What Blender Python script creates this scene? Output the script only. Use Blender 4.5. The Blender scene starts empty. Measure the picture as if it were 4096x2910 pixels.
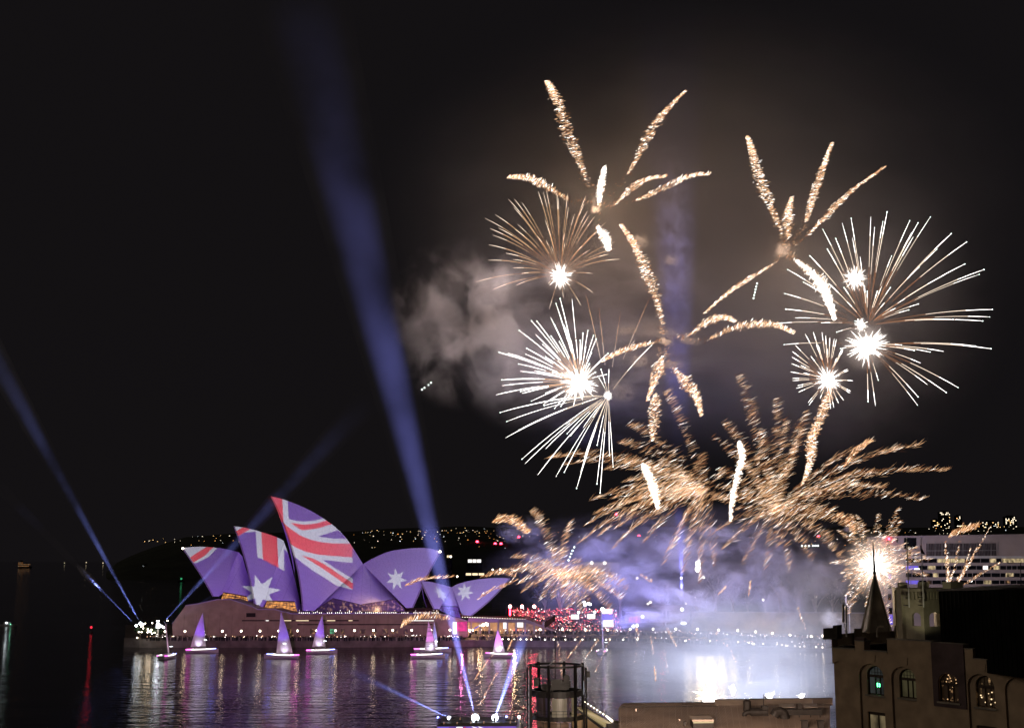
import bpy, math, random
import numpy as np
from mathutils import Vector, Matrix
random.seed(7)
rng = np.random.default_rng(7)
SC = bpy.context.scene
COL = SC.collection
rad = math.radians

# ------------------------------------------------------------------ camera
F, CX, CY = 4887.0, 2048.0, 1455.0          # focal length and centre, in photo pixels
HZ, EYE = 2235.0, 37.0                      # horizon row, height of the eye
PITCH = math.atan((HZ - CY) / F)
cp, sp = math.cos(PITCH), math.sin(PITCH)
cam = bpy.data.cameras.new('camera')
cam.sensor_width = 36.0
cam.lens = 36.0 * F / 4096.0
cam.clip_start, cam.clip_end = 0.5, 20000
camo = bpy.data.objects.new('camera', cam)
COL.objects.link(camo)
camo.location = (0, 0, EYE)
camo.rotation_euler = (rad(90) + PITCH, 0, 0)
SC.camera = camo

# ------------------------------------------------------------------ night sky
w = bpy.data.worlds.new('World')
SC.world = w
w.use_nodes = True
nt = w.node_tree
bg = nt.nodes['Background']
sky = nt.nodes.new('ShaderNodeTexSky')
sky.sky_type = 'NISHITA'
sky.sun_disc = False
sky.sun_elevation = rad(-8)
sky.sun_rotation = rad(200)
mx = nt.nodes.new('ShaderNodeMix')
mx.data_type = 'RGBA'
mx.blend_type = 'ADD'
mx.inputs[0].default_value = 1.0
nt.links.new(sky.outputs[0], mx.inputs[6])
mx.inputs[7].default_value = (0.064, 0.055, 0.062, 1)
nt.links.new(mx.outputs[2], bg.inputs['Color'])
bg.inputs['Strength'].default_value = 0.1

# faint warm sun added as city glow, turned to light the castle front
sun = bpy.data.lights.new('added_city_glow', 'SUN')
sun.energy = 0.19
sun.angle = rad(30)
sun.color = (1.0, 0.84, 0.68)
suno = bpy.data.objects.new('added_city_glow', sun)
COL.objects.link(suno)
suno.rotation_euler = (rad(70), 0, rad(-80))

vs = SC.view_settings
SC.display_settings.display_device = 'sRGB'
vs.view_transform = 'Standard'
vs.look = 'None'
vs.exposure = 0
vs.gamma = 1
cy = SC.cycles
cy.use_denoising = True
try:
    cy.denoiser = 'OPENIMAGEDENOISE'
except Exception:
    pass
try:
    cy.denoising_prefilter = 'ACCURATE'
    cy.denoising_input_passes = 'RGB_ALBEDO_NORMAL'
except Exception:
    pass
cy.use_adaptive_sampling = True
cy.adaptive_threshold = 0.02
cy.max_bounces = 5
cy.diffuse_bounces = 1
cy.glossy_bounces = 2
cy.transmission_bounces = 3
cy.volume_bounces = 0
cy.transparent_max_bounces = 24
cy.sample_clamp_indirect = 6
cy.volume_step_rate = 1.0
cy.volume_max_steps = 128
cy.use_light_tree = True
cy.caustics_reflective = False
cy.caustics_refractive = False

# ------------------------------------------------------------------ helpers
def ray(px, py):
    u, v = (px - CX) / F, -(py - CY) / F
    return Vector((u, cp - sp * v, sp + cp * v))

def P(px, py, Y):
    """world point at depth Y (metres ahead) seen at photo pixel px, py"""
    d = ray(px, py)
    d = d * (Y / d.y)
    return Vector((d.x, d.y, EYE + d.z))

def G(px, py, z=0.0):
    d = ray(px, py)
    k = (z - EYE) / d.z
    return Vector((d.x * k, d.y * k, z))

def mpp(Y):
    return Y / F

def proj(p):
    x, y, z = p[0], p[1], p[2] - EYE
    yy, zz = cp * y + sp * z, -sp * y + cp * z
    return (CX + F * x / yy, CY - F * zz / yy)

ORI = {}

def tag(o, label=None, cat=None, group=None, kind=None):
    if label: o['label'] = label
    if cat: o['category'] = cat
    if group: o['group'] = group
    if kind: o['kind'] = kind
    return o

def thing(name, label, cat, loc=(0, 0, 0), group=None):
    o = bpy.data.objects.new(name, None)
    o.empty_display_size = 0.5
    COL.objects.link(o)
    o.location = loc
    ORI[o.name] = Vector(loc)
    return tag(o, label, cat, group)

class MB:
    """collects shapes in world coordinates and links them as one mesh object"""
    def __init__(s):
        s.v, s.f, s.m, s.uv = [], [], [], {}
    def add(s, vs, fs, mi=0):
        b = len(s.v)
        s.v += [tuple(q) for q in vs]
        for f in fs:
            s.f.append(tuple(b + i for i in f))
            s.m.append(mi)
        return s
    def box(s, c, size, rz=0.0, mi=0):
        hx, hy, hz = size[0] / 2, size[1] / 2, size[2] / 2
        ca, sa = math.cos(rz), math.sin(rz)
        vs = []
        for z in (-hz, hz):
            for x, y in ((-hx, -hy), (hx, -hy), (hx, hy), (-hx, hy)):
                vs.append((c[0] + x * ca - y * sa, c[1] + x * sa + y * ca, c[2] + z))
        return s.add(vs, [(3, 2, 1, 0), (4, 5, 6, 7), (0, 1, 5, 4), (1, 2, 6, 5), (2, 3, 7, 6), (3, 0, 4, 7)], mi)
    def hexa(s, a, mi=0):
        """8 corners: four of one face, then the four opposite"""
        return s.add(a, [(3, 2, 1, 0), (4, 5, 6, 7), (0, 1, 5, 4), (1, 2, 6, 5), (2, 3, 7, 6), (3, 0, 4, 7)], mi)
    def prism(s, poly, off, mi=0):
        n = len(poly)
        off = Vector(off)
        a = [Vector(q) for q in poly]
        fs = [tuple(range(n))[::-1], tuple(range(n, 2 * n))]
        fs += [(i, (i + 1) % n, n + (i + 1) % n, n + i) for i in range(n)]
        return s.add(a + [q + off for q in a], fs, mi)
    def tube(s, pts, r, n=6, mi=0, cap=True):
        pts = [Vector(q) for q in pts]
        rs = r if isinstance(r, (list, tuple)) else [r] * len(pts)
        vs, fs = [], []
        for i, q in enumerate(pts):
            t = (pts[min(i + 1, len(pts) - 1)] - pts[max(i - 1, 0)])
            if t.length < 1e-9: t = Vector((0, 0, 1))
            t.normalize()
            a = t.orthogonal().normalized() if i == 0 else (a - t * a.dot(t)).normalized()
            b = t.cross(a)
            for k in range(n):
                th = 2 * math.pi * k / n
                vs.append(q + (a * math.cos(th) + b * math.sin(th)) * rs[i])
        for i in range(len(pts) - 1):
            for k in range(n):
                fs.append((i * n + k, i * n + (k + 1) % n, (i + 1) * n + (k + 1) % n, (i + 1) * n + k))
        if cap:
            fs.append(tuple(range(n))[::-1])
            fs.append(tuple((len(pts) - 1) * n + k for k in range(n)))
        return s.add(vs, fs, mi)
    def ball(s, c, r, n=8, m=5, mi=0, sq=(1, 1, 1)):
        vs, fs = [], []
        for i in range(m + 1):
            ph = math.pi * i / m
            for k in range(n):
                th = 2 * math.pi * k / n
                vs.append((c[0] + r * sq[0] * math.sin(ph) * math.cos(th), c[1] + r * sq[1] * math.sin(ph) * math.sin(th), c[2] + r * sq[2] * math.cos(ph)))
        for i in range(m):
            for k in range(n):
                fs.append((i * n + k, (i + 1) * n + k, (i + 1) * n + (k + 1) % n, i * n + (k + 1) % n))
        return s.add(vs, fs, mi)
    def spindle(s, a, b, r, mi=0):
        a, b = Vector(a), Vector(b)
        t = (b - a)
        if t.length < 1e-6: return s
        t.normalize()
        x = t.orthogonal().normalized()
        y = t.cross(x)
        c = a.lerp(b, 0.55)
        vs = [a, b] + [c + (x * math.cos(k * 2.0944) + y * math.sin(k * 2.0944)) * r for k in range(3)]
        return s.add(vs, [(0, 3, 2), (0, 4, 3), (0, 2, 4), (1, 2, 3), (1, 3, 4), (1, 4, 2)], mi)
    def build(s, name, mats, parent=None, smooth=False, uv=None):
        o0 = ORI.get(parent.name, Vector()) if parent else Vector()
        me = bpy.data.meshes.new(name)
        if not isinstance(mats, (list, tuple)): mats = [mats]
        me.from_pydata([(q[0] - o0.x, q[1] - o0.y, q[2] - o0.z) for q in s.v], [], s.f)
        for m_ in mats: me.materials.append(m_)
        if len(mats) > 1: me.polygons.foreach_set('material_index', s.m)
        if smooth: me.polygons.foreach_set('use_smooth', [True] * len(me.polygons))
        me.update()
        ob = bpy.data.objects.new(name, me)
        COL.objects.link(ob)
        if parent:
            ob.parent = parent
            ORI[ob.name] = o0
        return ob

# ------------------------------------------------------------------ materials
def N(nt, t, **kw):
    n = nt.nodes.new(t)
    for k, v in kw.items(): setattr(n, k, v)
    return n

def mat(name, col, rough=0.7, metal=0.0, var=0.25, scale=0.6, bump=0.0, spec=0.3):
    m = bpy.data.materials.new(name)
    m.use_nodes = True
    nt = m.node_tree
    b = nt.nodes['Principled BSDF']
    b.inputs['Roughness'].default_value = rough
    b.inputs['Metallic'].default_value = metal
    b.inputs['Specular IOR Level'].default_value = spec
    tc = N(nt, 'ShaderNodeTexCoord')
    nz = N(nt, 'ShaderNodeTexNoise')
    nz.inputs['Scale'].default_value = scale
    nz.inputs['Detail'].default_value = 5
    nt.links.new(tc.outputs['Object'], nz.inputs['Vector'])
    cr = N(nt, 'ShaderNodeMapRange')
    cr.inputs[1].default_value, cr.inputs[2].default_value = 0.3, 0.7
    cr.inputs[3].default_value, cr.inputs[4].default_value = 1 - var, 1 + var
    nt.links.new(nz.outputs[0], cr.inputs[0])
    mu = N(nt, 'ShaderNodeVectorMath', operation='SCALE')
    mu.inputs[0].default_value = col[:3]
    nt.links.new(cr.outputs[0], mu.inputs['Scale'])
    nt.links.new(mu.outputs[0], b.inputs['Base Color'])
    if bump:
        bp = N(nt, 'ShaderNodeBump')
        bp.inputs['Strength'].default_value = bump
        bp.inputs['Distance'].default_value = 0.05
        n2 = N(nt, 'ShaderNodeTexNoise')
        n2.inputs['Scale'].default_value = scale * 12
        nt.links.new(tc.outputs['Object'], n2.inputs['Vector'])
        nt.links.new(n2.outputs[0], bp.inputs['Height'])
        nt.links.new(bp.outputs[0], b.inputs['Normal'])
    return m

def glow(name, col, s, sampled=False):
    m = bpy.data.materials.new(name)
    m.use_nodes = True
    nt = m.node_tree
    nt.nodes.clear()
    e = N(nt, 'ShaderNodeEmission')
    e.inputs[0].default_value = (*col, 1)
    e.inputs[1].default_value = s
    o = N(nt, 'ShaderNodeOutputMaterial')
    nt.links.new(e.outputs[0], o.inputs['Surface'])
    if not sampled:
        m.cycles.emission_sampling = 'NONE'
    return m

def smoke_mat(name, dens, scale=2.6, lo=0.42, hi=0.62, col=(1, 1, 1), stretch=(1, 1, 1), soft=0.75, seed=0.0, detail=4.0, floor=0.0, aniso=0.0):
    """real scattering smoke: density from noise, thinning out to the edge of a unit-ball domain"""
    m = bpy.data.materials.new(name)
    m.use_nodes = True
    nt = m.node_tree
    nt.nodes.clear()
    out = N(nt, 'ShaderNodeOutputMaterial')
    pv = N(nt, 'ShaderNodeVolumePrincipled')
    pv.inputs['Color'].default_value = (*col, 1)
    pv.inputs['Anisotropy'].default_value = aniso
    tc = N(nt, 'ShaderNodeTexCoord')
    ln = N(nt, 'ShaderNodeVectorMath', operation='LENGTH')
    nt.links.new(tc.outputs['Object'], ln.inputs[0])
    fo = N(nt, 'ShaderNodeMapRange', interpolation_type='SMOOTHSTEP')
    fo.inputs[1].default_value, fo.inputs[2].default_value = 1.0, 1.0 - soft
    fo.inputs[3].default_value, fo.inputs[4].default_value = 0.0, 1.0
    nt.links.new(ln.outputs['Value'], fo.inputs[0])
    mp = N(nt, 'ShaderNodeMapping')
    mp.inputs['Location'].default_value = (seed, seed * 1.7, -seed)
    mp.inputs['Scale'].default_value = stretch
    nt.links.new(tc.outputs['Object'], mp.inputs[0])
    nz = N(nt, 'ShaderNodeTexNoise')
    nz.inputs['Scale'].default_value = scale
    nz.inputs['Detail'].default_value = detail
    nz.inputs['Roughness'].default_value = 0.55
    nz.inputs['Distortion'].default_value = 0.4
    nt.links.new(mp.outputs[0], nz.inputs['Vector'])
    mr = N(nt, 'ShaderNodeMapRange', interpolation_type='SMOOTHSTEP')
    mr.inputs[1].default_value, mr.inputs[2].default_value = lo, hi
    mr.inputs[3].default_value, mr.inputs[4].default_value = floor, 1.0
    nt.links.new(nz.outputs[0], mr.inputs[0])
    a = N(nt, 'ShaderNodeMath', operation='MULTIPLY')
    nt.links.new(fo.outputs[0], a.inputs[0]); nt.links.new(mr.outputs[0], a.inputs[1])
    b = N(nt, 'ShaderNodeMath', operation='MULTIPLY')
    nt.links.new(a.outputs[0], b.inputs[0]); b.inputs[1].default_value = dens
    nt.links.new(b.outputs[0], pv.inputs['Density'])
    nt.links.new(pv.outputs[0], out.inputs['Volume'])
    return m

def lamp(name, loc, power, col=(1, 1, 1), size=0.5, parent=None, kind='POINT', angle=None, aim=None, blend=0.5):
    l = bpy.data.lights.new(name, kind)
    l.energy = power
    l.color = col
    l.shadow_soft_size = size
    if kind == 'SPOT':
        l.spot_size = angle
        l.spot_blend = blend
    o = bpy.data.objects.new(name, l)
    COL.objects.link(o)
    o0 = ORI.get(parent.name, Vector()) if parent else Vector()
    o.location = Vector(loc) - o0
    if aim is not None:
        d = (Vector(aim) - Vector(loc)).normalized()
        o.rotation_euler = d.to_track_quat('-Z', 'Y').to_euler()
    if parent: o.parent = parent
    return o

def crop(pts, s, ox, oy):
    """points read off an enlarged crop of the photo -> photo pixels"""
    return [(x / s + ox, y / s + oy) for x, y in pts]

def bez(pts, n):
    """smooth curve (Catmull-Rom) through pixel points"""
    p = [np.array(q, float) for q in pts]
    if len(p) == 2:
        return [p[0] + (p[1] - p[0]) * t for t in np.linspace(0, 1, n)]
    p = [2 * p[0] - p[1]] + p + [2 * p[-1] - p[-2]]
    k = len(p) - 3
    out = []
    for t in np.linspace(0, k, n):
        i = min(int(t), k - 1); f = t - i
        a, b, c, d = p[i:i + 4]
        out.append(0.5 * ((2 * b) + (c - a) * f + (2 * a - 5 * b + 4 * c - d) * f * f + (3 * b - a - 3 * c + d) * f ** 3))
    return out

M = {}
M['black'] = mat('black_steel', (0.018, 0.016, 0.016), 0.5, 0.0, 0.3, 1.5)
M['darkclad'] = mat('dark_cladding', (0.008, 0.008, 0.0075), 0.95, 0.0, 0.4, 0.8, 0, 0.03)
M['concrete'] = mat('pale_concrete', (0.42, 0.38, 0.35), 0.85, 0, 0.18, 0.25, 0.2)
M['granite'] = mat('pink_granite', (0.36, 0.26, 0.23), 0.8, 0, 0.16, 0.35, 0.1)
M['quay'] = mat('quay_stone', (0.2, 0.17, 0.16), 0.9, 0, 0.3, 0.3, 0.3)
M['deck'] = mat('paving', (0.16, 0.13, 0.12), 0.9, 0, 0.3, 0.3)
M['white'] = mat('white_paint', (0.75, 0.74, 0.73), 0.5, 0, 0.08, 0.5)
M['steel'] = mat('galvanised_steel', (0.45, 0.45, 0.45), 0.45, 0.5, 0.2, 1.0)
M['timber'] = mat('dark_timber', (0.06, 0.04, 0.03), 0.7, 0, 0.3, 2.0)
M['stucco'] = mat('ochre_stucco', (0.44, 0.33, 0.22), 0.92, 0, 0.2, 0.9, 0.35)
M['stone'] = mat('grey_stone_trim', (0.3, 0.27, 0.22), 0.9, 0, 0.22, 1.2, 0.3)
M['darkplum'] = mat('dark_plum', (0.12, 0.085, 0.085), 0.92, 0, 0.25, 0.9, 0.3)
M['shadestone'] = mat('shaded_stone', (0.075, 0.066, 0.055), 0.95, 0, 0.25, 1.2, 0.3, 0.1)  # stone with the shade on turret and parapets put into its colour
M['slate'] = mat('spire_slate', (0.13, 0.12, 0.11), 0.75, 0, 0.3, 1.5, 0.4)
M['glass'] = mat('dark_glass', (0.015, 0.017, 0.02), 0.08, 0, 0.3, 0.5, 0, 0.8)
M['skin'] = mat('crowd_clothes', (0.16, 0.11, 0.1), 0.9, 0, 0.9, 0.9)
M['leaf'] = mat('night_foliage', (0.05, 0.075, 0.035), 0.8, 0, 0.5, 1.2)
M['bark'] = mat('pale_bark', (0.45, 0.4, 0.34), 0.9, 0, 0.3, 1.0)
M['apt'] = mat('pale_render', (0.5, 0.42, 0.41), 0.9, 0, 0.08, 0.2)
M['hot'] = glow('white_hot', (1.0, 0.95, 0.9), 5)
M['hot2'] = glow('white_warm', (1.0, 0.80, 0.62), 2.4)
M['gold'] = glow('gold_ember', (1.0, 0.58, 0.30), 1.5)
M['amber'] = glow('amber_ember', (0.95, 0.40, 0.17), 0.75)
M['rust'] = glow('rust_ember', (0.75, 0.24, 0.08), 0.3)
M['mint'] = glow('pale_green_star', (0.82, 1.0, 0.92), 5)
M['globe'] = glow('lamp_globe', (1.0, 0.86, 0.66), 11)
M['cool'] = glow('cool_lamp', (0.85, 0.92, 1.0), 14)
M['warmwin'] = glow('warm_window', (1.0, 0.50, 0.13), 1.1)
M['palewin'] = glow('pale_window', (1.0, 0.80, 0.5), 1.3)
M['whitewin'] = glow('white_window', (1.0, 0.95, 0.9), 1.6)
M['bluewin'] = glow('blue_window', (0.22, 0.16, 0.85), 0.8)
M['red'] = glow('red_lamp', (1.0, 0.03, 0.06), 18)
M['redhot'] = glow('red_lamp_core', (1.0, 0.35, 0.3), 40)
M['beacon'] = glow('beacon_red', (1.0, 0.03, 0.06), 1.6)
M['green'] = glow('green_lamp', (0.1, 1.0, 0.35), 8)
M['magenta'] = glow('magenta_strip', (1.0, 0.12, 0.75), 6)
M['bluestrip'] = glow('blue_strip', (0.25, 0.3, 1.0), 8)
M['purple'] = glow('purple_screen', (0.2, 0.07, 0.6), 0.9)
# ================================================================== WATER AND LAND
def water_mat():
    m = bpy.data.materials.new('harbour_water')
    m.use_nodes = True
    nt = m.node_tree
    b = nt.nodes['Principled BSDF']
    b.inputs['Base Color'].default_value = (0.006, 0.007, 0.011, 1)
    b.inputs['Roughness'].default_value = 0.055
    b.inputs['IOR'].default_value = 1.2
    b.inputs['Specular Tint'].default_value = (.72, .66, .95, 1)
    b.inputs['Specular IOR Level'].default_value = 0.5
    g = N(nt, 'ShaderNodeNewGeometry')
    hs = []
    for sc, st, d, r in ((0.055, (0.55, 1, 1), 3, 0.9), (0.22, (0.6, 1, 1), 3, 1.0), (0.9, (0.7, 1, 1), 2, 0.35)):
        mp = N(nt, 'ShaderNodeMapping')
        mp.inputs['Scale'].default_value = st
        mp.inputs['Rotation'].default_value = (0, 0, rad(9))
        nt.links.new(g.outputs['Position'], mp.inputs[0])
        nz = N(nt, 'ShaderNodeTexNoise')
        nz.inputs['Scale'].default_value = sc
        nz.inputs['Detail'].default_value = d
        nz.inputs['Roughness'].default_value = 0.6
        nt.links.new(mp.outputs[0], nz.inputs['Vector'])
        mu = N(nt, 'ShaderNodeMath', operation='MULTIPLY')
        mu.inputs[1].default_value = r
        nt.links.new(nz.outputs[0], mu.inputs[0])
        hs.append(mu)
    a = N(nt, 'ShaderNodeMath', operation='ADD')
    nt.links.new(hs[0].outputs[0], a.inputs[0]); nt.links.new(hs[1].outputs[0], a.inputs[1])
    a2 = N(nt, 'ShaderNodeMath', operation='ADD')
    nt.links.new(a.outputs[0], a2.inputs[0]); nt.links.new(hs[2].outputs[0], a2.inputs[1])
    pn = N(nt, 'ShaderNodeTexNoise'); pn.inputs['Scale'].default_value = .012; pn.inputs['Detail'].default_value = 3
    nt.links.new(g.outputs['Position'], pn.inputs['Vector'])
    pr_ = N(nt, 'ShaderNodeMapRange'); pr_.inputs[1].default_value, pr_.inputs[2].default_value = .35, .65
    pr_.inputs[3].default_value, pr_.inputs[4].default_value = .25, .75
    nt.links.new(pn.outputs[0], pr_.inputs[0])
    bp = N(nt, 'ShaderNodeBump')
    nt.links.new(pr_.outputs[0], bp.inputs['Strength'])
    bp.inputs['Strength'].default_value = 0.40
    bp.inputs['Distance'].default_value = 0.7
    nt.links.new(a2.outputs[0], bp.inputs['Height'])
    nt.links.new(bp.outputs[0], b.inputs['Normal'])
    return m
M['water'] = water_mat()
wb = MB()
wb.add([(-14000, 120, 0), (14000, 120, 0), (14000, 19000, 0), (-14000, 19000, 0)], [(0, 1, 2, 3)])
tag(wb.build('water', M['water']), kind='structure')
gb = MB()
gb.add([(-260, -80, 2.2), (260, -80, 2.2), (260, 232, 2.2), (-260, 232, 2.2), (-260, -80, -1), (260, -80, -1), (260, 232, -1), (-260, 232, -1)],
       [(0, 1, 2, 3), (0, 4, 5, 1), (1, 5, 6, 2), (2, 6, 7, 3), (3, 7, 4, 0)])
tag(gb.build('ground', M['deck']), kind='structure')

# far shore hill across the harbour
hb = MB()
nx, ny = 90, 14
hv, hf = [], []
for j in range(ny):
    for i in range(nx):
        px = 430 + (4400 - 430) * i / (nx - 1)
        f = j / (ny - 1)
        Y = 2250 + 1150 * f
        top = 2150 + 3 * math.sin(i * 0.35) + 2 * math.sin(i * 0.9 + 1) - 38 * min(1, max(0, (i - 4) / 24))
        edge = min(1.0, i / 7.0)
        hgt = (EYE + (HZ - top) / F * 3400) * edge ** 0.6
        hv.append(((px - CX) / F * Y * 0.99, Y, -1 + hgt * math.sin(f * math.pi / 2) ** 0.8))
for j in range(ny - 1):
    for i in range(nx - 1):
        hf.append((j * nx + i, j * nx + i + 1, (j + 1) * nx + i + 1, (j + 1) * nx + i))
hb.add(hv, hf)
M['hill'] = mat('wooded_hill', (0.03, 0.035, 0.022), 1.0, 0, 0.5, 0.02)
tag(hb.build('hill', M['hill'], smooth=True), kind='structure')

def hill_pt(px, py):
    """point on the hill side seen at px, py"""
    best = None
    for k in range(60):
        f = k / 59
        i = (px - 430) / (4400 - 430) * (nx - 1)
        Y = 2250 + 1150 * f
        top = 2150 + 3 * math.sin(i * 0.35) + 2 * math.sin(i * 0.9 + 1) - 38 * min(1, max(0, (i - 4) / 24))
        edge = min(1.0, max(0, i) / 7.0)
        z = -1 + (EYE + (HZ - top) / F * 3400) * edge ** 0.6 * math.sin(f * math.pi / 2) ** 0.8
        q = P(px, py, Y)
        if q.z < z: return P(px, py, Y - 10)
    return P(px, py, 3380)

# houses with one lit window each on the far hill
house_mats = [M['darkclad'], None]
lit = [glow('far_window_warm', (1.0, 0.62, 0.25), 3), glow('far_window_pale', (1.0, 0.85, 0.62), 3),
       glow('far_window_orange', (1.0, 0.42, 0.10), 3), glow('far_window_white', (0.85, 0.95, 1.0), 3)]
protos = []
for k, lm in enumerate(lit):
    b = MB()
    b.box((0, 0, 1.6), (7, 5, 3.2))
    b.prism([(-3.9, -2.9, 3.2), (-3.9, 2.9, 3.2), (-3.9, 0, 5.2)], (7.8, 0, 0))
    b.box((-0.6, -2.56, 1.9), (2.2, 0.1, 1.1), mi=1)
    o = b.build('hillside_house', [M['darkclad'], lm])
    protos.append(o)
first = [True] * 4
def far_house(px, py, k, s=1.0):
    q = hill_pt(px, py)
    o = protos[k]
    if first[k]: first[k] = False
    else:
        o = o.copy(); COL.objects.link(o)
    sc = q.y / 2900 * s
    o.scale = (sc, sc, sc)
    o.location = q - Vector((-0.6 * sc, 0, 1.9 * sc))
    tag(o, ['small house with an amber lit window on the far dark hillside', 'small house with a cream lit window on the far dark hillside',
            'small house with an orange lit window on the far dark hillside', 'small house with a white lit window on the far dark hillside'][k],
        'house', 'lit houses scattered over the far hillside')
hp = []
for x, y in [(225, 596), (265, 590), (278, 588), (300, 582), (340, 595), (393, 570), (412, 604), (495, 575), (495, 600), (545, 590), (653, 553), (645, 627),
             (704, 550), (745, 550), (715, 590), (845, 546), (870, 565), (907, 543), (910, 585), (927, 608), (990, 545), (1022, 587), (1075, 600), (860, 590), (760, 592)]:
    hp.append((x / 2.255 + 480, y / 2.255 + 1900))
for x, y in [(50, 125), (165, 95), (205, 93), (235, 92), (270, 92), (262, 125), (395, 94), (535, 94), (555, 94), (190, 188), (258, 217), (365, 205), (290, 290), (325, 287),
             (490, 180), (660, 150), (655, 205), (790, 82), (890, 73), (920, 80), (1020, 80), (1145, 84), (975, 125), (1055, 145), (940, 175), (1105, 172), (1225, 148), (1135, 212), (1245, 208),
             (1280, 93), (1345, 97), (1400, 97), (1440, 97), (1550, 95), (1610, 97), (1510, 135), (1415, 190), (1540, 190), (1440, 240), (1665, 72), (1690, 97), (1825, 165), (1880, 180), (1910, 192), (1930, 200),
             (1965, 150), (2030, 72), (2065, 98), (2005, 170), (1840, 110), (1755, 45), (1385, 38), (1505, 35), (60, 225), (700, 265), (770, 285)]:
    hp.append((x / 3.266 + 1400, y / 3.266 + 2100))
rs = random.Random(5)
for k in range(80):
    hp.append((rs.uniform(1480, 2100), 2118 + abs(rs.gauss(0, 26))))
for k in range(70):
    hp.append((rs.uniform(2100, 3500), 2116 + abs(rs.gauss(0, 36))))
for k in range(45):
    hp.append((rs.uniform(3480, 4090), 2100 + rs.uniform(0, 36)))
for i, (x, y) in enumerate(hp):
    far_house(x, y, rs.choice([0, 0, 1, 1, 1, 2, 3]), rs.uniform(0.35, 0.95))

# tower blocks on the right-hand skyline
def tower_block(px, top, wpx, label, seed):
    Y = 3420
    rr = random.Random(seed)
    s = mpp(Y)
    c = P(px, 2180, Y)
    zt = P(px, top, Y).z
    t = thing('tower_block', label, 'tower block', (c.x, Y, 60), 'tower blocks on the far ridge')
    b = MB(); b.box((c.x, Y, zt / 2 + 10), (wpx * s, 18, zt - 20)); b.build('walls', M['darkclad'], t)
    b = MB(); b.box((c.x, Y, zt + 1.5), (wpx * s * 0.5, 9, 3)); b.build('plant_room', M['darkclad'], t)
    b = MB()
    n = max(3, int(wpx / 5))
    for r in range(int((2150 - top) / 6)):
        for k in range(n):
            if rr.random() < 0.3:
                b.box((c.x + (k + 0.5 - n / 2) * wpx * s / n, Y - 9.1, zt - 3 - r * 6 * s), (wpx * s / n * 0.6, 0.3, 1.9), mi=rr.choice([0, 0, 1]))
    b.build('lit_windows', [lit[1], lit[0]], t)
for a in ((3782, 2046, 40, 'tallest dark tower block with rows of lit windows on the far ridge', 1), (3838, 2062, 22, 'slim tower block right of the tallest one on the far ridge', 2),
          (3745, 2078, 26, 'lower tower block left of the tallest one on the far ridge', 3), (3965, 2085, 70, 'broad low tower block on the far ridge above the white flats', 4), (4045, 2064, 44, 'tower block with many lit windows nearest the right edge', 5)):
    tower_block(*a)

# land on the far bank: paved promenade behind a sea wall
edge_px = [(498, 2586), (560, 2588), (1000, 2588), (1500, 2587), (1900, 2584), (2300, 2586), (2600, 2590), (2913, 2598), (3292, 2603), (4200, 2636)]
edge = [G(*q) for q in edge_px]
WALL_Z = 3.66
wall_z = [3.66, 3.66, 3.66, 3.66, 2.7, 2.4, 2.3, 1.6, 1.0, 0.8]
def land_strip(name, front, fz, depth, bz, m):
    """ground from a front edge (with its own heights) back by depth metres"""
    b = MB()
    n = len(front)
    vs = [Vector((q.x, q.y, z)) for q, z in zip(front, fz)] + [Vector((q.x * (1 + depth / q.y), q.y + depth, bz)) for q in front]
    fs = [(i, i + 1, n + i + 1, n + i) for i in range(n - 1)]
    vs += [Vector((q.x, q.y, -1)) for q in front] + [Vector((v_.x, v_.y, -1)) for v_ in vs[n:2 * n]]
    fs += [(2 * n + i, 2 * n + i + 1, i + 1, i) for i in range(n - 1)]
    fs += [(0, n, 3 * n, 2 * n), (n - 1, 3 * n - 1, 4 * n - 1, 2 * n - 1)] + [(n + i, n + i + 1, 3 * n + i + 1, 3 * n + i) for i in range(n - 1)]
    b.add(vs, fs)
    return tag(b.build(name, m), kind='structure')
land_strip('promenade', edge, [z - 0.05 for z in wall_z], 110, 3.6, M['deck'])
qb = MB()
for i, (a, c) in enumerate(zip(edge[:-1], edge[1:])):
    d = (c - a); n = Vector((d.y, -d.x, 0)).normalized() * 0.5
    za, zc = Vector((0, 0, wall_z[i])), Vector((0, 0, wall_z[i + 1]))
    dn, up, lo = Vector((0, 0, -1)), Vector((0, 0, .1)), Vector((0, 0, -.4))
    qb.hexa([a + n + dn, c + n + dn, c - n * 0.2 + dn, a - n * 0.2 + dn, a + n + za, c + n + zc, c - n * 0.2 + zc, a - n * 0.2 + za])
    qb.hexa([a + n * 1.3 + za + lo, c + n * 1.3 + zc + lo, c - n * 0.4 + zc + lo, a - n * 0.4 + za + lo, a + n * 1.3 + za + up, c + n * 1.3 + zc + up, c - n * 0.4 + zc + up, a - n * 0.4 + za + up])
tag(qb.build('sea_wall', M['quay']), 'long pale stone sea wall rising from the water below the crowds', 'sea wall')
# upper terrace on the right and the rising ground behind it
def lerp_edge(px):
    for i, (a, c) in enumerate(zip(edge_px[:-1], edge_px[1:])):
        if a[0] <= px <= c[0]:
            f = (px - a[0]) / (c[0] - a[0])
            return G(px, a[1] + (c[1] - a[1]) * f), wall_z[i] + (wall_z[i + 1] - wall_z[i]) * f
TPX = [1880, 2300, 2700, 3000, 3292, 4190]
TZ = [4.3, 4.2, 4.0, 3.3, 2.7, 2.4]
def terrace_z(px):
    return float(np.interp(px, TPX, TZ))
ue = [lerp_edge(q)[0] + Vector((0, 13, 0)) for q in TPX]
land_strip('upper_terrace', ue, TZ, 150, 5.8, M['deck'])
g2 = MB()
v, f = [], []
for j in range(6):
    for i in range(12):
        x = -40 + 70 * i
        y = 640 + 130 * j
        v.append((x, y, 5.8 + 3.2 * j + 2 * math.sin(i * 1.3 + j) * (j > 0)))
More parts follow.
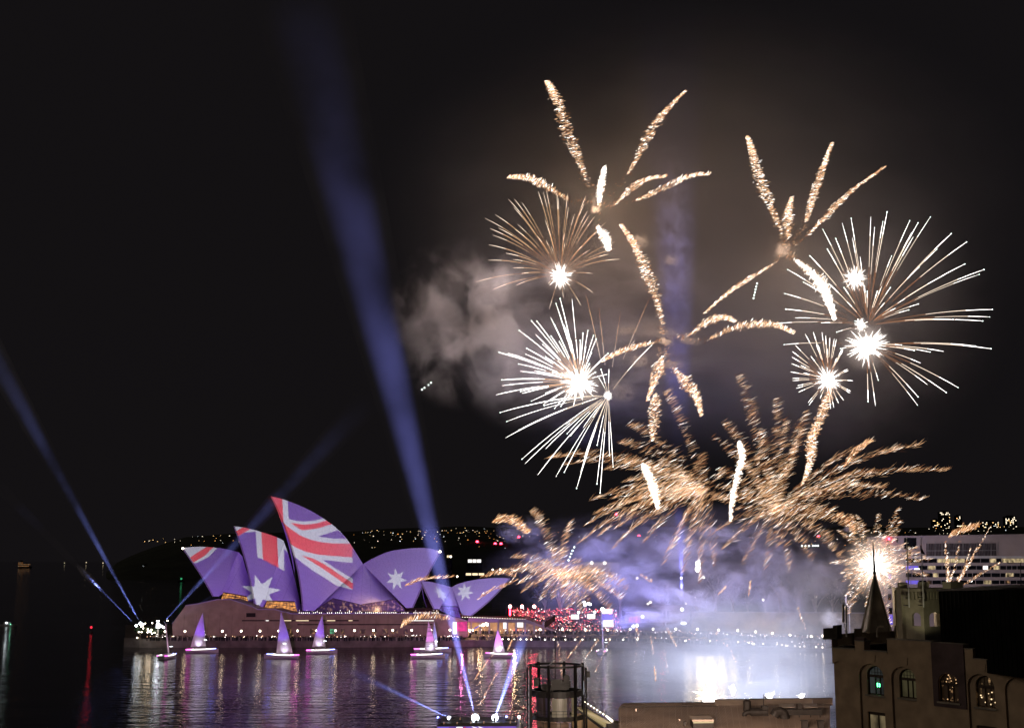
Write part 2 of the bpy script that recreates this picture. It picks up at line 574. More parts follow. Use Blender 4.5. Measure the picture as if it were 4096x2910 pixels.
for j in range(5):
    for i in range(11):
        f.append((j * 12 + i, j * 12 + i + 1, (j + 1) * 12 + i + 1, (j + 1) * 12 + i))
g2.add(v, f)
M['lawn'] = mat('night_lawn', (0.05, 0.06, 0.03), 0.95, 0, 0.4, 0.1)
tag(g2.build('terrain', M['lawn'], smooth=True), kind='structure')

# ================================================================== THE CONCERT HALL
A1 = lambda L: crop(L, 2.255, 480, 1900)
A2 = lambda L: crop(L, 2.953, 1050, 1950)
A3 = lambda L: crop(L, 3.266, 1400, 2100)

def shell_mat():
    m = bpy.data.materials.new('ceramic_tile_shell')
    m.use_nodes = True
    nt = m.node_tree
    b = nt.nodes['Principled BSDF']
    b.inputs['Roughness'].default_value = 0.45
    b.inputs['Specular IOR Level'].default_value = 0.2
    uv = N(nt, 'ShaderNodeUVMap')
    sx = N(nt, 'ShaderNodeSeparateXYZ')
    nt.links.new(uv.outputs[0], sx.inputs[0])
    # rib joints fan out from the foot, lid joints form chevrons across each rib
    def frac(src, k, add=None):
        mu = N(nt, 'ShaderNodeMath', operation='MULTIPLY_ADD')
        mu.inputs[1].default_value = k
        nt.links.new(src, mu.inputs[0])
        if add is not None: nt.links.new(add, mu.inputs[2])
        else: mu.inputs[2].default_value = 0
        fr = N(nt, 'ShaderNodeMath', operation='FRACT')
        nt.links.new(mu.outputs[0], fr.inputs[0])
        return fr.outputs[0]
    ru = frac(sx.outputs[0], 16)
    pp = N(nt, 'ShaderNodeMath', operation='PINGPONG')
    pp.inputs[1].default_value = 0.5
    nt.links.new(ru, pp.inputs[0])
    ch = frac(sx.outputs[1], 14, pp.outputs[0])
    def line(src, wd):
        c = N(nt, 'ShaderNodeMath', operation='LESS_THAN')
        c.inputs[1].default_value = wd
        nt.links.new(src, c.inputs[0])
        return c.outputs[0]
    l1, l2 = line(ru, 0.05), line(ch, 0.06)
    mxm = N(nt, 'ShaderNodeMath', operation='MAXIMUM')
    nt.links.new(l1, mxm.inputs[0]); nt.links.new(l2, mxm.inputs[1])
    nz = N(nt, 'ShaderNodeTexNoise')
    nz.inputs['Scale'].default_value = 40
    nt.links.new(uv.outputs[0], nz.inputs['Vector'])
    mr = N(nt, 'ShaderNodeMapRange')
    mr.inputs[3].default_value, mr.inputs[4].default_value = 0.66, 0.86
    nt.links.new(nz.outputs[0], mr.inputs[0])
    sc = N(nt, 'ShaderNodeMath', operation='MULTIPLY_ADD')
    sc.inputs[1].default_value = -0.13
    nt.links.new(mxm.outputs[0], sc.inputs[0]); nt.links.new(mr.outputs[0], sc.inputs[2])
    cb = N(nt, 'ShaderNodeCombineXYZ')
    for k in range(3): nt.links.new(sc.outputs[0], cb.inputs[k])
    nt.links.new(cb.outputs[0], b.inputs['Base Color'])
    return m
M['tile'] = shell_mat()

YF, YR, SHEAR = 553.0, 573.0, 0.23
def mirror(q, yr):
    dy = 2 * (yr - q.y)
    return Vector((q.x - SHEAR * dy, q.y + dy, q.z))

def grid_mesh(name, rows, mats, parent, smooth=True, uvs=None):
    nr, nc = len(rows), len(rows[0])
    b = MB()
    fs = [(i * nc + k, i * nc + k + 1, (i + 1) * nc + k + 1, (i + 1) * nc + k) for i in range(nr - 1) for k in range(nc - 1)]
    b.add([q for r in rows for q in r], fs)
    o = b.build(name, mats, parent, smooth)
    if uvs is not None:
        ul = o.data.uv_layers.new(name='uv')
        for p_ in o.data.polygons:
            for li in p_.loop_indices:
                ul.data[li].uv = uvs[o.data.loops[li].vertex_index]
    return o

hall = thing('concert_hall', 'white sail-roofed concert hall washed purple with a projected flag', 'concert hall', P(1250, 2540, 560))
SHELLS = []
def shell(ridge, f0, f1, lb, yf=YF, yr=YR, nt_=22, ns=18, glass=True):
    """ridge: pixels from the tip to the rear; f0, f1: the two ends of the foot; lb: sideways bow of first and last rib"""
    R = bez(ridge, nt_)
    west, east, uvs = [], [], []
    for i in range(nt_):
        t = i / (nt_ - 1)
        fx, fy = f0[0] + (f1[0] - f0[0]) * t, f0[1] + (f1[1] - f0[1]) * t
        k = lb[0] + (lb[1] - lb[0]) * min(1, t * 1.6)
        row, row2 = [], []
        for j in range(ns):
            s = j / (ns - 1)
            px = fx + (R[i][0] - fx) * s + k * 4 * s * (1 - s)
            py = fy + (R[i][1] - fy) * s
            q = P(px, py, yf + (yr - yf) * s ** 1.55)
            row.append(q); row2.append(mirror(q, yr)); uvs.append((t, s))
        west.append(row); east.append(row2)
    o = grid_mesh('shell', west, M['tile'], hall, True, uvs)
    SHELLS.append(o)
    grid_mesh('shell', east, M['tile'], hall, True, uvs)
    if glass:   # glass wall hung inside the mouth
        a = [west[0][j].lerp(west[2][j], 0.25) for j in range(ns)]
        b_ = [mirror(q, yr) for q in a]
        grid_mesh('glass_wall', [a, [p.lerp(q, 0.5) for p, q in zip(a, b_)], b_], M['glass'], hall, False)
    rim = MB()
    rim.tube([west[0][j] for j in range(ns)], 0.35, 5)
    rim.build('shell_rim', M['concrete'], hall)
    return west

shell(A1([(563, 655), (650, 645), (750, 643), (900, 655), (1000, 674), (1080, 695)]), A1([(840, 1090)])[0], A1([(893, 1092)])[0], (5, 0), yr=571)
shell(A1([(1032, 461), (1110, 468), (1220, 494), (1340, 530), (1420, 560), (1480, 592)]), A1([(1218, 1192)])[0], A1([(1285, 1196)])[0], (10, 0), yr=573)
shell(A2([(105, 102), (230, 130), (370, 180), (540, 255), (720, 360), (880, 480), (1000, 610), (1100, 760), (1188, 902)]), A2([(476, 1452)])[0], A2([(612, 1450)])[0], (27, 0), yr=575)
shell(A3([(1187, 335), (1020, 298), (850, 295), (650, 315), (480, 350), (300, 430), (170, 505)]), A3([(822, 1072)])[0], A3([(733, 1077)])[0], (-5, 0), yr=575)
shell(A3([(930, 741), (1000, 731), (1100, 745), (1200, 770), (1330, 808)]), A3([(1097, 1092)])[0], A3([(1167, 1092)])[0], (0, 0), yf=546, yr=556)
shell(A3([(2086, 694), (2000, 685), (1800, 690), (1600, 715), (1420, 760), (1330, 806)]), A3([(1580, 1177)])[0], A3([(1465, 1168)])[0], (11, 0), yf=544, yr=556)

def side_shell(cols, ytop, ybot, A):
    rows, uvs = [], []
    for i, (b0, t0) in enumerate(cols):
        p0, p1 = A([b0])[0], A([t0])[0]
        row = []
        for j in range(8):
            s = j / 7
            row.append(P(p0[0] + (p1[0] - p0[0]) * s, p0[1] + (p1[1] - p0[1]) * s, ybot + (ytop - ybot) * s ** 1.4))
            uvs.append((0.3 * i / len(cols), s * 0.6))
        rows.append(row)
    SHELLS.append(grid_mesh('side_shell', rows, M['tile'], hall, True, uvs))
side_shell([((893, 1090), (1068, 690)), ((940, 1055), (1104, 730)), ((1020, 1068), (1130, 830)), ((1090, 1082), (1156, 900)), ((1140, 1092), (1180, 980)), ((1168, 1165), (1210, 1120))], 566, 556, A1)
side_shell([((1285, 1196), (1478, 600)), ((1325, 1130), (1512, 690)), ((1420, 1132), (1550, 830)), ((1500, 1134), (1580, 950)), ((1575, 1137), (1606, 1060)), ((1602, 1238), (1634, 1205))], 567, 556, A1)
side_shell([((640, 1430), (880, 1168)), ((720, 1372), (960, 1088)), ((830, 1298), (1050, 1012)), ((950, 1325), (1110, 962)), ((1060, 1350), (1150, 927)), ((1163, 1376), (1189, 902))], 573, 560, A2)
side_shell([((138, 1031), (170, 506)), ((250, 1010), (230, 568)), ((350, 995), (330, 668)), ((460, 980), (450, 790)), ((580, 963), (600, 940)), ((640, 1010), (655, 996))], 573, 560, A3)
side_shell([((1168, 1090), (1325, 815)), ((1186, 1055), (1328, 812)), ((1290, 1052), (1330, 810)), ((1405, 1060), (1333, 812)), ((1458, 1160), (1340, 830))], 555, 548.5, A3)

# lit foyers behind the glass under the side shells
def lobby_mat(name, col, s, lo=0.35, hi=0.6, sc=(1.2, 1, 2.2)):
    m = bpy.data.materials.new(name)
    m.use_nodes = True
    nt = m.node_tree
    b = nt.nodes['Principled BSDF']
    b.inputs['Base Color'].default_value = (0.05, 0.035, 0.03, 1)
    b.inputs['Roughness'].default_value = 0.3
    tc = N(nt, 'ShaderNodeTexCoord')
    mp = N(nt, 'ShaderNodeMapping'); mp.inputs['Scale'].default_value = sc
    nt.links.new(tc.outputs['Object'], mp.inputs[0])
    nz = N(nt, 'ShaderNodeTexNoise'); nz.inputs['Scale'].default_value = 0.5; nz.inputs['Detail'].default_value = 3
    nt.links.new(mp.outputs[0], nz.inputs['Vector'])
    mr = N(nt, 'ShaderNodeMapRange'); mr.inputs[1].default_value, mr.inputs[2].default_value = lo, hi
    mr.inputs[3].default_value, mr.inputs[4].default_value = 0.02 * s, s
    nt.links.new(nz.outputs[0], mr.inputs[0])
    b.inputs['Emission Color'].default_value = (*col, 1)
    nt.links.new(mr.outputs[0], b.inputs['Emission Strength'])
    m.cycles.emission_sampling = 'NONE'
    return m
M['foyer'] = lobby_mat('amber_foyer', (1.0, 0.42, 0.08), 0.95, 0.3, 0.6)
M['foyer_dim'] = lobby_mat('dim_foyer', (1.0, 0.55, 0.25), 0.5, 0.5, 0.75, (1.5, 1, 1.2))
M['foyer_cool'] = lobby_mat('cool_foyer', (0.45, 0.5, 0.9), 0.25, 0.5, 0.75, (1.5, 1, 1.2))
def px_poly(name, pts, Y, m, parent, thick=0.4):
    b = MB()
    b.prism([P(x, y, Y) for x, y in pts], (0, thick, 0))
    return b.build(name, m, parent)
def foyer(top, bottom, A, Y, m):
    """glazing with mullions between an upper and a lower outline"""
    T, B = A(top), A(bottom)
    w_ = px_poly('foyer_window', T + B[::-1], Y, m, hall)
    b = MB()
    n = 9
    for k in range(n + 1):
        t = k / n * (len(T) - 1); i = min(int(t), len(T) - 2); f_ = t - i
        a_ = (T[i][0] + (T[i + 1][0] - T[i][0]) * f_, T[i][1] + (T[i + 1][1] - T[i][1]) * f_)
        c_ = (B[i][0] + (B[i + 1][0] - B[i][0]) * f_, B[i][1] + (B[i + 1][1] - B[i][1]) * f_)
        b.tube([P(*a_, Y - 0.15), P(*c_, Y - 0.15)], 0.09, 4)
    b.tube([P(*q, Y - 0.1) for q in T], 0.3, 4)
    mid = [((a[0] + c[0]) / 2, (a[1] * 1.2 + c[1] * 0.8) / 2) for a, c in zip(T, B)]
    b.tube([P(*q, Y - 0.12) for q in mid], 0.16, 4)
    b.build('mullions', M['timber'], w_)
foyer([(932, 1056), (1020, 1069), (1100, 1084), (1142, 1093)], [(912, 1116), (1000, 1117), (1080, 1134), (1165, 1160)], A1, 555.5, M['foyer'])
foyer([(1325, 1132), (1420, 1133), (1500, 1135), (1576, 1139)], [(1300, 1200), (1400, 1206), (1500, 1226), (1602, 1244)], A1, 555.5, M['foyer'])
foyer([(640, 1432), (740, 1362), (830, 1300), (1000, 1337), (1163, 1377)], [(620, 1478), (740, 1478), (830, 1478), (1000, 1478), (1163, 1478)], A2, 560.5, M['foyer_dim'])
foyer([(138, 1032), (300, 1003), (450, 982), (580, 965), (700, 1070)], [(138, 1130), (300, 1130), (450, 1130), (580, 1130), (720, 1130)], A3, 560.5, M['foyer_dim'])
foyer([(1190, 1057), (1290, 1054), (1350, 1056), (1403, 1062)], [(1165, 1105), (1270, 1150), (1350, 1180), (1455, 1220)], A3, 548, M['foyer_cool'])

# podium
def podium_mat():
    m = mat('pink_granite_panels', (0.40, 0.285, 0.25), 0.85, 0, 0.16, 0.3, 0.0)
    nt = m.node_tree
    b = nt.nodes['Principled BSDF']
    tc = N(nt, 'ShaderNodeTexCoord')
    mp = N(nt, 'ShaderNodeMapping'); mp.inputs['Rotation'].default_value = (rad(90), 0, 0)
    nt.links.new(tc.outputs['Object'], mp.inputs[0])
    br = N(nt, 'ShaderNodeTexBrick'); br.offset = 0
    br.inputs['Scale'].default_value = 1.0
    br.inputs['Brick Width'].default_value = 1.8; br.inputs['Row Height'].default_value = 12.0
    br.inputs['Mortar Size'].default_value = 0.05
    nt.links.new(mp.outputs[0], br.inputs['Vector'])
    bp = N(nt, 'ShaderNodeBump'); bp.inputs['Strength'].default_value = 0.6; bp.inputs['Distance'].default_value = 0.05; bp.invert = True
    nt.links.new(br.outputs['Fac'], bp.inputs['Height'])
    nt.links.new(bp.outputs[0], b.inputs['Normal'])
    return m
M['podium'] = podium_mat()
YP = 537.0
prof = A1([(474, 1332), (590, 1176), (700, 1160), (880, 1121), (1000, 1121), (1180, 1181), (1240, 1211), (1390, 1209), (1550, 1249), (1610, 1251)]) + [(1400, 2453), (1753, 2453), (1871, 2483), (1872, 2546)] + A1([(474, 1450)])
b = MB(); b.prism([P(x, y, YP) for x, y in prof], (0, 62, 0)); b.build('podium', M['podium'], hall)
coping = A1([(590, 1176), (700, 1160), (880, 1121), (1000, 1121), (1180, 1181), (1240, 1211), (1390, 1209), (1550, 1249), (1610, 1251)]) + [(1400, 2453), (1753, 2453), (1871, 2483)]
b = MB(); b.tube([P(x, y - 1, YP - 0.1) for x, y in coping], 0.28, 4); b.build('coping', M['concrete'], hall)
def slot(x0, y0, x1, y1, m, name, d=0.12, Y=YP):
    b = MB(); b.prism([P(x0, y0, Y - d), P(x1, y0, Y - d), P(x1, y1, Y - d), P(x0, y1, Y - d)], (0, 0.1, 0)); return b.build(name, m, hall)
M['slotdark'] = mat('slot_shadow', (0.03, 0.022, 0.025), 0.9)
for (x0, x1) in ((968, 1058), (1062, 1180), (1183, 1300), (1303, 1435), (1606, 1735)):
    sl = slot(x0, 2478, x1, 2482.5, M['slotdark'], 'window_slot')
for (x0, x1, m) in ((1063, 1075, 'whitewin'), (1120, 1165, 'palewin'), (1184, 1235, 'palewin'), (1307, 1341, 'palewin'), (1394, 1410, 'palewin'), (1620, 1735, 'whitewin')):
    slot(x0, 2479, x1, 2481.6, M[m], 'slot_light', 0.2)
slot(1190, 2494, 1730, 2498, M['slotdark'], 'recess_band')
slot(985, 2450, 1022, 2466, M['slotdark'], 'louvre')
for k, (x0, x1, m) in enumerate(((1320, 1337, 'green'), (1364, 1378, 'palewin'), (1440, 1462, 'palewin'), (1488, 1506, 'palewin'), (1530, 1550, 'palewin'), (1566, 1590, 'palewin'), (1615, 1630, 'palewin'), (1148, 1164, 'palewin'), (1240, 1258, 'palewin'))):
    d = slot(x0, 2514, x1, 2533, M['foyer_dim'] if m == 'palewin' else M['green'], 'doorway', 0.1)
    if m == 'green': d.data.materials[0] = lobby_mat('green_doorway', (0.2, 1, 0.5), 0.5, 0.3, 0.6)
for k in range(26):
    b = MB(); b.box(P(640 + k * 48, 2495, YP - 0.02), (0.06, 0.06, 8)); b.build('panel_joint', M['slotdark'], hall)
# string of small lights along the podium parapet
b = MB()
for k in range(70):
    if rs.random() < 0.8: b.ball(P(1197 + k * 8.05, 2449 + rs.uniform(-.6, .6), YP + 0.6), 0.13, 6, 4)
b.build('parapet_lights', glow('rail_light', (1, 0.9, 0.75), 7), hall)
b = MB(); b.tube([P(1195, 2450, YP + .6), P(1755, 2450, YP + .6)], 0.05, 4)
for k in range(36): b.tube([P(1195 + 16 * k, 2450, YP + .6), P(1195 + 16 * k, 2456, YP + .6)], 0.04, 4)
b.build('railing', M['steel'], hall)
# bright tip lamps on two shell peaks
for q, Y in ((A1([(566, 658)])[0], 570.5), (A3([(1178, 342)])[0], 574)):
    b = MB(); b.ball(P(*q, Y), 0.5, 8, 5); b.build('peak_lamp', M['globe'], hall)
# end wall with pink light put into its colour, and vertical screen
b = MB(); b.prism([P(1826, 2486, YP - .3), P(1868, 2484, YP - .3), P(1868, 2523, YP - .3), P(1826, 2523, YP - .3)], (0, 0.2, 0))
M['pinklit'] = mat('pink_lit_wall', (0.75, 0.12, 0.35), 0.7)
b.build('end_wall', M['pinklit'], hall)
lamp('wall_wash', P(1848, 2518, YP - 6), 900, (1, 0.25, 0.55), 0.3, hall)
b = MB(); b.box(P(1819, 2510, YP - 1.0), (1.6, 0.4, 5)); b.build('banner_screen', M['whitewin'], hall)
lamp('foyer_lamp', P(1500, 2440, 556), 2500, (1, 0.6, 0.3), 1.0, hall)

# concourse with a slab roof right of the hall
con = thing('concourse', 'low open concourse with a flat roof and tan lit back wall beside the hall', 'concourse', P(2000, 2530, 545))
b = MB(); b.prism([P(x, y, 535) for x, y in ((1873, 2470), (2105, 2475), (2219, 2519), (2219, 2524), (2100, 2488), (1873, 2488))], (0, 26, 0)); b.build('roof_slab', M['podium'], con)
M['tan'] = mat('tan_wall', (0.5, 0.36, 0.22), 0.8)
b = MB(); b.prism([P(x, y, 556) for x, y in ((1873, 2486), (2180, 2490), (2180, 2532), (1873, 2532))], (0, 1, 0)); b.build('back_wall', M['tan'], con)
for x in range(1885, 2180, 36):
    b = MB(); b.box(P(x, 2508, 538), (0.7, 0.7, 5)); b.build('column', M['concrete'], con)
for x, y in ((1922, 2500), (1933, 2498), (1944, 2494), (1880, 2520), (1950, 2496)):
    b = MB(); b.ball(P(x, y, 540), 0.6, 8, 5); b.build('ceiling_light', M['globe'], con)
b = MB(); b.prism([P(1897, 2510, 539), P(1915, 2500, 539), P(1915, 2505, 539), P(1897, 2515, 539)], (0, .2, 0)); b.build('led_sign', M['bluewin'], con)
b = MB(); b.box(P(2020, 2498, 539), (1.5, .3, 3.2)); b.build('screen', M['whitewin'], con)
for x in (1920, 2060): lamp('concourse_lamp', P(x, 2500, 546), 2600, (1, 0.66, 0.36), 0.6, con)
b = MB()
for k in range(26): b.ball(P(1850 + k * 10, 2466 + k * .35, 536), 0.13, 6, 4)
b.build('roof_edge_lights', glow('edge_light', (1, .9, .75), 6), con)

# ================================================================== FLAG PROJECTOR
from mathutils.bvhtree import BVHTree
bpy.context.view_layer.update()
sv, sf = [], []
for o in SHELLS:
    mw = o.matrix_world
    base = len(sv)
    sv += [mw @ v_.co for v_ in o.data.vertices]
    sf += [tuple(base + i for i in p_.vertices) for p_ in o.data.polygons]
bvh = BVHTree.FromPolygons(sv, sf)
def on_hall(px, py):
    d = ray(px, py).normalized()
    h = bvh.ray_cast(Vector((0, 0, EYE)), d)
    return h[0] if h[0] is not None else P(px, py, 566)

PJ = Vector((-20, 40, 31))
prj = lamp('flag_projector', PJ, 1.25e7, (1, 1, 1), 0.05, None, 'SPOT', rad(26), P(1330, 2330, 560), 0.02)
bpy.context.view_layer.update()
PJI = prj.matrix_world.inverted()
def uvp(q):
    l = PJI @ q
    return (l.x / -l.z, l.y / -l.z)
def gobo():
    l = prj.data
    l.use_nodes = True
    nt = l.node_tree
    em = nt.nodes['Emission']
    tc = N(nt, 'ShaderNodeTexCoord')
    sx = N(nt, 'ShaderNodeSeparateXYZ')
    nt.links.new(tc.outputs['Normal'], sx.inputs[0])
    az = N(nt, 'ShaderNodeMath', operation='ABSOLUTE'); nt.links.new(sx.outputs[2], az.inputs[0])
    def div(s_):
        d = N(nt, 'ShaderNodeMath', operation='DIVIDE')
        nt.links.new(s_, d.inputs[0]); nt.links.new(az.outputs[0], d.inputs[1])
        return d.outputs[0]
    cu = N(nt, 'ShaderNodeCombineXYZ')
    nt.links.new(div(sx.outputs[0]), cu.inputs[0]); nt.links.new(div(sx.outputs[1]), cu.inputs[1]); cu.inputs[2].default_value = 1
    UV = cu.outputs[0]
    def op(o_, a, b_):
        n = N(nt, 'ShaderNodeMath', operation=o_)
        for i, q in enumerate((a, b_)):
            if isinstance(q, (int, float)): n.inputs[i].default_value = q
            else: nt.links.new(q, n.inputs[i])
        return n.outputs[0]
    def half(a, c):     # signed distance to the left of a->c
        dx, dy = c[0] - a[0], c[1] - a[1]
        L = math.hypot(dx, dy) or 1e-9
        n = N(nt, 'ShaderNodeVectorMath', operation='DOT_PRODUCT')
        n.inputs[1].default_value = (-dy / L, dx / L, (dy * a[0] - dx * a[1]) / L)
        nt.links.new(UV, n.inputs[0])
        return n.outputs['Value']
    def poly(pts):
        q = [uvp(on_hall(*p_)) for p_ in pts]
        ar = sum(q[i][0] * q[(i + 1) % len(q)][1] - q[(i + 1) % len(q)][0] * q[i][1] for i in range(len(q)))
        if ar < 0: q = q[::-1]
        r = None
        for i in range(len(q)):
            h = half(q[i], q[(i + 1) % len(q)])
            r = h if r is None else op('MINIMUM', r, h)
        return r
    def union(ps):
        r = ps[0]
        for p_ in ps[1:]: r = op('MAXIMUM', r, p_)
        return op('GREATER_THAN', r, -1e-5)
    def band(T, B):
        return [poly([T[i], T[i + 1], B[i + 1], B[i]]) for i in range(len(T) - 1)]
    def star(c, ex, ey, rot, inner=0.44, n=7):
        """7-point star; ex, ey: pixel vectors of its half axes"""
        o_ = uvp(on_hall(*c)); px_ = uvp(on_hall(c[0] + ex[0], c[1] + ex[1])); py_ = uvp(on_hall(c[0] + ey[0], c[1] + ey[1]))
        a, b_, c_, d = px_[0] - o_[0], py_[0] - o_[0], px_[1] - o_[1], py_[1] - o_[1]
        det = a * d - b_ * c_
        def aff(m0, m1):
            n_ = N(nt, 'ShaderNodeVectorMath', operation='DOT_PRODUCT')
            n_.inputs[1].default_value = (m0, m1, -(m0 * o_[0] + m1 * o_[1]))
            nt.links.new(UV, n_.inputs[0]); return n_.outputs['Value']
        u, v = aff(d / det, -b_ / det), aff(-c_ / det, a / det)
        th = op('ADD', op('ARCTAN2', v, u), rot + 20 * math.pi)
        f_ = op('PINGPONG', th, math.pi / n)
        r = op('SQRT', op('ADD', op('MULTIPLY', u, u), op('MULTIPLY', v, v)), 0)
        x, y = op('MULTIPLY', r, op('COSINE', f_, 0)), op('MULTIPLY', r, op('SINE', f_, 0))
        # edge from (1,0) to inner*(cos,sin)
        ix, iy = inner * math.cos(math.pi / n), inner * math.sin(math.pi / n)
        e = op('ADD', op('MULTIPLY', x, iy), op('MULTIPLY', y, 1 - ix))
        return op('MULTIPLY', op('SUBTRACT', iy, e), 0.01)
    white, blue, red = [], [], []
    # tallest shell
    UT = [(240, 395), (310, 365), (400, 390), (500, 397), (620, 385), (725, 358), (900, 490), (1045, 640)]
    LT = [(245, 408), (292, 452), (360, 503), (450, 563), (560, 608), (700, 643), (850, 657), (1045, 660)]
    RT = [(242, 405), (292, 452), (360, 503), (450, 563), (560, 608), (700, 643), (850, 657), (1058, 661)]
    RB = [(322, 655), (370, 687), (420, 715), (520, 755), (650, 785), (800, 800), (930, 808), (1060, 820)]
    WT = [(322, 655), (420, 715), (520, 755), (650, 785), (800, 800), (930, 808), (1063, 820)]
    WB = [(370, 802), (480, 890), (600, 980), (740, 1065), (870, 1150), (960, 1175), (1066, 1203)]
    white += [poly(A2([(225, 100), (288, 100), (310, 366), (245, 412)]))]
    white += band(A2(UT), A2(LT)) + band(A2(WT), A2(WB))
    blue += [poly(A2([(662, 573), (890, 497), (995, 602), (835, 598)])), poly(A2([(672, 845), (1075, 886), (1075, 1100), (868, 957)]))]
    red += [poly(A2([(60, 90), (226, 90), (248, 408), (215, 408)]))] + band(A2(RT), A2(RB))
    red += [poly(A2([(333, 412), (500, 435), (465, 501)])), poly(A2([(465, 501), (500, 435), (640, 420), (640, 480)])), poly(A2([(640, 480), (640, 420), (757, 384), (830, 425)]))]
    red += band(A2([(466, 797), (590, 830), (740, 905), (900, 1015), (1071, 1130)]), A2([(467, 798), (560, 855), (740, 970), (900, 1080), (1066, 1202)]))
    # middle shell
    white += [poly(A1([(1025, 455), (1275, 503), (1218, 507), (1080, 574)])), poly(A1([(1219, 490), (1272, 500), (1291, 757), (1240, 740)])), poly(A1([(1410, 545), (1478, 580), (1481, 861), (1429, 832)])), poly(A1([(1474, 590), (1530, 715), (1476, 660)]))]
    red += [poly(A1([(1043, 505), (1112, 466), (1178, 482), (1068, 546)])), poly(A1([(1271, 495), (1411, 540), (1430, 832), (1290, 757)]))]
    # low shell on the left
    white += [poly(A1([(560, 640), (890, 640), (800, 735), (690, 790), (662, 790)]))]
    red += [poly(A1([(632, 737), (700, 695), (782, 640), (852, 640), (765, 722), (662, 784)]))]
    # stars
    for A, c, ex, ey, rot, sc_ in ((A1, (1268, 1050), (185, -10), (0, -160), -math.pi / 2 - 0.28, 2.255), (A3, (605, 702), (140, 0), (0, -150), -math.pi / 2 - 0.1, 3.266),
                                  (A3, (1185, 890), (100, 95), (30, -62), -math.pi / 2 + 0.5, 3.266), (A3, (1500, 868), (122, 0), (0, -125), -math.pi / 2 + 0.8, 3.266)):
        white.append(star(A([c])[0], (ex[0] / sc_, ex[1] / sc_), (ey[0] / sc_, ey[1] / sc_), rot))
    mw_, mb_, mr_ = union(white), union(blue), union(red)
    # the hall itself gets purple, the podium below only a dim pink spill
    PT = A1([(430, 1340), (590, 1176), (700, 1160), (880, 1121), (1000, 1121), (1180, 1181), (1240, 1211), (1390, 1209), (1550, 1249), (1610, 1251)]) + [(1753, 2453), (1871, 2483), (2600, 2510)]
    def ppoly(pts):
        q = [uvp(P(*p_, YP)) for p_ in pts]
        ar = sum(q[i][0] * q[(i + 1) % len(q)][1] - q[(i + 1) % len(q)][0] * q[i][1] for i in range(len(q)))
        if ar < 0: q = q[::-1]
        r = None
        for i in range(len(q)):
            h = half(q[i], q[(i + 1) % len(q)]); r = h if r is None else op('MINIMUM', r, h)
        return r
    low = union([ppoly([PT[i], PT[i + 1], (PT[i + 1][0], 2640), (PT[i][0], 2640)]) for i in range(len(PT) - 1)] + [ppoly([(300, 2450), (431, 2450), (431, 2640), (300, 2640)])])
    def mixc(f_, a, b_):
        m = N(nt, 'ShaderNodeMix', data_type='RGBA')
        nt.links.new(f_, m.inputs[0])
        for i, q in ((6, a), (7, b_)):
            if isinstance(q, tuple): m.inputs[i].default_value = (*q, 1)
            else: nt.links.new(q, m.inputs[i])
        return m.outputs[2]
    PUR, WHT, RED = (0.135, 0.050, 0.39), (0.56, 0.55, 0.72), (0.74, 0.045, 0.10)
    c = mixc(mw_, PUR, WHT)
    c = mixc(mb_, c, PUR)
    c = mixc(mr_, c, RED)
    def mpoly(pts): return ppoly(pts)
    sil = union([mpoly(q) for q in ([(680, 2178), (1085, 1966), (1210, 2000), (1330, 2085), (1475, 2240), (1475, 2500), (680, 2500)], [(1430, 2270), (1540, 2195), (1700, 2178), (1775, 2190), (1770, 2500), (1430, 2500)], [(1655, 2312), (2050, 2300), (1990, 2500), (1655, 2500)])])
    c = mixc(sil, (0.0, 0.0, 0.0), c)
    c = mixc(low, c, (0.09, 0.034, 0.08))
    nt.links.new(c, em.inputs['Color'])
    em.inputs['Strength'].default_value = 1.0
gobo()
# ================================================================== PROMENADE FURNITURE
def copy_tree(o, parent=None):
    c = o.copy(); COL.objects.link(c)
    if parent: c.parent = parent
    for ch in list(o.children): copy_tree(ch, c)
    return c

# street lamps: base at the ground, globe on top (built 2.8 m tall)
def make_lamp():
    t = thing('street_lamp', 'x', 'street lamp', (0, 0, 0))
    b = MB(); b.tube([(0, 0, 0), (0, 0, 0.3), (0, 0, 2.3)], [0.12, 0.07, 0.05], 6); b.build('pole', M['black'], t)
    b = MB(); b.ball((0, 0, 0), 0.42, 10, 7); g = b.build('globe', M['globe'], t, True); g.location = (0, 0, 2.6)
    return t
lamp_proto = None
def street_lamp(px, py, Y, zg, label, group):
    global lamp_proto
    if lamp_proto is None:
        lamp_proto = make_lamp(); o = lamp_proto
    else:
        o = copy_tree(lamp_proto)
    q = P(px, py, Y)
    o.location = (q.x, q.y, zg)
    k = max(0.4, (q.z - zg) / 2.6)
    for c in o.children:
        if c.name.startswith('pole'): c.scale = (1, 1, k)
        else: c.location = (0, 0, 2.6 * k)
    tag(o, label, 'street lamp', group)
for i, x in enumerate((602, 660, 740, 815, 889.5, 964.7, 1040, 1115, 1190, 1266, 1342, 1418, 1494, 1571, 1647, 1724, 1800)):
    street_lamp(x, 2524 - 6 * i / 16, 521, 3.6, 'globe street lamp in the even row along the podium promenade', 'lamps along the podium promenade')
    if i % 2 == 0: lamp('lamp_light', P(x, 2524 - 6 * i / 16, 519.5), 120, (1, 0.66, 0.38), 0.4)
R_LAMPS = [(1891, 2518), (2161, 2516), (2250, 2516), (2340.6, 2516), (2430.7, 2517), (2521, 2515), (2612, 2514), (2703, 2514), (2790, 2515), (2874, 2518), (2951, 2520), (3022, 2525), (3089, 2531), (3160, 2538), (3245, 2544), (3290, 2541)]
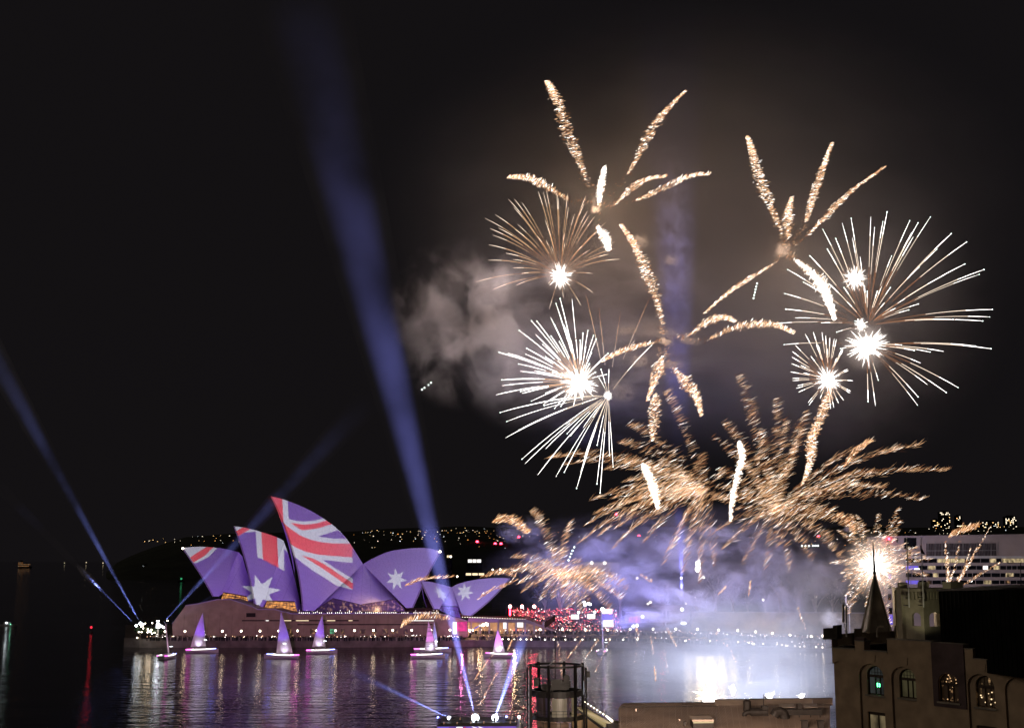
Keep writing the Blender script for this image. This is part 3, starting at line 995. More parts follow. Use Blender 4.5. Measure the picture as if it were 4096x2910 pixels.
for i, (x, y) in enumerate(R_LAMPS):
    q = lerp_edge(x)[0]
    street_lamp(x, y, q.y + 16, terrace_z(x), 'globe street lamp in the row above the smoky right-hand quay', 'lamps along the right-hand quay')
    if i % 3 == 0: lamp('lamp_light', P(x, y, q.y + 14.5), 60, (1, 0.8, 0.6), 0.4)
# lamps far back in the gardens, each on a tall post
for x, y in ((2468, 2311), (2725, 2310), (2815, 2309), (2782, 2388), (2991, 2420), (3052, 2397), (3263, 2419), (2744, 2412), (2467, 2295), (2549, 2311), (2647, 2379), (2602, 2407), (2592, 2413), (3177, 2480), (1803, 2225), (2001, 2276), (1829, 2304), (1971, 2277), (3263, 2385)):
    q = P(x, y, 640)
    street_lamp(x, y, 640, 6.0, 'lamp glowing on a tall post in the dark gardens behind the quay', 'tall lamps in the gardens')
# low lights along the quay edge
bol = thing('bollard_light', 'x', 'bollard light', (0, 0, 0))
bl = MB(); bl.tube([(0, 0, 0), (0, 0, 1.1)], 0.08, 6); bl.build('pole', M['black'], bol)
bl = MB(); bl.ball((0, 0, 0), 0.26, 8, 5); bl.build('lamp', M['globe'], bol).location = (0, 0, 1.2)
bfirst = True
def stretch(o, k, h0):
    for c in o.children:
        if c.name.startswith('pole'): c.scale = (1, 1, k)
        else: c.location = (0, 0, h0 * k)
LOW = [(x, 2556) for x in list(range(2010, 2110, 24)) + [2125, 2180, 2215, 2262, 2301, 2330, 2380, 2425, 2440, 2493, 2550]] + [(2742, 2561), (2840, 2562), (2952, 2566), (2996, 2568), (3010, 2572), (3015, 2574), (3053, 2573), (3108, 2575), (3128, 2578), (3143, 2579), (3150, 2580), (3180, 2582), (3200, 2585), (3218, 2583), (3264, 2588), (3290, 2592)]
for x, y in LOW:
    q, z = lerp_edge(x)
    if bfirst: o = bol; bfirst = False
    else: o = copy_tree(bol)
    g = P(x, y, q.y + 1.5)
    o.location = (g.x, g.y, z)
    stretch(o, max(.4, (g.z - z) / 1.2), 1.2)
    tag(o, 'small bright bollard light on the lower quay edge by the water', 'bollard light', 'bollard lights along the lower quay')

# ------------------------------------------------------------------ crowds
CLOTH = [mat('clothes_' + n, c, 0.9, 0, 0.3, 1) for n, c in (('dark', (0.03, 0.03, 0.04)), ('grey', (0.14, 0.13, 0.14)), ('pale', (0.4, 0.36, 0.34)), ('skin', (0.36, 0.22, 0.16)))]
PH = [glow('phone_white', (1, 0.92, 0.85), 9), glow('red_glint', (1, 0.08, 0.12), 8), glow('phone_warm', (1, 0.6, 0.35), 5)]  # red beads put glints of the red light into the crowd
def person_into(b, x, y, z, h, r):
    w_ = 0.24 * h / 1.7
    m = r.choice([0, 0, 0, 1, 1, 2])
    a = r.uniform(0, 3)
    ca, sa = math.cos(a), math.sin(a)
    ring = []
    for zz, k, t in ((0, .6, .5), (0.5 * h, .75, .6), (0.8 * h, 1.0, .6), (0.86 * h, .4, .35)):
        for sx_, sy_ in ((-1, -1), (1, -1), (1, 1), (-1, 1)):
            px_, py_ = sx_ * w_ * k, sy_ * w_ * t
            ring.append((x + px_ * ca - py_ * sa, y + px_ * sa + py_ * ca, z + zz))
    fs = []
    for i in range(3):
        for k in range(4):
            fs.append((i * 4 + k, i * 4 + (k + 1) % 4, i * 4 + 4 + (k + 1) % 4, i * 4 + 4 + k))
    fs.append((12, 13, 14, 15))
    b.add(ring, fs, m)
    b.ball((x, y, z + 0.93 * h), 0.13, 5, 4, mi=3)
def crowd(label, pts, seed, phone_glints, pmix, lift=0.0):
    r = random.Random(seed)
    b = MB()
    for x, y, z in pts:
        h = r.uniform(1.5, 1.85)
        person_into(b, x, y, z, h, r)
        if r.random() < phone_glints:
            k = r.choice(pmix)
            b.ball((x + r.uniform(-.3, .3), y - 0.3, z + h * r.uniform(.85, 1.15)), r.uniform(0.06, 0.17), 5, 3, mi=4 + k)
    o = b.build('crowd', CLOTH + PH)
    return tag(o, label, 'crowd', None, 'stuff')
r = random.Random(11)
pts = []
for k in range(900):
    x = r.uniform(590, 1850)
    Y = 516.5 + r.random() ** 1.5 * 13
    q = P(x, 2500, Y); pts.append((q.x, Y, 3.62))
crowd('dense dark crowd standing behind the sea wall below the podium', pts, 1, 0.10, [0, 0, 2])
pts = []
for k in range(1000):
    x = r.uniform(1860, 3300)
    q, z = lerp_edge(x)
    Y = q.y + 14 + r.random() * 14
    g = P(x, 2500, Y); pts.append((g.x, Y, terrace_z(x)))
crowd('crowd packed along the upper terrace under the quay lamps', pts, 2, 0.2, [0, 0, 2, 2])
pts = []
for k in range(650):
    x = r.uniform(1900, 3300)
    q, z = lerp_edge(x)
    Y = q.y + 1.2 + r.random() * 5
    g = P(x, 2500, Y); pts.append((g.x, Y, z))
crowd('crowd lining the lower quay right at the water', pts, 3, 0.10, [0, 2])
# forecourt steps rising to the stage, packed and lit red
st = MB()
s0 = [P(2030, 2500, 556), P(2480, 2500, 548)]
for k in range(14):
    f0 = k / 14
    y0 = 553 + 50 * f0
    st.box(((s0[0].x + s0[1].x) / 2 + 2, 553 + 25 + 25 * f0, 4.0 + 0.62 * k), (54 - k * 0.8, 50 - 50 * f0, 0.62))
tag(st.build('forecourt_steps', M['granite']), 'broad stone steps packed with people under red light', 'steps')
pts = []
for k in range(900):
    f0 = r.random()
    pts.append(((s0[0].x + s0[1].x) / 2 + 2 + r.uniform(-25, 25), 553.5 + 48 * f0, 4.0 + 0.62 * (int(f0 * 13) + 0.5)))
crowd('red lit crowd filling the forecourt steps', pts, 4, 0.75, [1, 1, 1, 1, 2, 0])
lamp('steps_red_light', (10, 585, 24), 7000, (1, 0.07, 0.12), 1.5)
pts = []
for k in range(150):
    x = r.uniform(1200, 1750)
    q = P(x, 2453, 540); pts.append((q.x, 539 + r.random() * 5, 13.1))
crowd('people standing along the podium rail under the shells', pts, 5, 0.12, [0, 2])

# ------------------------------------------------------------------ stage end of the forecourt
rig = thing('lighting_rig', 'black truss carrying three red flaring lamps left of the steps', 'lighting rig', P(2088, 2470, 600))
b = MB()
for dz in (0, 0.8):
    b.tube([P(2025, 2434, 600) + Vector((0, 0, dz)), P(2150, 2434, 600) + Vector((0, 0, dz))], 0.1, 4)
for x in (2025, 2150): b.tube([P(x, 2434, 600), P(x, 2480, 600)], 0.15, 4)
b.build('truss', M['black'], rig)
for x in (2040, 2088, 2137):
    b = MB(); b.ball(P(x, 2424, 599.5), 0.75, 8, 6); b.build('red_lamp', M['redhot'], rig)
    lamp('red_light', P(x, 2424, 596), 900, (1, .06, .1), .5, rig)
b = MB(); b.box(P(2040, 2447, 600), (0.8, .4, 3.2)); b.build('strip_lamp', M['red'], rig)
scr = thing('screen_tower', 'white lit scaffold tower with a big screen and a flood lamp on top', 'screen', P(2430, 2500, 556))
b = MB(); b.box(P(2429, 2443, 556), (4.6, .4, 2.2)); b.build('upper_screen', M['whitewin'], scr)
b = MB(); b.box(P(2433, 2492, 556), (4.6, .4, 3.0)); b.build('lower_screen', M['whitewin'], scr)
b = MB()
for x in (2406, 2455): b.tube([P(x, 2432, 556), P(x, 2515, 556)], 0.12, 4)
b.build('posts', M['steel'], scr)
b = MB(); b.box(P(2429, 2468, 556.2), (4.8, .2, 3.0)); b.build('blue_panel', M['bluewin'], scr)
b = MB(); b.ball(P(2410, 2435, 555), 0.75, 8, 6); b.build('flood_lamp', M['cool'], scr)
stg = thing('stage', 'concert stage with a peaked dark roof and red glowing back wall', 'stage', P(2560, 2490, 566))
b = MB()
b.prism([P(2492, 2439, 560), P(2530, 2424, 560), P(2600, 2424, 560), P(2652, 2441, 560), P(2640, 2445, 560), P(2500, 2444, 560)], (0, 14, 0)); b.build('roof', M['black'], stg)
b = MB(); b.prism([P(2500, 2443, 572), P(2640, 2443, 572), P(2640, 2492, 572), P(2500, 2492, 572)], (0, .4, 0))
M['ledwall'] = lobby_mat('led_wall', (0.55, 0.45, 1.0), 0.55, 0.35, 0.7, (2.5, 1, 2.5)); b.build('led_wall', M['ledwall'], stg)
b = MB(); b.prism([P(2514, 2466, 571), P(2560, 2462, 571), P(2560, 2489, 571), P(2514, 2489, 571)], (0, .3, 0))
M['redwall'] = lobby_mat('red_curtain', (1.0, 0.06, 0.07), 0.9, 0.25, 0.6, (2, 1, .6)); b.build('red_curtain', M['redwall'], stg)
b = MB(); b.box(P(2560, 2497, 566), (20, 12, 1.2)); b.build('deck', M['black'], stg)
b = MB()
for x in (2502, 2570, 2638): b.tube([P(x, 2443, 561), P(x, 2500, 561)], 0.2, 4)
b.build('pillars', M['black'], stg)
for x, y in ((2533, 2503), (2548, 2500), (2570, 2464)):
    b = MB(); b.ball(P(x, y, 559), 0.6, 8, 6); b.build('flood_lamp', M['cool'], stg)
lamp('stage_light', P(2570, 2460, 563), 1800, (.8, .7, 1), .5, stg)
rw = thing('stage_side_wall', 'long low hall with a red floodlit front beside the stage', 'building', P(2700, 2490, 575))
b = MB(); b.prism([P(2612, 2416, 575), P(2760, 2424, 575), P(2760, 2492, 575), P(2612, 2488, 575)], (0, 12, 0)); b.build('wall', M['concrete'], rw)
b = MB(); b.tube([P(2608, 2415, 574.6), P(2764, 2423, 574.6)], .4, 4); b.build('cornice', M['stone'], rw)
b = MB()
for x in range(2630, 2680, 14): b.box(P(x, 2455, 574.8), (.8, .3, 3.4))
b.build('window_bay', M['slotdark'], rw)
lamp('red_flood', P(2648, 2470, 566), 500, (1, .05, .06), .4, rw)
for lab, pts2 in (('kiosk glowing white left of the screen tower', (2300, 2465)), ('kiosk with a bright lamp right of the red steps', (2365, 2463)), ('lit kiosk in the concourse beside the pink wall', (2077, 2497))):
    t = thing('kiosk', lab, 'kiosk', P(pts2[0], pts2[1] + 10, 551))
    b = MB(); b.box(P(*pts2, 551), (3.4, 2, 2.0)); b.build('walls', M['whitewin'], t)
    b = MB(); b.box(P(pts2[0], pts2[1] - 11, 551), (4, 2.6, .25)); b.build('roof', M['black'], t)
    b = MB(); b.ball(P(pts2[0] + 14, pts2[1] - 17, 550), .5, 8, 6); b.build('flood_lamp', M['cool'], t)
for x, y in ((2337, 2408), (2338, 2418)):
    pass
fl = thing('floodlight_mast', 'tall mast with a cluster of white flood lamps behind the red steps', 'floodlight', P(2338, 2450, 600))
b = MB(); b.tube([P(2338, 2404, 600), P(2338, 2470, 600)], .14, 5); b.build('mast', M['steel'], fl)
for x, y in ((2337, 2407), (2340, 2418), (2353, 2412), (2360, 2415)):
    b = MB(); b.ball(P(x, y, 599.6), .6, 8, 6); b.build('flood_lamp', M['cool'], fl)
b = MB(); b.box(P(2112, 2385, 600), (.8, .3, 2.4)); b.box(P(2116, 2390, 600), (.4, .3, 2.4))
# far buildings beyond the gardens, lit fronts
for x, y, wv, hv_, lab in ((1898, 2242, 10, 2.2, 'low far building with a bright white lit front, right of the tall shells'), (1900, 2295, 14, 1.6, 'long low far building with a pale glowing front above the small shells'), (1797, 2224, 3.5, 1.6, 'tiny far boathouse with one white light by the right-hand shell peak')):
    Y = 900
    q = P(x, y, Y)
    t = thing('waterside_building', lab, 'building', (q.x, Y, 0))
    b = MB(); b.box((q.x, Y + 3, q.z / 2 + 1), (wv * 1.15, 5, q.z + 1)); b.build('walls', M['darkclad'], t)
    b = MB()
    for k in range(3): b.box((q.x + (k - 1) * wv / 3, Y + .3, q.z), (wv / 3.6, .3, hv_))
    b.build('lit_front', M['whitewin'] if hv_ > 1.7 else M['palewin'], t)
fer = thing('terminal_hall', 'pale far hall with two bright lamps seen through the orange sparks', 'building', P(2390, 2270, 760))
b = MB(); b.box(P(2390, 2270, 760), (26, 10, 6)); b.build('walls', M['apt'], fer)
b = MB(); b.box(P(2390, 2248, 760), (28, 11, .6)); b.build('roof', M['stone'], fer)
for x in (2367, 2419):
    b = MB(); b.ball(P(x, 2250, 753), .8, 8, 6); b.build('flood_lamp', M['globe'], fer)
    lamp('hall_light', P(x, 2246, 751), 500, (1, .9, .7), .4, fer)

# parasols on the lower quay
par = thing('parasol', 'x', 'parasol', (0, 0, 0))
b = MB()
nv = 8
b.add([(0, 0, 3.0)] + [(2.0 * math.cos(k * math.pi / 4), 2.0 * math.sin(k * math.pi / 4), 2.25) for k in range(nv)] + [(0, 0, 2.8)], [(0, 1 + k, 1 + (k + 1) % nv) for k in range(nv)] + [(nv + 1, 1 + (k + 1) % nv, 1 + k) for k in range(nv)])
M['canvas'] = mat('tan_canvas', (0.55, 0.42, 0.25), .9)
b.build('canopy', M['canvas'], par)
b = MB(); b.tube([(0, 0, 0), (0, 0, 2.85)], .06, 5); b.build('pole', M['steel'], par)
for i, x in enumerate((2372, 2415, 2455, 2698, 2737, 2776, 2815, 2905)):
    o = par if i == 0 else copy_tree(par)
    q, z = lerp_edge(x)
    g = P(x, 2550, q.y + 6)
    o.location = (g.x, g.y, z)
    tag(o, 'tan canvas parasol on the lower quay by the water', 'parasol', 'parasols along the lower quay')
    if i in (0, 3, 5): lamp('parasol_light', (g.x + 2.5, g.y - 2, z + 1.2), 60, (1, .7, .4), .2)

# sandstone retaining wall and garden trees behind
rw2 = thing('retaining_wall', 'long sandstone cliff wall with a coping rail, half hidden by smoke', 'wall', P(3000, 2500, 566))
b = MB()
b.prism([P(2770, 2447, 566), P(3300, 2449, 560), P(4100, 2460, 550), P(4100, 2560, 550), P(3300, 2545, 560), P(2770, 2520, 566)], (0, 4, 0)); b.build('wall', mat('sandstone_cliff', (0.33, 0.26, 0.17), .95, 0, .45, .25, .5), rw2)
b = MB(); b.tube([P(2770, 2446, 565.5), P(3300, 2448, 559.5), P(4100, 2459, 549.5)], .35, 4); b.build('coping', M['concrete'], rw2)
for x, y in ((2990, 2500), (3100, 2505)): lamp('wall_uplight', P(x, y + 18, 554), 1500, (1, .75, .35), .4, rw2)

def leaf_cluster(b, c, rx, rz, n, r, size):
    for k in range(n):
        while True:
            u = [r.uniform(-1, 1) for _ in range(3)]
            if 0.15 < sum(q * q for q in u) < 1: break
        p_ = Vector((c[0] + u[0] * rx, c[1] + u[1] * rx, c[2] + u[2] * rz))
        a = Vector([r.gauss(0, 1) for _ in range(3)]).normalized() * size * r.uniform(.6, 1.3)
        d = Vector([r.gauss(0, 1) for _ in range(3)]).normalized()
        e = a.cross(d).normalized() * size * r.uniform(.4, .9)
        b.add([p_ - a, p_ - e, p_ + a, p_ + e], [(0, 1, 2, 3)])
def tree(x, Y, zb, h, wr, label, seed, group=None, m=None, bare=False):
    r = random.Random(seed)
    t = thing('garden_tree', label, 'tree', (x, Y, zb), group)
    b = MB()
    top = Vector((x + r.uniform(-.5, .5), Y, zb + h * .55))
    b.tube([(x, Y, zb), Vector((x, Y, zb + h * .3)), top], [h * .04, h * .028, h * .018], 6)
    ends = []
    for k in range(7):
        a = k * 0.9 + r.uniform(-.3, .3)
        e = Vector((x + math.cos(a) * wr * r.uniform(.5, .85), Y + math.sin(a) * wr * .7, zb + h * r.uniform(.6, .92)))
        s_ = Vector((x, Y, zb + h * r.uniform(.28, .5)))
        mid = s_.lerp(e, .5) + Vector((0, 0, h * .05))
        b.tube([s_, mid, e], [h * .017, h * .011, h * .005], 5)
        ends.append(e)
        for j in range(3):
            e2 = e + Vector((r.uniform(-1, 1), r.uniform(-1, 1), r.uniform(.1, 1))) * wr * .3
            b.tube([e.lerp(mid, .3), e2], [h * .006, h * .003], 4)
    b.build('trunk', M['bark'], t)
    b = MB()
    for e in ends:
        leaf_cluster(b, e, wr * .42, h * .16, 8 if bare else 70, r, .28 if bare else .55)
    b.build('crown', m or M['leaf'], t)
    return t
tree(P(2640, 2420, 585).x, 585, 6, 21, 7.5, 'pale trunked tree floodlit white above the stage roof', 3, bare=True)
lamp('tree_uplight', P(2620, 2425, 578), 40000, (.9, 1, .85), .4)
tree(P(2662, 2420, 592).x, 592, 6, 17, 3, 'slender pale tree just right of the floodlit tree', 4, bare=True)
for i, (x, y) in enumerate(((2790, 2400), (2860, 2395), (2930, 2400), (2990, 2398), (3060, 2402), (3120, 2395), (3190, 2402), (3260, 2398), (3330, 2396), (3400, 2400), (2480, 2390), (2240, 2385), (2180, 2390), (2300, 2388))):
    Y = 600 + (i * 37 % 50)
    tree(P(x, y, Y).x, Y, 6, 17 + (i * 7 % 9), 7, 'dark leafy tree in the gardens behind the quay', 20 + i, 'dark trees in the gardens')
# tree and lamps on the point at the left end
for i, (x, h_) in enumerate(((560, 4.6), (590, 5.2), (622, 4.6))):
    tree(P(x, 2550, 530).x, 530, 3.6, h_, 2.3, ['low lit tree at the left tip of the point', 'low lit tree second from the left tip of the point', 'low lit tree beside the white lamp column on the point'][i], 60 + i, m=M['leaf'])
lamp('point_light', P(590, 2520, 527), 120, (1, .7, .4), .5)
pl = thing('lamp_column', 'bright white lamp column on the point at the left end', 'lamp', P(632, 2555, 522))
b = MB(); b.tube([P(632, 2552, 522), P(632, 2515, 522)], .3, 8); b.build('pole', M['white'], pl)
b = MB(); b.box(P(632, 2501, 522), (1.1, 1.1, 1.9)); b.build('lantern', M['cool'], pl)
b = MB(); b.box(P(632, 2482.5, 522), (1.0, 1.0, .35)); b.build('cap', M['cool'], pl)
lamp('column_light', P(632, 2508, 519), 60, (.9, .95, 1), .5, pl)
wl = [(575, 2494), (581, 2492), (609, 2490), (565, 2504), (571, 2500), (573, 2511), (591, 2514), (592, 2518), (594, 2523), (566, 2526), (590, 2527), (555, 2526), (606, 2517), (670, 2481), (608, 2532), (618, 2529), (549, 2549)]
fp = thing('post_lamp', 'x', 'lamp', (0, 0, 0))
b = MB(); b.tube([(0, 0, 0), (0, 0, 1.0)], .05, 5); b.build('pole', M['black'], fp)
b = MB(); b.ball((0, 0, 0), .27, 8, 6); b.build('globe', M['globe'], fp).location = (0, 0, 1)
for i, (x, y) in enumerate(wl):
    o = copy_tree(fp) if i else fp
    q = P(x, y, 524)
    o.location = (q.x, q.y, 3.6); stretch(o, max(.3, q.z - 3.6), 1.0)
    tag(o, 'round white lamp among the trees on the left point', 'lamp', 'lamps clustered on the left point')

# ================================================================== BOATS
M['hullw'] = mat('boat_hull_white', (0.6, 0.58, 0.6), .35, 0, .08, .5)
M['sail'] = mat('sailcloth', (0.85, 0.84, 0.85), .8, 0, .06, 1.0)
def yacht(px, wl_, wpx, label, sail=None, bow=1, end_on=False, mast=None, lampc=(.24, .06, 1), strength=1.0, strip=('hot', 'magenta', 'bluestrip'), battens=0):
    g = G(px, wl_)
    Y = g.y
    s = mpp(Y)
    L = wpx * s
    t = thing('sailing_yacht', label, 'yacht', g, 'illuminated yachts in the harbour')
    ax = Vector((0.30, 1, 0)).normalized() if end_on else Vector((bow, 0.12, 0)).normalized()
    if end_on: L = 10.5
    sd = Vector((-ax.y, ax.x, 0))
    B = 3.3 if not end_on else wpx * s * .8
    fb = 1.25
    n = 12
    vs, fs = [], []
    gun = [[], []]
    for i in range(n + 1):
        f_ = i / n
        wv = B / 2 * (math.sin(math.pi * min(1, (1 - f_) * .62 + .0)) ** .7 if f_ < .999 else .02) * (0.75 + .25 * math.sin(math.pi * f_))
        wv = max(.04, wv)
        c = g + ax * (f_ - .5) * L
        rise = .35 * f_ ** 2
        over = (.0 if f_ < .9 else (f_ - .9) * 3)
        sec = [(-wv, fb + rise), (-wv * .92, .45), (-wv * .5 * (1 - over), -.15), (wv * .5 * (1 - over), -.15), (wv * .92, .45), (wv, fb + rise)]
        for q in sec: vs.append(c + sd * q[0] + Vector((0, 0, q[1])))
        gun[0].append(c - sd * wv * 1.03 + Vector((0, 0, fb + rise + .12))); gun[1].append(c + sd * wv * 1.03 + Vector((0, 0, fb + rise + .12)))
    for i in range(n):
        for k in range(5): fs.append((i * 6 + k, i * 6 + k + 1, i * 6 + k + 7, i * 6 + k + 6))
        fs.append((i * 6 + 5, i * 6, i * 6 + 6, i * 6 + 11))
    fs += [(0, 1, 2, 3, 4, 5), tuple(n * 6 + k for k in (5, 4, 3, 2, 1, 0))]
    b = MB(); b.add(vs, fs); b.build('hull', M['hullw'], t)
    b = MB(); c = g + ax * (-.06 * L) + Vector((0, 0, fb + .35))
    b.hexa([c + ax * x_ + sd * y_ + Vector((0, 0, z_)) for z_, k in ((-.25, 1), (.35, .8)) for x_, y_ in ((-L * .2 * k, -B * .28 * k), (L * .2 * k, -B * .28 * k), (L * .2 * k, B * .28 * k), (-L * .2 * k, B * .28 * k))])
    b.build('cabin', M['hullw'], t)
    for sgn in (0, 1):
        b = MB()
        b.tube(gun[sgn][:3], .1, 5, 1); b.tube(gun[sgn][2:10], .11, 5, 0); b.tube(gun[sgn][9:12], .1, 5, 2)
        b.build('light_strip', [M[q] for q in strip], t)
    mp_ = mast or sail[0]
    mb_ = g + Vector((0, 0, fb + .3))
    if sail:
        ap = P(sail[0][0], sail[0][1], Y); fa = P(sail[1][0], sail[1][1], Y); fb_ = P(sail[2][0], sail[2][1], Y)
        mast_bot = Vector((fb_.x, Y, fb + .2)) if abs(fb_.x - ap.x) < abs(fa.x - ap.x) else Vector((fa.x, Y, fb + .2))
        b = MB(); b.tube([mast_bot + Vector((0, .1, 0)), ap + Vector((0, .1, .4))], [.11, .06], 6); b.build('mast', M['steel'], t)
        rows = []
        for j in range(15):
            f_ = j / 14
            row = []
            for i in range(9):
                h = i / 8
                e = fa.lerp(fb_, h)
                q = e.lerp(ap, f_)
                roach = math.sin(math.pi * f_) * .35 * (1 if fa.x > fb_.x else -1)
                q = q + Vector((roach * (1 - h if fa.x > fb_.x else (1 - h)), 1.1 * math.sin(math.pi * h) * math.sin(math.pi * (f_ * .8 + .1)) * (1 - f_ * .6) * .7, 0))
                row.append(q)
            rows.append(row)
        so = grid_mesh('sail', rows, M['sail'], t)
        if battens:
            b = MB()
            for k in range(battens):
                rr = rows[int((k + 1) * 14 / (battens + 1))]
                b.tube([q - Vector((0, .08, 0)) for q in rr], .06, 4)
            b.build('batten', M['black'], so)
        b = MB(); b.tube([fa - Vector((0, .05, .15)), fb_ - Vector((0, .05, .15))], .09, 6); b.build('boom', M['steel'], t)
        c = fa.lerp(fb_, .5)
        h = (ap - c).length
        lamp('deck_lamp', c + Vector((0, -1.5, .3)), 260 * strength, (.8, .7, 1), .25, t, 'SPOT', rad(95), c + Vector((0, .5, 1.3)), .9)
        lamp('sail_wash', c + Vector((0, -4.5, -.2)), 2800 * strength, lampc, .3, t, 'SPOT', rad(56), c.lerp(ap, .62), .9)
    else:
        ap = P(mast[0], mast[1], Y)
        b = MB(); b.tube([mb_, ap], [.28, .2], 8); b.build('mast', M['sail'], t)
        lamp('mast_wash', mb_ + Vector((0, -3.2, .2)), 900 * strength, lampc, .3, t, 'SPOT', rad(60), mb_.lerp(ap, .5), .9)
    for k in (.2, .8):
        b = MB(); b.box(mb_.lerp(ap, .25) + Vector(((k - .5) * 4.2, -.2, 0)), (1.2, .06, .05))
        if k > .5: b.build('spreader', M['cool'], t)
yacht(674, 2632, 58, 'small yacht seen end on with bare pink lit mast, leftmost of the yachts', None, 1, True, (662, 2490), (1, .6, .85), .8)
yacht(809, 2609, 124, 'yacht with tall pale violet sail near the left point', [(811, 2449), (762, 2585), (824, 2582)], 1, strength=1.15)
yacht(1124, 2632, 138, 'yacht with blue violet sail, lowest in the water of those before the podium', [(1124, 2446), (1170, 2608), (1105, 2610)], -1, lampc=(.13, .06, 1))
yacht(1287, 2612, 120, 'yacht with narrow white violet sail in front of the podium slots', [(1289, 2459), (1249, 2584), (1302, 2582)], 1, lampc=(.24, .06, 1))
yacht(1731, 2606, 146, 'farther yacht of the overlapping pair, with a slim blue lit sail', [(1737, 2484), (1750, 2585), (1726, 2586)], 1, lampc=(.33, .3, 1), strength=.8)
yacht(1712, 2630, 134, 'nearer yacht of the overlapping pair, with a pink battened sail', [(1714, 2482), (1744, 2600), (1698, 2601)], 1, lampc=(.8, .12, .8), strength=.9, battens=5)
yacht(1991, 2627, 112, 'yacht with short pink tinged sail glowing white at its foot', [(1990, 2518), (2019, 2605), (1970, 2606)], -1, lampc=(.7, .12, .9), strength=1.3, strip=('hot', 'magenta', 'magenta'))
yacht(2412, 2613, 50, 'yacht seen end on with a tall violet mast right of the flag tower', None, 1, True, (2410, 2480), (.7, .4, 1), .8)

# far ships, buoys and the red beacon
bc = thing('channel_beacon', 'red light beacon standing in the dark water at far left', 'beacon', G(365, 2530))
q = G(365, 2530)
b = MB(); b.tube([q - Vector((0, 0, .5)), q + Vector((0, 0, .9))], [1.0, .5], 10); b.build('base', M['black'], bc)
b = MB(); b.tube([q + Vector((0, 0, .9)), P(365, 2509, q.y)], .12, 6); b.build('post', M['black'], bc)
b = MB(); b.ball(P(365, 2507, q.y), .62, 8, 6); b.build('lantern', M['beacon'], bc)
lamp('beacon_light', P(365, 2507, q.y - 1.5), 12, (1, .03, .04), .5, bc)
sb = thing('motor_boat', 'small motor boat with white and green lights at the far left edge', 'boat', G(28, 2503))
q = G(28, 2503)
b = MB(); b.prism([(q.x - 5, q.y, .9), (q.x + 5, q.y, .9), (q.x + 3.6, q.y, -.2), (q.x - 4.4, q.y, -.2)], (0, 2.4, 0)); b.build('hull', M['hullw'], sb)
b = MB(); b.box((q.x - .5, q.y + 1.2, 1.6), (3.6, 1.8, 1.4)); b.build('cabin', M['hullw'], sb)
b = MB(); b.ball(P(26, 2489, q.y), .5, 8, 6); b.build('mast_lamp', glow('boat_lamp', (.85, .95, 1), 4), sb)
b = MB(); b.ball(P(42, 2495, q.y), .3, 8, 6); b.build('side_lamp', glow('boat_green', (.3, 1, .6), 2.5), sb)
sh = thing('passenger_ship', 'far passenger ship with rows of orange lights at the left', 'ship', P(97, 2256, 6000) * 1)
c = P(97, 2256, 5200)
sh.location = (c.x, c.y, 0); ORI[sh.name] = Vector((c.x, c.y, 0))
k = mpp(5200)
b = MB(); b.prism([(c.x - 26 * k, c.y, 7), (c.x + 28 * k, c.y, 7), (c.x + 23 * k, c.y, -1), (c.x - 24 * k, c.y, -1)], (0, 14, 0)); b.build('hull', M['darkclad'], sh)
b = MB(); b.box((c.x - 4 * k, c.y + 7, 13), (42 * k, 10, 12)); b.box((c.x - 14 * k, c.y + 7, 25), (10 * k, 6, 13)); b.build('superstructure', M['darkclad'], sh)
b = MB()
for j, n_ in enumerate((9, 10, 4)):
    for i in range(n_): b.box((c.x - 22 * k + i * 4.9 * k, c.y - .4, 8 + j * 7), (3.2 * k, .5, 2.6), mi=(i + j) % 3 == 0)
b.build('cabin_lights', [glow('ship_orange', (1, .45, .16), .28), glow('ship_cream', (1, .7, .45), .3)], sh)
def far_boat(x, y, m, label, Y=1500, rr=.9):
    q = P(x, y, Y)
    t = thing('distant_boat', label, 'boat', (q.x, Y, 0))
    b = MB(); b.prism([(q.x - 6, Y, 1.6), (q.x + 6, Y, 1.6), (q.x + 4.5, Y, -.3), (q.x - 5, Y, -.3)], (0, 3, 0)); b.build('hull', M['darkclad'], t)
    b = MB(); b.box((q.x, Y + 1.5, 2.6), (5, 2.2, 2)); b.build('cabin', M['darkclad'], t)
    b = MB(); b.tube([(q.x, Y + 1, 3.5), (q.x, Y + 1, q.z)], .12, 5); b.build('mast', M['black'], t)
    b = MB(); b.ball((q.x, Y, q.z), rr, 8, 6); b.build('mast_lamp', m, t)
far_house(577, 2263, 3, 1.5)
far_boat(725, 2313, glow('far_green', (.1, 1, .4), .4), 'distant boat showing one green mast light left of the hall', 2050, 1.7)
far_boat(412, 2250, M['palewin'], 'distant boat with a faint cream light under the left beam', 8500, 3.6)
far_boat(345, 2248, M['palewin'], 'distant boat with a dim cabin light near the horizon', 8800, 3.4)
far_boat(258, 2250, M['palewin'], 'faintest distant boat light, right of the passenger ship', 8700, 2.6)
for x, y in ((1909, 2166), (1981, 2174), (2004, 2174), (2075, 2147), (2465, 2055), (2556, 2143), (3274, 2145)):
    q = hill_pt(x, max(y, 2120)); Y = q.y
    p_ = P(x, y, Y)
    t = thing('hill_beacon', 'red warning beacon on a thin mast on the far hill', 'beacon', (p_.x, Y, 0), 'red beacons on the far hill')
    b = MB(); b.tube([(p_.x, Y, min(q.z, p_.z) - 30), p_], .6, 5); b.build('mast', M['black'], t)
    b = MB(); b.ball(p_, 3.0, 8, 6); b.build('red_lamp', M['red'], t)
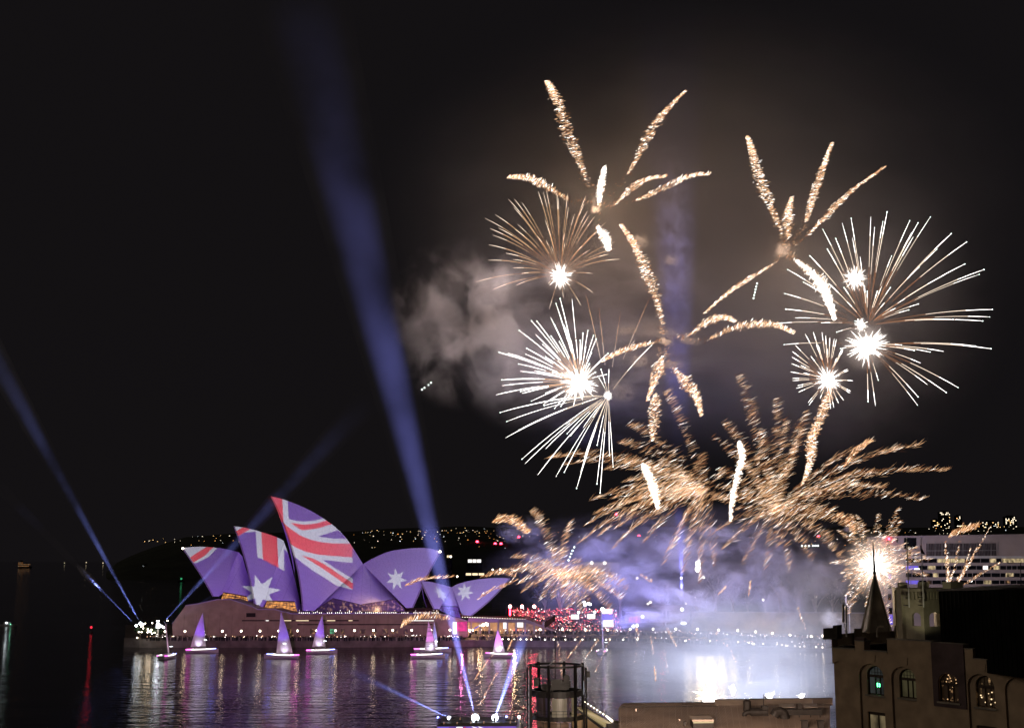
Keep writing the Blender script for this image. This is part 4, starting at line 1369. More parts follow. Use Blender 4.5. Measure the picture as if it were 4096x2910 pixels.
# ================================================================== CASTLE-LIKE WAREHOUSE, RIGHT FOREGROUND
FD = Vector((0.705, -1, 0)).normalized()        # along the front, towards the camera
FN = Vector((-FD.y, FD.x, 0)) * -1               # out of the front
if FN.y > 0: FN = -FN
FC = Vector(((3297 - CX) / F * 95.0, 95.0, 0))   # left corner of the front
def Fuz(px, py, w=0.0):
    d = ray(px, py)
    o = FC - FN * w
    k = (o - Vector((0, 0, EYE))).dot(FN) / d.dot(FN)
    q = Vector((0, 0, EYE)) + d * k
    return (q - o).dot(FD), q.z
CC = lambda x, y, w=0.0: Fuz(x / 2.702 + 3250, y / 2.702 + 2450, w)
def FW(u, z, w=0.0):
    return FC + FD * u - FN * w + Vector((0, 0, z))

def arch_top(u, op):
    """height of an opening's head at u; op = (u0, u1, sill, spring, top)"""
    u0, u1, sill, spring, top = op
    t = (u - (u0 + u1) / 2) / ((u1 - u0) / 2)
    return spring + (top - spring) * math.sqrt(max(0.0, 1 - t * t))
def strip_wall(b, place, u0, u1, z0, topf, openings, w0, w1, cuts=(), mi=0):
    us = {u0, u1, *[c for c in cuts if u0 < c < u1]}
    for op in openings:
        for k in range(13):
            a = math.pi * k / 12
            us.add((op[0] + op[1]) / 2 - (op[1] - op[0]) / 2 * math.cos(a))
    us = sorted(q for q in us if u0 - 1e-6 <= q <= u1 + 1e-6)
    for a, c in zip(us[:-1], us[1:]):
        if c - a < 1e-5: continue
        m = (a + c) / 2
        segs = [((z0, z0), (topf(a, m), topf(c, m)))]
        for op in sorted(openings, key=lambda q: q[2]):
            if op[0] - 1e-6 <= m <= op[1] + 1e-6:
                lo, hi = segs.pop()
                segs.append((lo, (op[2], op[2])))
                segs.append(((arch_top(a, op), arch_top(c, op)), hi))
        for lo, hi in segs:
            if hi[0] - lo[0] < 1e-4 and hi[1] - lo[1] < 1e-4: continue
            b.hexa([place(a, lo[0], w0), place(c, lo[1], w0), place(c, lo[1], w1), place(a, lo[0], w1),
                    place(a, hi[0], w0), place(c, hi[1], w0), place(c, hi[1], w1), place(a, hi[0], w1)], mi)

cas = thing('castle_warehouse', 'dark ochre castle-like warehouse with battlements, spire and arched windows at lower right', 'building', (FC.x, FC.y, 0))
# skyline of the front wall, from the crop: (x, y) pairs of flat pieces
tops = [(118, 285, 210, 288), (210, 378, 455, 398), (455, 303, 555, 309), (555, 410, 803, 424), (803, 284, 1284, 313), (1284, 316, 1632, 352), (1632, 388, 1730, 392), (1730, 492, 2012, 520), (2012, 420, 2130, 424), (2130, 534, 2560, 575)]
tp = []
for x0, y0, x1, y1 in tops:
    a, c = CC(x0, y0), CC(x1, y1)
    tp.append((a[0], a[1], c[0], c[1]))
def castle_top(u, m):
    for a in tp:
        if a[0] <= m <= a[2]:
            zz = (a[1] + a[3]) / 2
            return zz
    return tp[-1][3]
U1 = tp[-1][2]
cuts = [a[0] for a in tp] + [a[2] for a in tp]
def opening(x0, x1, ytop, yspr, ybot, w=0.0):
    a, c = CC(x0, ybot, w), CC(x1, ybot, w)
    t, s_ = CC((x0 + x1) / 2, ytop, w), CC((x0 + x1) / 2, yspr, w)
    return (a[0], c[0], (a[1] + c[1]) / 2, s_[1], t[1])
bays = [opening(222, 455, 525, 640, 1600), opening(545, 808, 553, 680, 1600), opening(893, 1160, 583, 715, 1600), opening(1722, 2015, 664, 800, 1600), opening(2125, 2420, 704, 850, 1600)]
BW = 0.16
wins = [opening(598, 790, 573, 672, 884, BW), opening(946, 1146, 603, 706, 920, BW), opening(1775, 2004, 680, 790, 1022, BW)]
dwin = opening(1375, 1592, 652, 760, 962, 0)
lows = [opening(606, 806, 1072, 1078, 1330, BW), opening(1787, 2012, 1222, 1228, 1480, BW)]
b = MB()
strip_wall(b, FW, 0, U1, 8, castle_top, bays + [dwin], 0, BW, cuts)
def inner_top(u, m): return castle_top(u, m) - .002
strip_wall(b, FW, 0, U1, 8, inner_top, wins + [dwin] + lows, BW + .002, BW + .55, cuts)
b.build('front_wall', M['stucco'], cas)
# darker plum panel around the third window, standing a little proud
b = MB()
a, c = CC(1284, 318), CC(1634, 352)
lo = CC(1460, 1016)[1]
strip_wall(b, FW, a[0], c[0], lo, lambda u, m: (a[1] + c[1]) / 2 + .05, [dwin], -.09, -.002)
b.build('plum_panel', M['darkplum'], cas)
# capping stones on the battlements
b = MB()
for q in tp:
    zz = (q[1] + q[3]) / 2
    b.hexa([FW(q[0] - .03, zz + .003, -.04), FW(q[2] + .03, zz + .003, -.04), FW(q[2] + .03, zz + .003, BW + .62), FW(q[0] - .03, zz + .003, BW + .62),
            FW(q[0] - .03, zz + .06, -.04), FW(q[2] + .03, zz + .06, -.04), FW(q[2] + .03, zz + .06, BW + .62), FW(q[0] - .03, zz + .06, BW + .62)])
b.build('capping', M['stone'], cas)
# string course, keystones above the windows
for op in wins + [dwin]:
    uc = (op[0] + op[1]) / 2
    zz = op[4] + .28
    b = MB()
    b.hexa([FW(uc - .12, zz, -.05), FW(uc + .12, zz, -.05), FW(uc + .12, zz, .1), FW(uc - .12, zz, .1), FW(uc - .18, zz + .5, -.05), FW(uc + .18, zz + .5, -.05), FW(uc + .18, zz + .5, .1), FW(uc - .18, zz + .5, .1)])
    b.build('keystone', M['stucco'], cas)

PANE = [lobby_mat('pane_grey', (0.62, 0.72, 0.7), 0.07, 0.25, 0.6, (1, 1, 1)), lobby_mat('pane_olive', (0.7, 0.62, 0.3), 0.055, 0.3, 0.6, (1, 1, 1)),
        lobby_mat('pane_specks', (1.0, 0.55, 0.25), 0.35, 0.56, 0.72, (5, 5, 5)), lobby_mat('pane_dusk', (1, 0.6, 0.28), 0.5, 0.6, 0.75, (4, 4, 2)), lobby_mat('pane_curtain', (0.85, 0.65, 0.35), 0.22, 0.4, 0.7, (2, 2, 1))]
def window(op, w, pane, lab=None, rect=False):
    u0, u1, sill, spr, top = op
    fr = MB()
    wd = w + .22
    n = 14
    if rect: arc = [(u0, top), (u1, top)]
    else: arc = [((u0 + u1) / 2 - (u1 - u0) / 2 * math.cos(math.pi * k / n), arch_top((u0 + u1) / 2 - (u1 - u0) / 2 * math.cos(math.pi * k / n), op)) for k in range(n + 1)]
    ring = [(u0, sill)] + arc + [(u1, sill)]
    fr.tube([FW(u, z, wd) for u, z in ring + [ring[0]]], .075, 4)
    zt = spr - (spr - sill) * .06
    uc = (u0 + u1) / 2
    fr.hexa([FW(u0, zt - .09, wd - .06), FW(u1, zt - .09, wd - .06), FW(u1, zt - .09, wd + .06), FW(u0, zt - .09, wd + .06), FW(u0, zt + .09, wd - .06), FW(u1, zt + .09, wd - .06), FW(u1, zt + .09, wd + .06), FW(u0, zt + .09, wd + .06)])
    for k in ((.37, .63) if not rect else (.5,)):
        uu = u0 + (u1 - u0) * k
        fr.tube([FW(uu, sill, wd), FW(uu, zt if not rect else top, wd)], .06, 4)
    f_ = fr.build('window_frame', M['timber'], cas)
    if not rect:
        g = MB()
        for k in range(1, 6):
            uu = u0 + (u1 - u0) * k / 6
            g.tube([FW(uu, zt, wd + .02), FW(uu, arch_top(uu, op), wd + .02)], .022, 4)
        for k in (.36, .7):
            zz = zt + (top - zt) * k
            hw = (u1 - u0) / 2 * math.sqrt(max(0, 1 - ((zz - spr) / (top - spr)) ** 2)) if zz > spr else (u1 - u0) / 2
            g.tube([FW(uc - hw, zz, wd + .02), FW(uc + hw, zz, wd + .02)], .022, 4)
        g.build('glazing_bars', M['timber'], f_)
    p = MB()
    p.prism([FW(u, z, wd + .06) for u, z in ring], -FN * .03)
    p.build('pane', pane, f_)
    s_ = MB()
    s_.hexa([FW(u0 - .12, sill - .12, w - .16), FW(u1 + .12, sill - .12, w - .16), FW(u1 + .12, sill - .12, w + .2), FW(u0 - .12, sill - .12, w + .2), FW(u0 - .12, sill - .003, w - .16), FW(u1 + .12, sill - .003, w - .16), FW(u1 + .12, sill - .003, w + .2), FW(u0 - .12, sill - .003, w + .2)])
    s_.build('sill', M['stone'], f_)
    return f_
w1 = window(wins[0], BW, PANE[0])
tag(w1, 'arched window with grey blinds and a green glowing sign')
window(wins[1], BW, PANE[1]); window(dwin, 0, PANE[2]); window(wins[2], BW, PANE[3])
for op in lows: window(op, BW, PANE[4], rect=True)
# green sign in the first window: a door bar and a running bracket
b = MB()
u, z = CC(693, 778, BW)
for pts in ([(-.10, -.14), (-.02, -.14), (-.02, .14), (-.10, .14)], [(.03, .09), (.14, .14), (.19, .08), (.19, -.08), (.14, -.14), (.03, -.09), (.11, -.06), (.11, .06)]):
    b.prism([FW(u + p_[0], z + p_[1], BW + .17) for p_ in pts], -FN * .02)
b.build('green_sign', M['green'], w1)
b = MB()
for x, y in ((1800, 890), (1810, 912), (1850, 965), (1920, 858), (1915, 932), (1958, 968), (1978, 895), (1912, 988), (1884, 872), (1970, 995)):
    u, z = CC(x, y, BW)
    b.ball(FW(u, z, BW + .2), rs.uniform(.03, .065), 6, 4)
b.build('hanging_lamps', glow('inside_lamp', (1, .72, .4), 1.6), cas)
b = MB()
for x, y in ((1450, 672), (1462, 690), (1470, 705), (1440, 712), (1480, 735), (1530, 722), (1428, 742), (1495, 803), (1468, 830), (1442, 932), (1535, 760)):
    u, z = CC(x, y, 0)
    b.ball(FW(u, z, .2), rs.uniform(.025, .06), 6, 4)
b.build('window_glints', glow('glint', (1, .6, .3), .9), cas)
# flat roof, back parapet and corner turret
zr = CC(600, 420)[1] - .5
b = MB(); b.prism([FW(0.1, zr, .72), FW(U1, zr, .72), FW(U1, zr, 16), FW(0.1, zr, 16)], (0, 0, -.3)); b.build('roof', M['darkclad'], cas)
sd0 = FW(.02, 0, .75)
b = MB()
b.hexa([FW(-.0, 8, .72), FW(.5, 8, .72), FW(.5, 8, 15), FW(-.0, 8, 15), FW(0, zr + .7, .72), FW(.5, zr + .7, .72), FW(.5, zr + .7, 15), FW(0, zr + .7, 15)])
b.build('side_wall', M['shadestone'], cas)
def back_wall(px0, py0, px1, py1, Y0, Y1, h, m='shadestone', name='back_parapet'):
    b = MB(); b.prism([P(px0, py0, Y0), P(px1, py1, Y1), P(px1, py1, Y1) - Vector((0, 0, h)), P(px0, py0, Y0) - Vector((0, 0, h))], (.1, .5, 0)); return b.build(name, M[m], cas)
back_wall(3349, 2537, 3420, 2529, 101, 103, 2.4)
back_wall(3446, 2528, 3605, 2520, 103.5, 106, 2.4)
tb_ = MB(); tb_.prism([P(3418, 2514, 102.5), P(3448, 2513, 102.6), P(3448, 2580, 102.6), P(3418, 2580, 102.5)], (.1, .6, 0)); tb_.build('merlon', M['shadestone'], cas)
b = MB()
b.prism([P(3292.5, 2512, 95.9), P(3311, 2511, 95.6), P(3311, 2516, 95.6), P(3331, 2515, 95.4), P(3331, 2500, 95.4), P(3349, 2499, 95.2), P(3349, 2556, 95.2), P(3292.5, 2556, 95.9)], (.6, .9, 0)); b.build('corner_turret', M['shadestone'], cas)
b = MB(); b.prism([P(3418, 2547, 93.2), P(3455, 2549, 92.8), P(3455, 2561, 92.8), P(3418, 2559, 93.2)], (.35, .5, 0)); b.build('merlon_cap', M['darkplum'], cas)

# pyramid spire
ys = 104.0
apex = P(3498, 2289, ys + 1)
bl_, bf, br_ = P(3446, 2528, ys + .9), P(3472, 2529, ys - 1.0), P(3562, 2523, ys + .6)
bb = bl_ + br_ - bf
b = MB(); b.add([bl_, bf, br_, bb, apex], [(0, 1, 4), (1, 2, 4), (2, 3, 4), (3, 0, 4), (3, 2, 1, 0)]); sp_ = b.build('spire', M['slate'], cas)
b = MB()
for q in (bl_, bf, br_): b.tube([q, apex], [.14, .05], 5)
b.build('spire_ridge', M['stone'], sp_)
b = MB(); b.tube([apex - Vector((0, 0, .2)), P(3492, 2168, ys + 1)], [.12, .04], 6); b.ball(apex, .16, 8, 5); b.build('finial', M['black'], sp_)
b = MB(); b.tube([P(3510, 2546, 99)] + [P(x / 2.702 + 3250, y / 2.702 + 2450, 99) for x, y in ((700, 240), (700, 180), (710, 152), (735, 142), (770, 148))], .07, 7); b.build('vent_pipe', M['stone'], cas)

# belfry with round arches
bel = [Vector((*P(3599, 2400, 103.0).xy, 0)), Vector((*P(3619.5, 2400, 101.2).xy, 0)), Vector((*P(3692, 2400, 100.0).xy, 0)), Vector((*P(3800, 2400, 101.4).xy, 0))]
bz = lambda py: P(3692, py, 100.2).z
M['belfry'] = mat('belfry_stucco', (0.42, 0.38, 0.28), .92, 0, .2, 1.2, .3)
tw = MB(); tr = MB()
for i, (a, c) in enumerate(zip(bel[:-1], bel[1:])):
    d = (c - a); L = d.length; d.normalize(); n_ = Vector((d.y, -d.x, 0))
    if n_.y > 0: n_ = -n_
    pl_ = lambda u, z, w_, a=a, d=d, n_=n_: a + d * u - n_ * w_ + Vector((0, 0, z))
    ops = []
    if i == 1: ops = [(L * .34, L * .82, bz(2503), bz(2464), bz(2449))]
    if i == 2: ops = [(L * .2, L * .74, bz(2505), bz(2467), bz(2448))]
    strip_wall(tw, pl_, 0, L, bz(2585), lambda u, m: bz(2352), ops, 0, .3)
    # corbel table
    zb_, zt_ = bz(2395), bz(2366)
    nb = max(2, int(L / .32))
    for k in range(nb):
        uu = (k + .5) * L / nb
        tr.hexa([pl_(uu - .09, zb_, -.12), pl_(uu + .09, zb_, -.12), pl_(uu + .09, zb_, -.003), pl_(uu - .09, zb_, -.003), pl_(uu - .09, zt_, -.16), pl_(uu + .09, zt_, -.16), pl_(uu + .09, zt_, -.003), pl_(uu - .09, zt_, -.003)])
    for z0_, z1_, e in ((bz(2366) + .004, bz(2353), .17), (bz(2414), bz(2396), .06)):
        tr.hexa([pl_(-.05, z0_, -e), pl_(L + .05, z0_, -e), pl_(L + .05, z0_, -.003), pl_(-.05, z0_, -.003), pl_(-.05, z1_, -e), pl_(L + .05, z1_, -e), pl_(L + .05, z1_, -.003), pl_(-.05, z1_, -.003)])
tw.build('belfry', M['belfry'], cas); tr.build('corbel_table', M['belfry'], cas)
for x0, x1, y0, y1, Y in ((3599, 3630, 2328, 2354, 101.4), (3680, 3716, 2326, 2353, 100.2)):
    b = MB(); b.prism([P(x0, y0 + 1, Y), P(x0 + 4, y0, Y), P(x1 - 4, y0, Y), P(x1, y0 + 1, Y), P(x1, y1, Y), P(x0, y1, Y)], (0, .6, 0)); b.build('merlon', M['belfry'], cas)
b = MB(); b.box(P(3811, 2341, 100.6), (59 * mpp(100.6), 1.0, .62), .35); b.build('chimney', M['belfry'], cas)
b = MB()
for q in (bel[0], bel[3]):
    b.box((q.x + (.4 if q is bel[0] else -.3), q.y + 2.0, (bz(2585) + bz(2352)) / 2), (.6, .6, bz(2352) - bz(2585)))
b.prism([Vector((q.x, q.y + .1, bz(2353))) for q in (bel[0], bel[1], bel[2], bel[3])] + [Vector((bel[3].x, bel[3].y + 2.4, bz(2353))), Vector((bel[0].x, bel[0].y + 2.0, bz(2353)))], (0, 0, -.25))
b.build('belfry_roof', M['belfry'], cas)
lamp('belfry_flood', P(3690, 2560, 95.5) + Vector((-.8, 0, 0)), 190, (1, .93, .6), .2, cas, 'SPOT', rad(50), P(3695, 2420, 100), .6)
for i, (x0, y0, x1, y1) in enumerate(((3627, 2152, 3637, 2428), (3683.5, 2151, 3695, 2427))):
    t = thing('flagpole', ['bare white flagpole standing before the belfry', 'white flagpole with a drooping dark flag before the belfry'][i], 'flagpole', P(x1, y1, 99.3), 'flagpoles on the belfry')
    b = MB(); b.tube([P(x1, y1, 99.3), P(x0, y0, 99.3)], [.055, .035], 8); b.build('pole', M['white'], t)
    b = MB(); b.ball(P(x0, y0 - 1, 99.3), .07, 8, 6); b.build('finial', M['white'], t)
    b = MB()
    for k in (.03, .14): 
        q = P(x1, y1, 99.3).lerp(P(x0, y0, 99.3), k); b.box(q + Vector((-.15, .25, 0)), (.3, .5, .06))
    b.build('bracket', M['black'], t)
    if i:
        rows = []
        for j in range(9):
            f_ = j / 8
            q0 = P(3684.5 + f_ * 2.6, 2178 + f_ * 34, 99.25)
            rows.append([q0 + Vector((-.06 - .1 * math.sin(f_ * 3) * k + (.11 + .3 * f_) * k, .06 * math.sin(k * 9 + f_ * 4), -.1 * k)) for k in np.linspace(0, 1, 7)])
        grid_mesh('flag', rows, M['black'], t)
# plant room: dark clad block behind the parapet
pr = thing('plant_room', 'large black clad box on the castle roof at the right edge', 'plant room', P(3900, 2600, 88))
b = MB()
q = [P(3760, 2363, 89.5), P(3902, 2346, 92), P(4190, 2338, 92), P(4190, 2700, 86), P(3772, 2620, 89.5)]
z_ = zr - .3
poly = [Vector((*P(3766, 2560, 89).xy, 0)), Vector((*P(4200, 2560, 78).xy, 0)), Vector((*P(4200, 2560, 78).xy, 0)) - FN * 6, Vector((*P(3766, 2560, 89).xy, 0)) - FN * 6]
za, zb2 = P(3762, 2363, 89).z, P(4096, 2349, 80.5).z
b.hexa([Vector((p_.x, p_.y, z_)) for p_ in poly] + [Vector((poly[0].x, poly[0].y, za)), Vector((poly[1].x, poly[1].y, zb2)), Vector((poly[2].x, poly[2].y, zb2 + .25)), Vector((poly[3].x, poly[3].y, za + .2))])
b.build('cladding', M['darkclad'], pr)
b = MB()
b.hexa([Vector((p_.x, p_.y, z)) + o_ for z0_ in (0, .12) for p_, z, o_ in ((poly[0], za + .003 + z0_, FN * .1 - FD * .1), (poly[1], zb2 + .003 + z0_, FN * .1), (poly[2], zb2 + .253 + z0_, Vector()), (poly[3], za + .203 + z0_, -FD * .1))])
b.build('roof_edge', M['black'], pr)
b = MB()
for k in range(24):
    uu = k / 24
    q0 = poly[0].lerp(poly[1], uu)
    b.hexa([Vector((q0.x, q0.y, z_)) + o_ for o_ in (FN * .05, FN * .05 + FD * .06, FN * .005 + FD * .06, FN * .005)] + [Vector((q0.x, q0.y, za + (zb2 - za) * uu - .05)) + o_ for o_ in (FN * .05, FN * .05 + FD * .06, FN * .005 + FD * .06, FN * .005)])
b.build('cladding_ribs', M['darkclad'], pr)
# aerials
an = thing('phone_antenna', 'grey mobile phone antenna on a pole beside the spire', 'antenna', P(3387, 2540, 97))
b = MB(); b.tube([P(3386, 2545, 97), P(3384, 2420, 97)], .055, 6); b.build('pole', M['steel'], an)
for x0, y0, x1, y1 in ((3370, 2415, 3378.5, 2487), (3383, 2418, 3388, 2490)):
    b = MB(); b.prism([P(x0, y0, 96.8), P(x1, y0, 96.8), P(x1, y1, 96.8), P(x0, y1, 96.8)], (0, .15, 0)); b.build('panel', M['stone'], an)
b = MB(); b.tube([P(x, y, 96.8) for x, y in ((3379, 2492), (3377, 2503), (3381, 2512), (3386, 2516), (3379, 2520), (3384, 2526))], .03, 5); b.build('cable', M['black'], an)
ta = thing('roof_aerial', 'thin rooftop aerial with crossbars at the right edge', 'aerial', P(4083, 2350, 84))
b = MB(); b.tube([P(4084, 2352, 84), P(4082, 2248, 84)], .03, 5); b.build('mast', M['black'], ta)
for y, x0, x1 in ((2251, 4028, 4140), (2305, 4037, 4130)):
    b = MB(); b.tube([P(x0, y, 84), P(x1, y + 3, 84)], .025, 4)
    for k in range(7): q = P(x0, y, 84).lerp(P(x1, y + 3, 84), (k + .5) / 7); b.tube([q + Vector((0, -.3, 0)), q + Vector((0, .3, 0))], .015, 4)
    b.build('crossbar', M['black'], ta)

# ================================================================== WHITE FLATS BEHIND
fl_ = thing('apartment_block', 'wide white block of flats with balcony bands and some lit windows at right', 'apartment block', P(3800, 2480, 480))
YA = 470.0
A8 = lambda x, y: (x / 3.284 + 3400, y / 3.284 + 2100)
def wall_px(name, pts, Y, th, m, parent):
    b = MB(); b.prism([P(x, y, Y) for x, y in pts], (0, th, 0)); return b.build(name, m, parent)
wall_px('wall', [A8(400, 143), A8(730, 137), A8(2500, 112), (4200, 2560), A8(470, 1500)], YA, 18, M['apt'], fl_)
wall_px('roof_edge', [A8(395, 142), A8(2500, 110), A8(2500, 117), A8(395, 149)], YA - .6, 3, M['apt'], fl_)
for y0, y1, x0 in ((402, 432, 800), (490, 526, 770), (582, 622, 770), (680, 718, 770), (772, 812, 770), (860, 905, 760), (955, 1000, 760), (1050, 1095, 760), (1150, 1190, 760)):
    wall_px('balcony', [A8(x0, y0), A8(2500, y0 - 3), A8(2500, y1 - 3), A8(x0, y1)], YA - 1.6, 1.5, M['white'] if y0 < 420 else M['apt'], fl_)
rw_ = random.Random(9)
for ri, (y0, y1) in enumerate(((433, 489), (527, 581), (623, 679), (719, 771), (813, 860), (906, 954), (1001, 1050), (1096, 1150))):
    x = 735
    while x < 2290:
        wd = rw_.choice([70, 85, 105, 120])
        lit_ = None
        if ri == 0 and (1130 < x < 1400 or 1960 < x < 2260): lit_ = 'palewin'
        elif ri == 1 and (1700 < x < 1780): lit_ = 'whitewin'
        elif ri == 1 and (1850 < x < 1960 or 1020 < x < 1100): lit_ = 'palewin'
        elif ri in (1, 3) and x < 900: lit_ = 'bluewin'
        elif rw_.random() < .1: lit_ = rw_.choice(['palewin', 'foyer_dim'])
        b = MB()
        q0, q1 = A8(x, y0 + 3), A8(x + wd - 10, y1 - 1)
        b.prism([P(q0[0], q0[1], YA - .12), P(q1[0], q0[1], YA - .12), P(q1[0], q1[1], YA - .12), P(q0[0], q1[1], YA - .12)], (0, .1, 0))
        mm = {'palewin': lobby_mat('flat_window', (1, .78, .42), .75, .3, .65, (2, 1, 1)), None: M['glass'], 'whitewin': M['whitewin'], 'bluewin': M['bluewin'], 'foyer_dim': M['foyer_dim']}[lit_] if lit_ != 'palewin' else M.setdefault('flatwin', lobby_mat('flat_window', (1, .78, .42), .75, .3, .65, (2, 1, 1)))
        b.build('window', mm, fl_)
        x += wd
M['louvre'] = mat('grey_louvres', (0.2, .17, .17), .7, 0, .15, 1)
lv = wall_px('louvre_screen', [A8(1005, 236), A8(1915, 232), A8(1925, 398), A8(1005, 400)], YA - .3, .25, M['louvre'], fl_)
b = MB()
for k in range(46):
    x = 1010 + k * 20
    q0, q1 = A8(x, 240), A8(x, 398)
    b.box(P(q0[0], (q0[1] + q1[1]) / 2, YA - .4), (.14, .2, 4.5))
b.build('louvre_fins', M['slotdark'], lv)
b = MB()
for k in range(11):
    q0, q1 = A8(1025 + k * 92, 205), A8(1025 + k * 92, 400); b.tube([P(*q0, YA - .8), P(*q1, YA - .8)], .1, 4)
q0, q1 = A8(860, 333), A8(1960, 327); b.tube([P(*q0, YA - .9), P(*q1, YA - .9)], .16, 4)
b.build('sun_rail', M['steel'], fl_)
for x0, y0, x1, y1 in ((710, 162, 872, 312), (610, 165, 632, 222), (735, 345, 800, 402), (485, 165, 525, 215), (485, 255, 525, 320), (485, 345, 525, 400), (500, 640, 540, 700), (500, 760, 540, 830), (500, 900, 540, 980), (510, 1080, 555, 1160), (515, 1170, 562, 1300)):
    q0, q1 = A8(x0, y0), A8(x1, y1)
    b = MB(); b.prism([P(q0[0], q0[1], YA - .14), P(q1[0], q0[1], YA - .14), P(q1[0], q1[1], YA - .14), P(q0[0], q1[1], YA - .14)], (0, .1, 0))
    b.build('window', M['bluewin'] if y0 in (640, 1170) else M['glass'], fl_)
q0 = A8(860, 570)
b = MB(); b.box(P(q0[0] + 6, q0[1] + 1, YA - .4), (2, .2, .7)); b.build('lit_screen', M['whitewin'], fl_)
b = MB(); b.ball(P(*A8(512, 176), YA - 1), .55, 8, 6); b.build('roof_beacon', M['red'], fl_)
hoop = thing('ring_sculpture', 'pale oval ring standing in the gardens left of the spire', 'sculpture', P(3396, 2428, 430))
b = MB()
ce = P(3395, 2397, 430)
pts = [ce + Vector((math.cos(a) * 1.0, 0, math.sin(a) * 2.3)) for a in np.linspace(.5, 2 * math.pi - .5, 22)]
b.tube(pts, [.12 + .22 * math.sin(math.pi * k / 21) for k in range(22)], 6); b.build('ring', M['white'], hoop)
b = MB(); b.tube([ce - Vector((0, 0, 2.3)), Vector((ce.x, ce.y, 3))], .2, 6); b.build('post', M['steel'], hoop)

# ================================================================== QUAYSIDE TERMINAL, BOTTOM
def corrugated():
    m = mat('corrugated_roof', (0.40, 0.285, 0.225), .55, .25, .22, .25)
    nt = m.node_tree; b = nt.nodes['Principled BSDF']
    tc = N(nt, 'ShaderNodeTexCoord'); wv = N(nt, 'ShaderNodeTexWave')
    wv.wave_type = 'BANDS'; wv.bands_direction = 'X'
    wv.inputs['Scale'].default_value = 1.0; wv.inputs['Distortion'].default_value = 0
    mp = N(nt, 'ShaderNodeMapping'); mp.inputs['Rotation'].default_value = (0, 0, rad(-14))
    nt.links.new(tc.outputs['Object'], mp.inputs[0]); nt.links.new(mp.outputs[0], wv.inputs['Vector'])
    bp = N(nt, 'ShaderNodeBump'); bp.inputs['Strength'].default_value = 1.0; bp.inputs['Distance'].default_value = .09
    nt.links.new(wv.outputs[0], bp.inputs['Height']); nt.links.new(bp.outputs[0], b.inputs['Normal'])
    return m
M['corr'] = corrugated()
M['corr2'] = mat('pale_roof_panel', (0.45, 0.34, 0.27), .5, .1, .2, .4)
M['duct'] = mat('dark_duct', (0.032, .025, .022), .6, .2, .3, 1.2)
ter = thing('quay_terminal', 'long brown corrugated roof of the quayside terminal with ducts, at the bottom', 'terminal', P(2850, 2900, 160))
def roof_quad(name, a, m, th=.3):
    b = MB(); b.prism([P(*q) for q in a], (0, 0, -th)); return b.build(name, m, ter)
YT = 172
roof_quad('roof', [(2474, 2827, 170), (2866, 2823, 170), (2866, 2990, 150), (2476, 2990, 150)], M['corr'])
roof_quad('roof', [(2492, 2812, YT), (2866, 2808, YT), (2866, 2821, 170.2), (2476, 2825, 170.2)], M['corr'])
roof_quad('roof', [(2866.5, 2819, 170), (3320, 2812, 170), (3320, 2990, 150), (2866.5, 2990, 150)], M['corr'])
roof_quad('roof', [(2858, 2796, YT), (3250, 2791, YT), (3250, 2812, 170.3), (2860, 2818, 170.3)], M['corr2'])
roof_quad('roof', [(3251, 2791, YT), (3330, 2790, YT), (3330, 2810, 170.3), (3251, 2812, 170.3)], M['corr'])
b = MB(); b.tube([P(2474, 2826, 170.1), P(2866, 2822, 170.1)], .12, 4); b.tube([P(2858, 2796, YT), P(3330, 2790, YT)], .1, 4); b.tube([P(2492, 2811, YT), P(2860, 2807, YT)], .1, 4); b.build('ridge_flashing', M['duct'], ter)
b = MB()
for k in range(34):
    x = 2480 + k * 24.6
    y0_, y1_ = (2827 - (x - 2476) * .01, 2990) if x < 2866 else (2819 - (x - 2866) * .0154, 2990)
    b.tube([P(x, y0_, 170) + Vector((0, 0, .03)), P(x + (2 if x < 2866 else 26), y1_, 150) + Vector((0, 0, .03))], .045, 4)
b.build('roof_seam', M['corr2'], ter)
def tpx(x, y): return (x / 2.6276 + 2450, y / 2.6276 + 2720)
def TP(x, y, Y): return P(*tpx(x, y), Y)
for x0, x1 in ((1745, 1905), (2005, 2145)):
    b = MB(); b.prism([TP(x0, 252, 169.6) + Vector((0, 0, .06)), TP(x1, 248, 169.6) + Vector((0, 0, .06)), TP(x1 + 12, 292, 164) + Vector((0, 0, .1)), TP(x0 + 14, 296, 164) + Vector((0, 0, .1))], (0, 0, .05)); b.build('skylight_sheet', M['corr2'], ter)
b = MB(); b.prism([P(2480, 2990, 150), P(3330, 2990, 150), P(3330, 2990, 150) - Vector((0, 0, 13)), P(2480, 2990, 150) - Vector((0, 0, 13))], (0, 22, 0)); b.build('walls', M['concrete'], ter)
for x in (2560, 2800, 3080): lamp('roof_fill', P(x, 2990, 128) + Vector((0, 0, 2.0)), 23000, (1, .78, .62), .5, ter)  # unseen warm lamps added in front to brighten the roof
dm = thing('roof_dormer', 'low box dormer with a lit yellow strip on the terminal roof', 'dormer', TP(950, 450, 158))
b = MB(); b.prism([TP(846, 432, 158), TP(1064, 430, 158), TP(1064, 500, 158), TP(846, 500, 158)], (0, 2.5, 0)); b.build('box', M['duct'], dm)
b = MB(); b.prism([TP(838, 410, 157.7), TP(1064, 408, 157.7), TP(1064, 429, 157.7), TP(840, 430, 157.7)], (0, 3, .1)); b.build('lid', M['corr2'], dm)
b = MB(); b.prism([TP(850, 433, 157.6), TP(1062, 431, 157.6), TP(1062, 445, 157.6), TP(850, 448, 157.6)], (0, .1, 0)); b.build('lit_strip', glow('dormer_strip', (1, .8, .45), .75), dm)
d1 = thing('extract_fan', 'round black extract drum with elbow ducts on the terminal roof', 'duct', TP(1480, 400, 165))
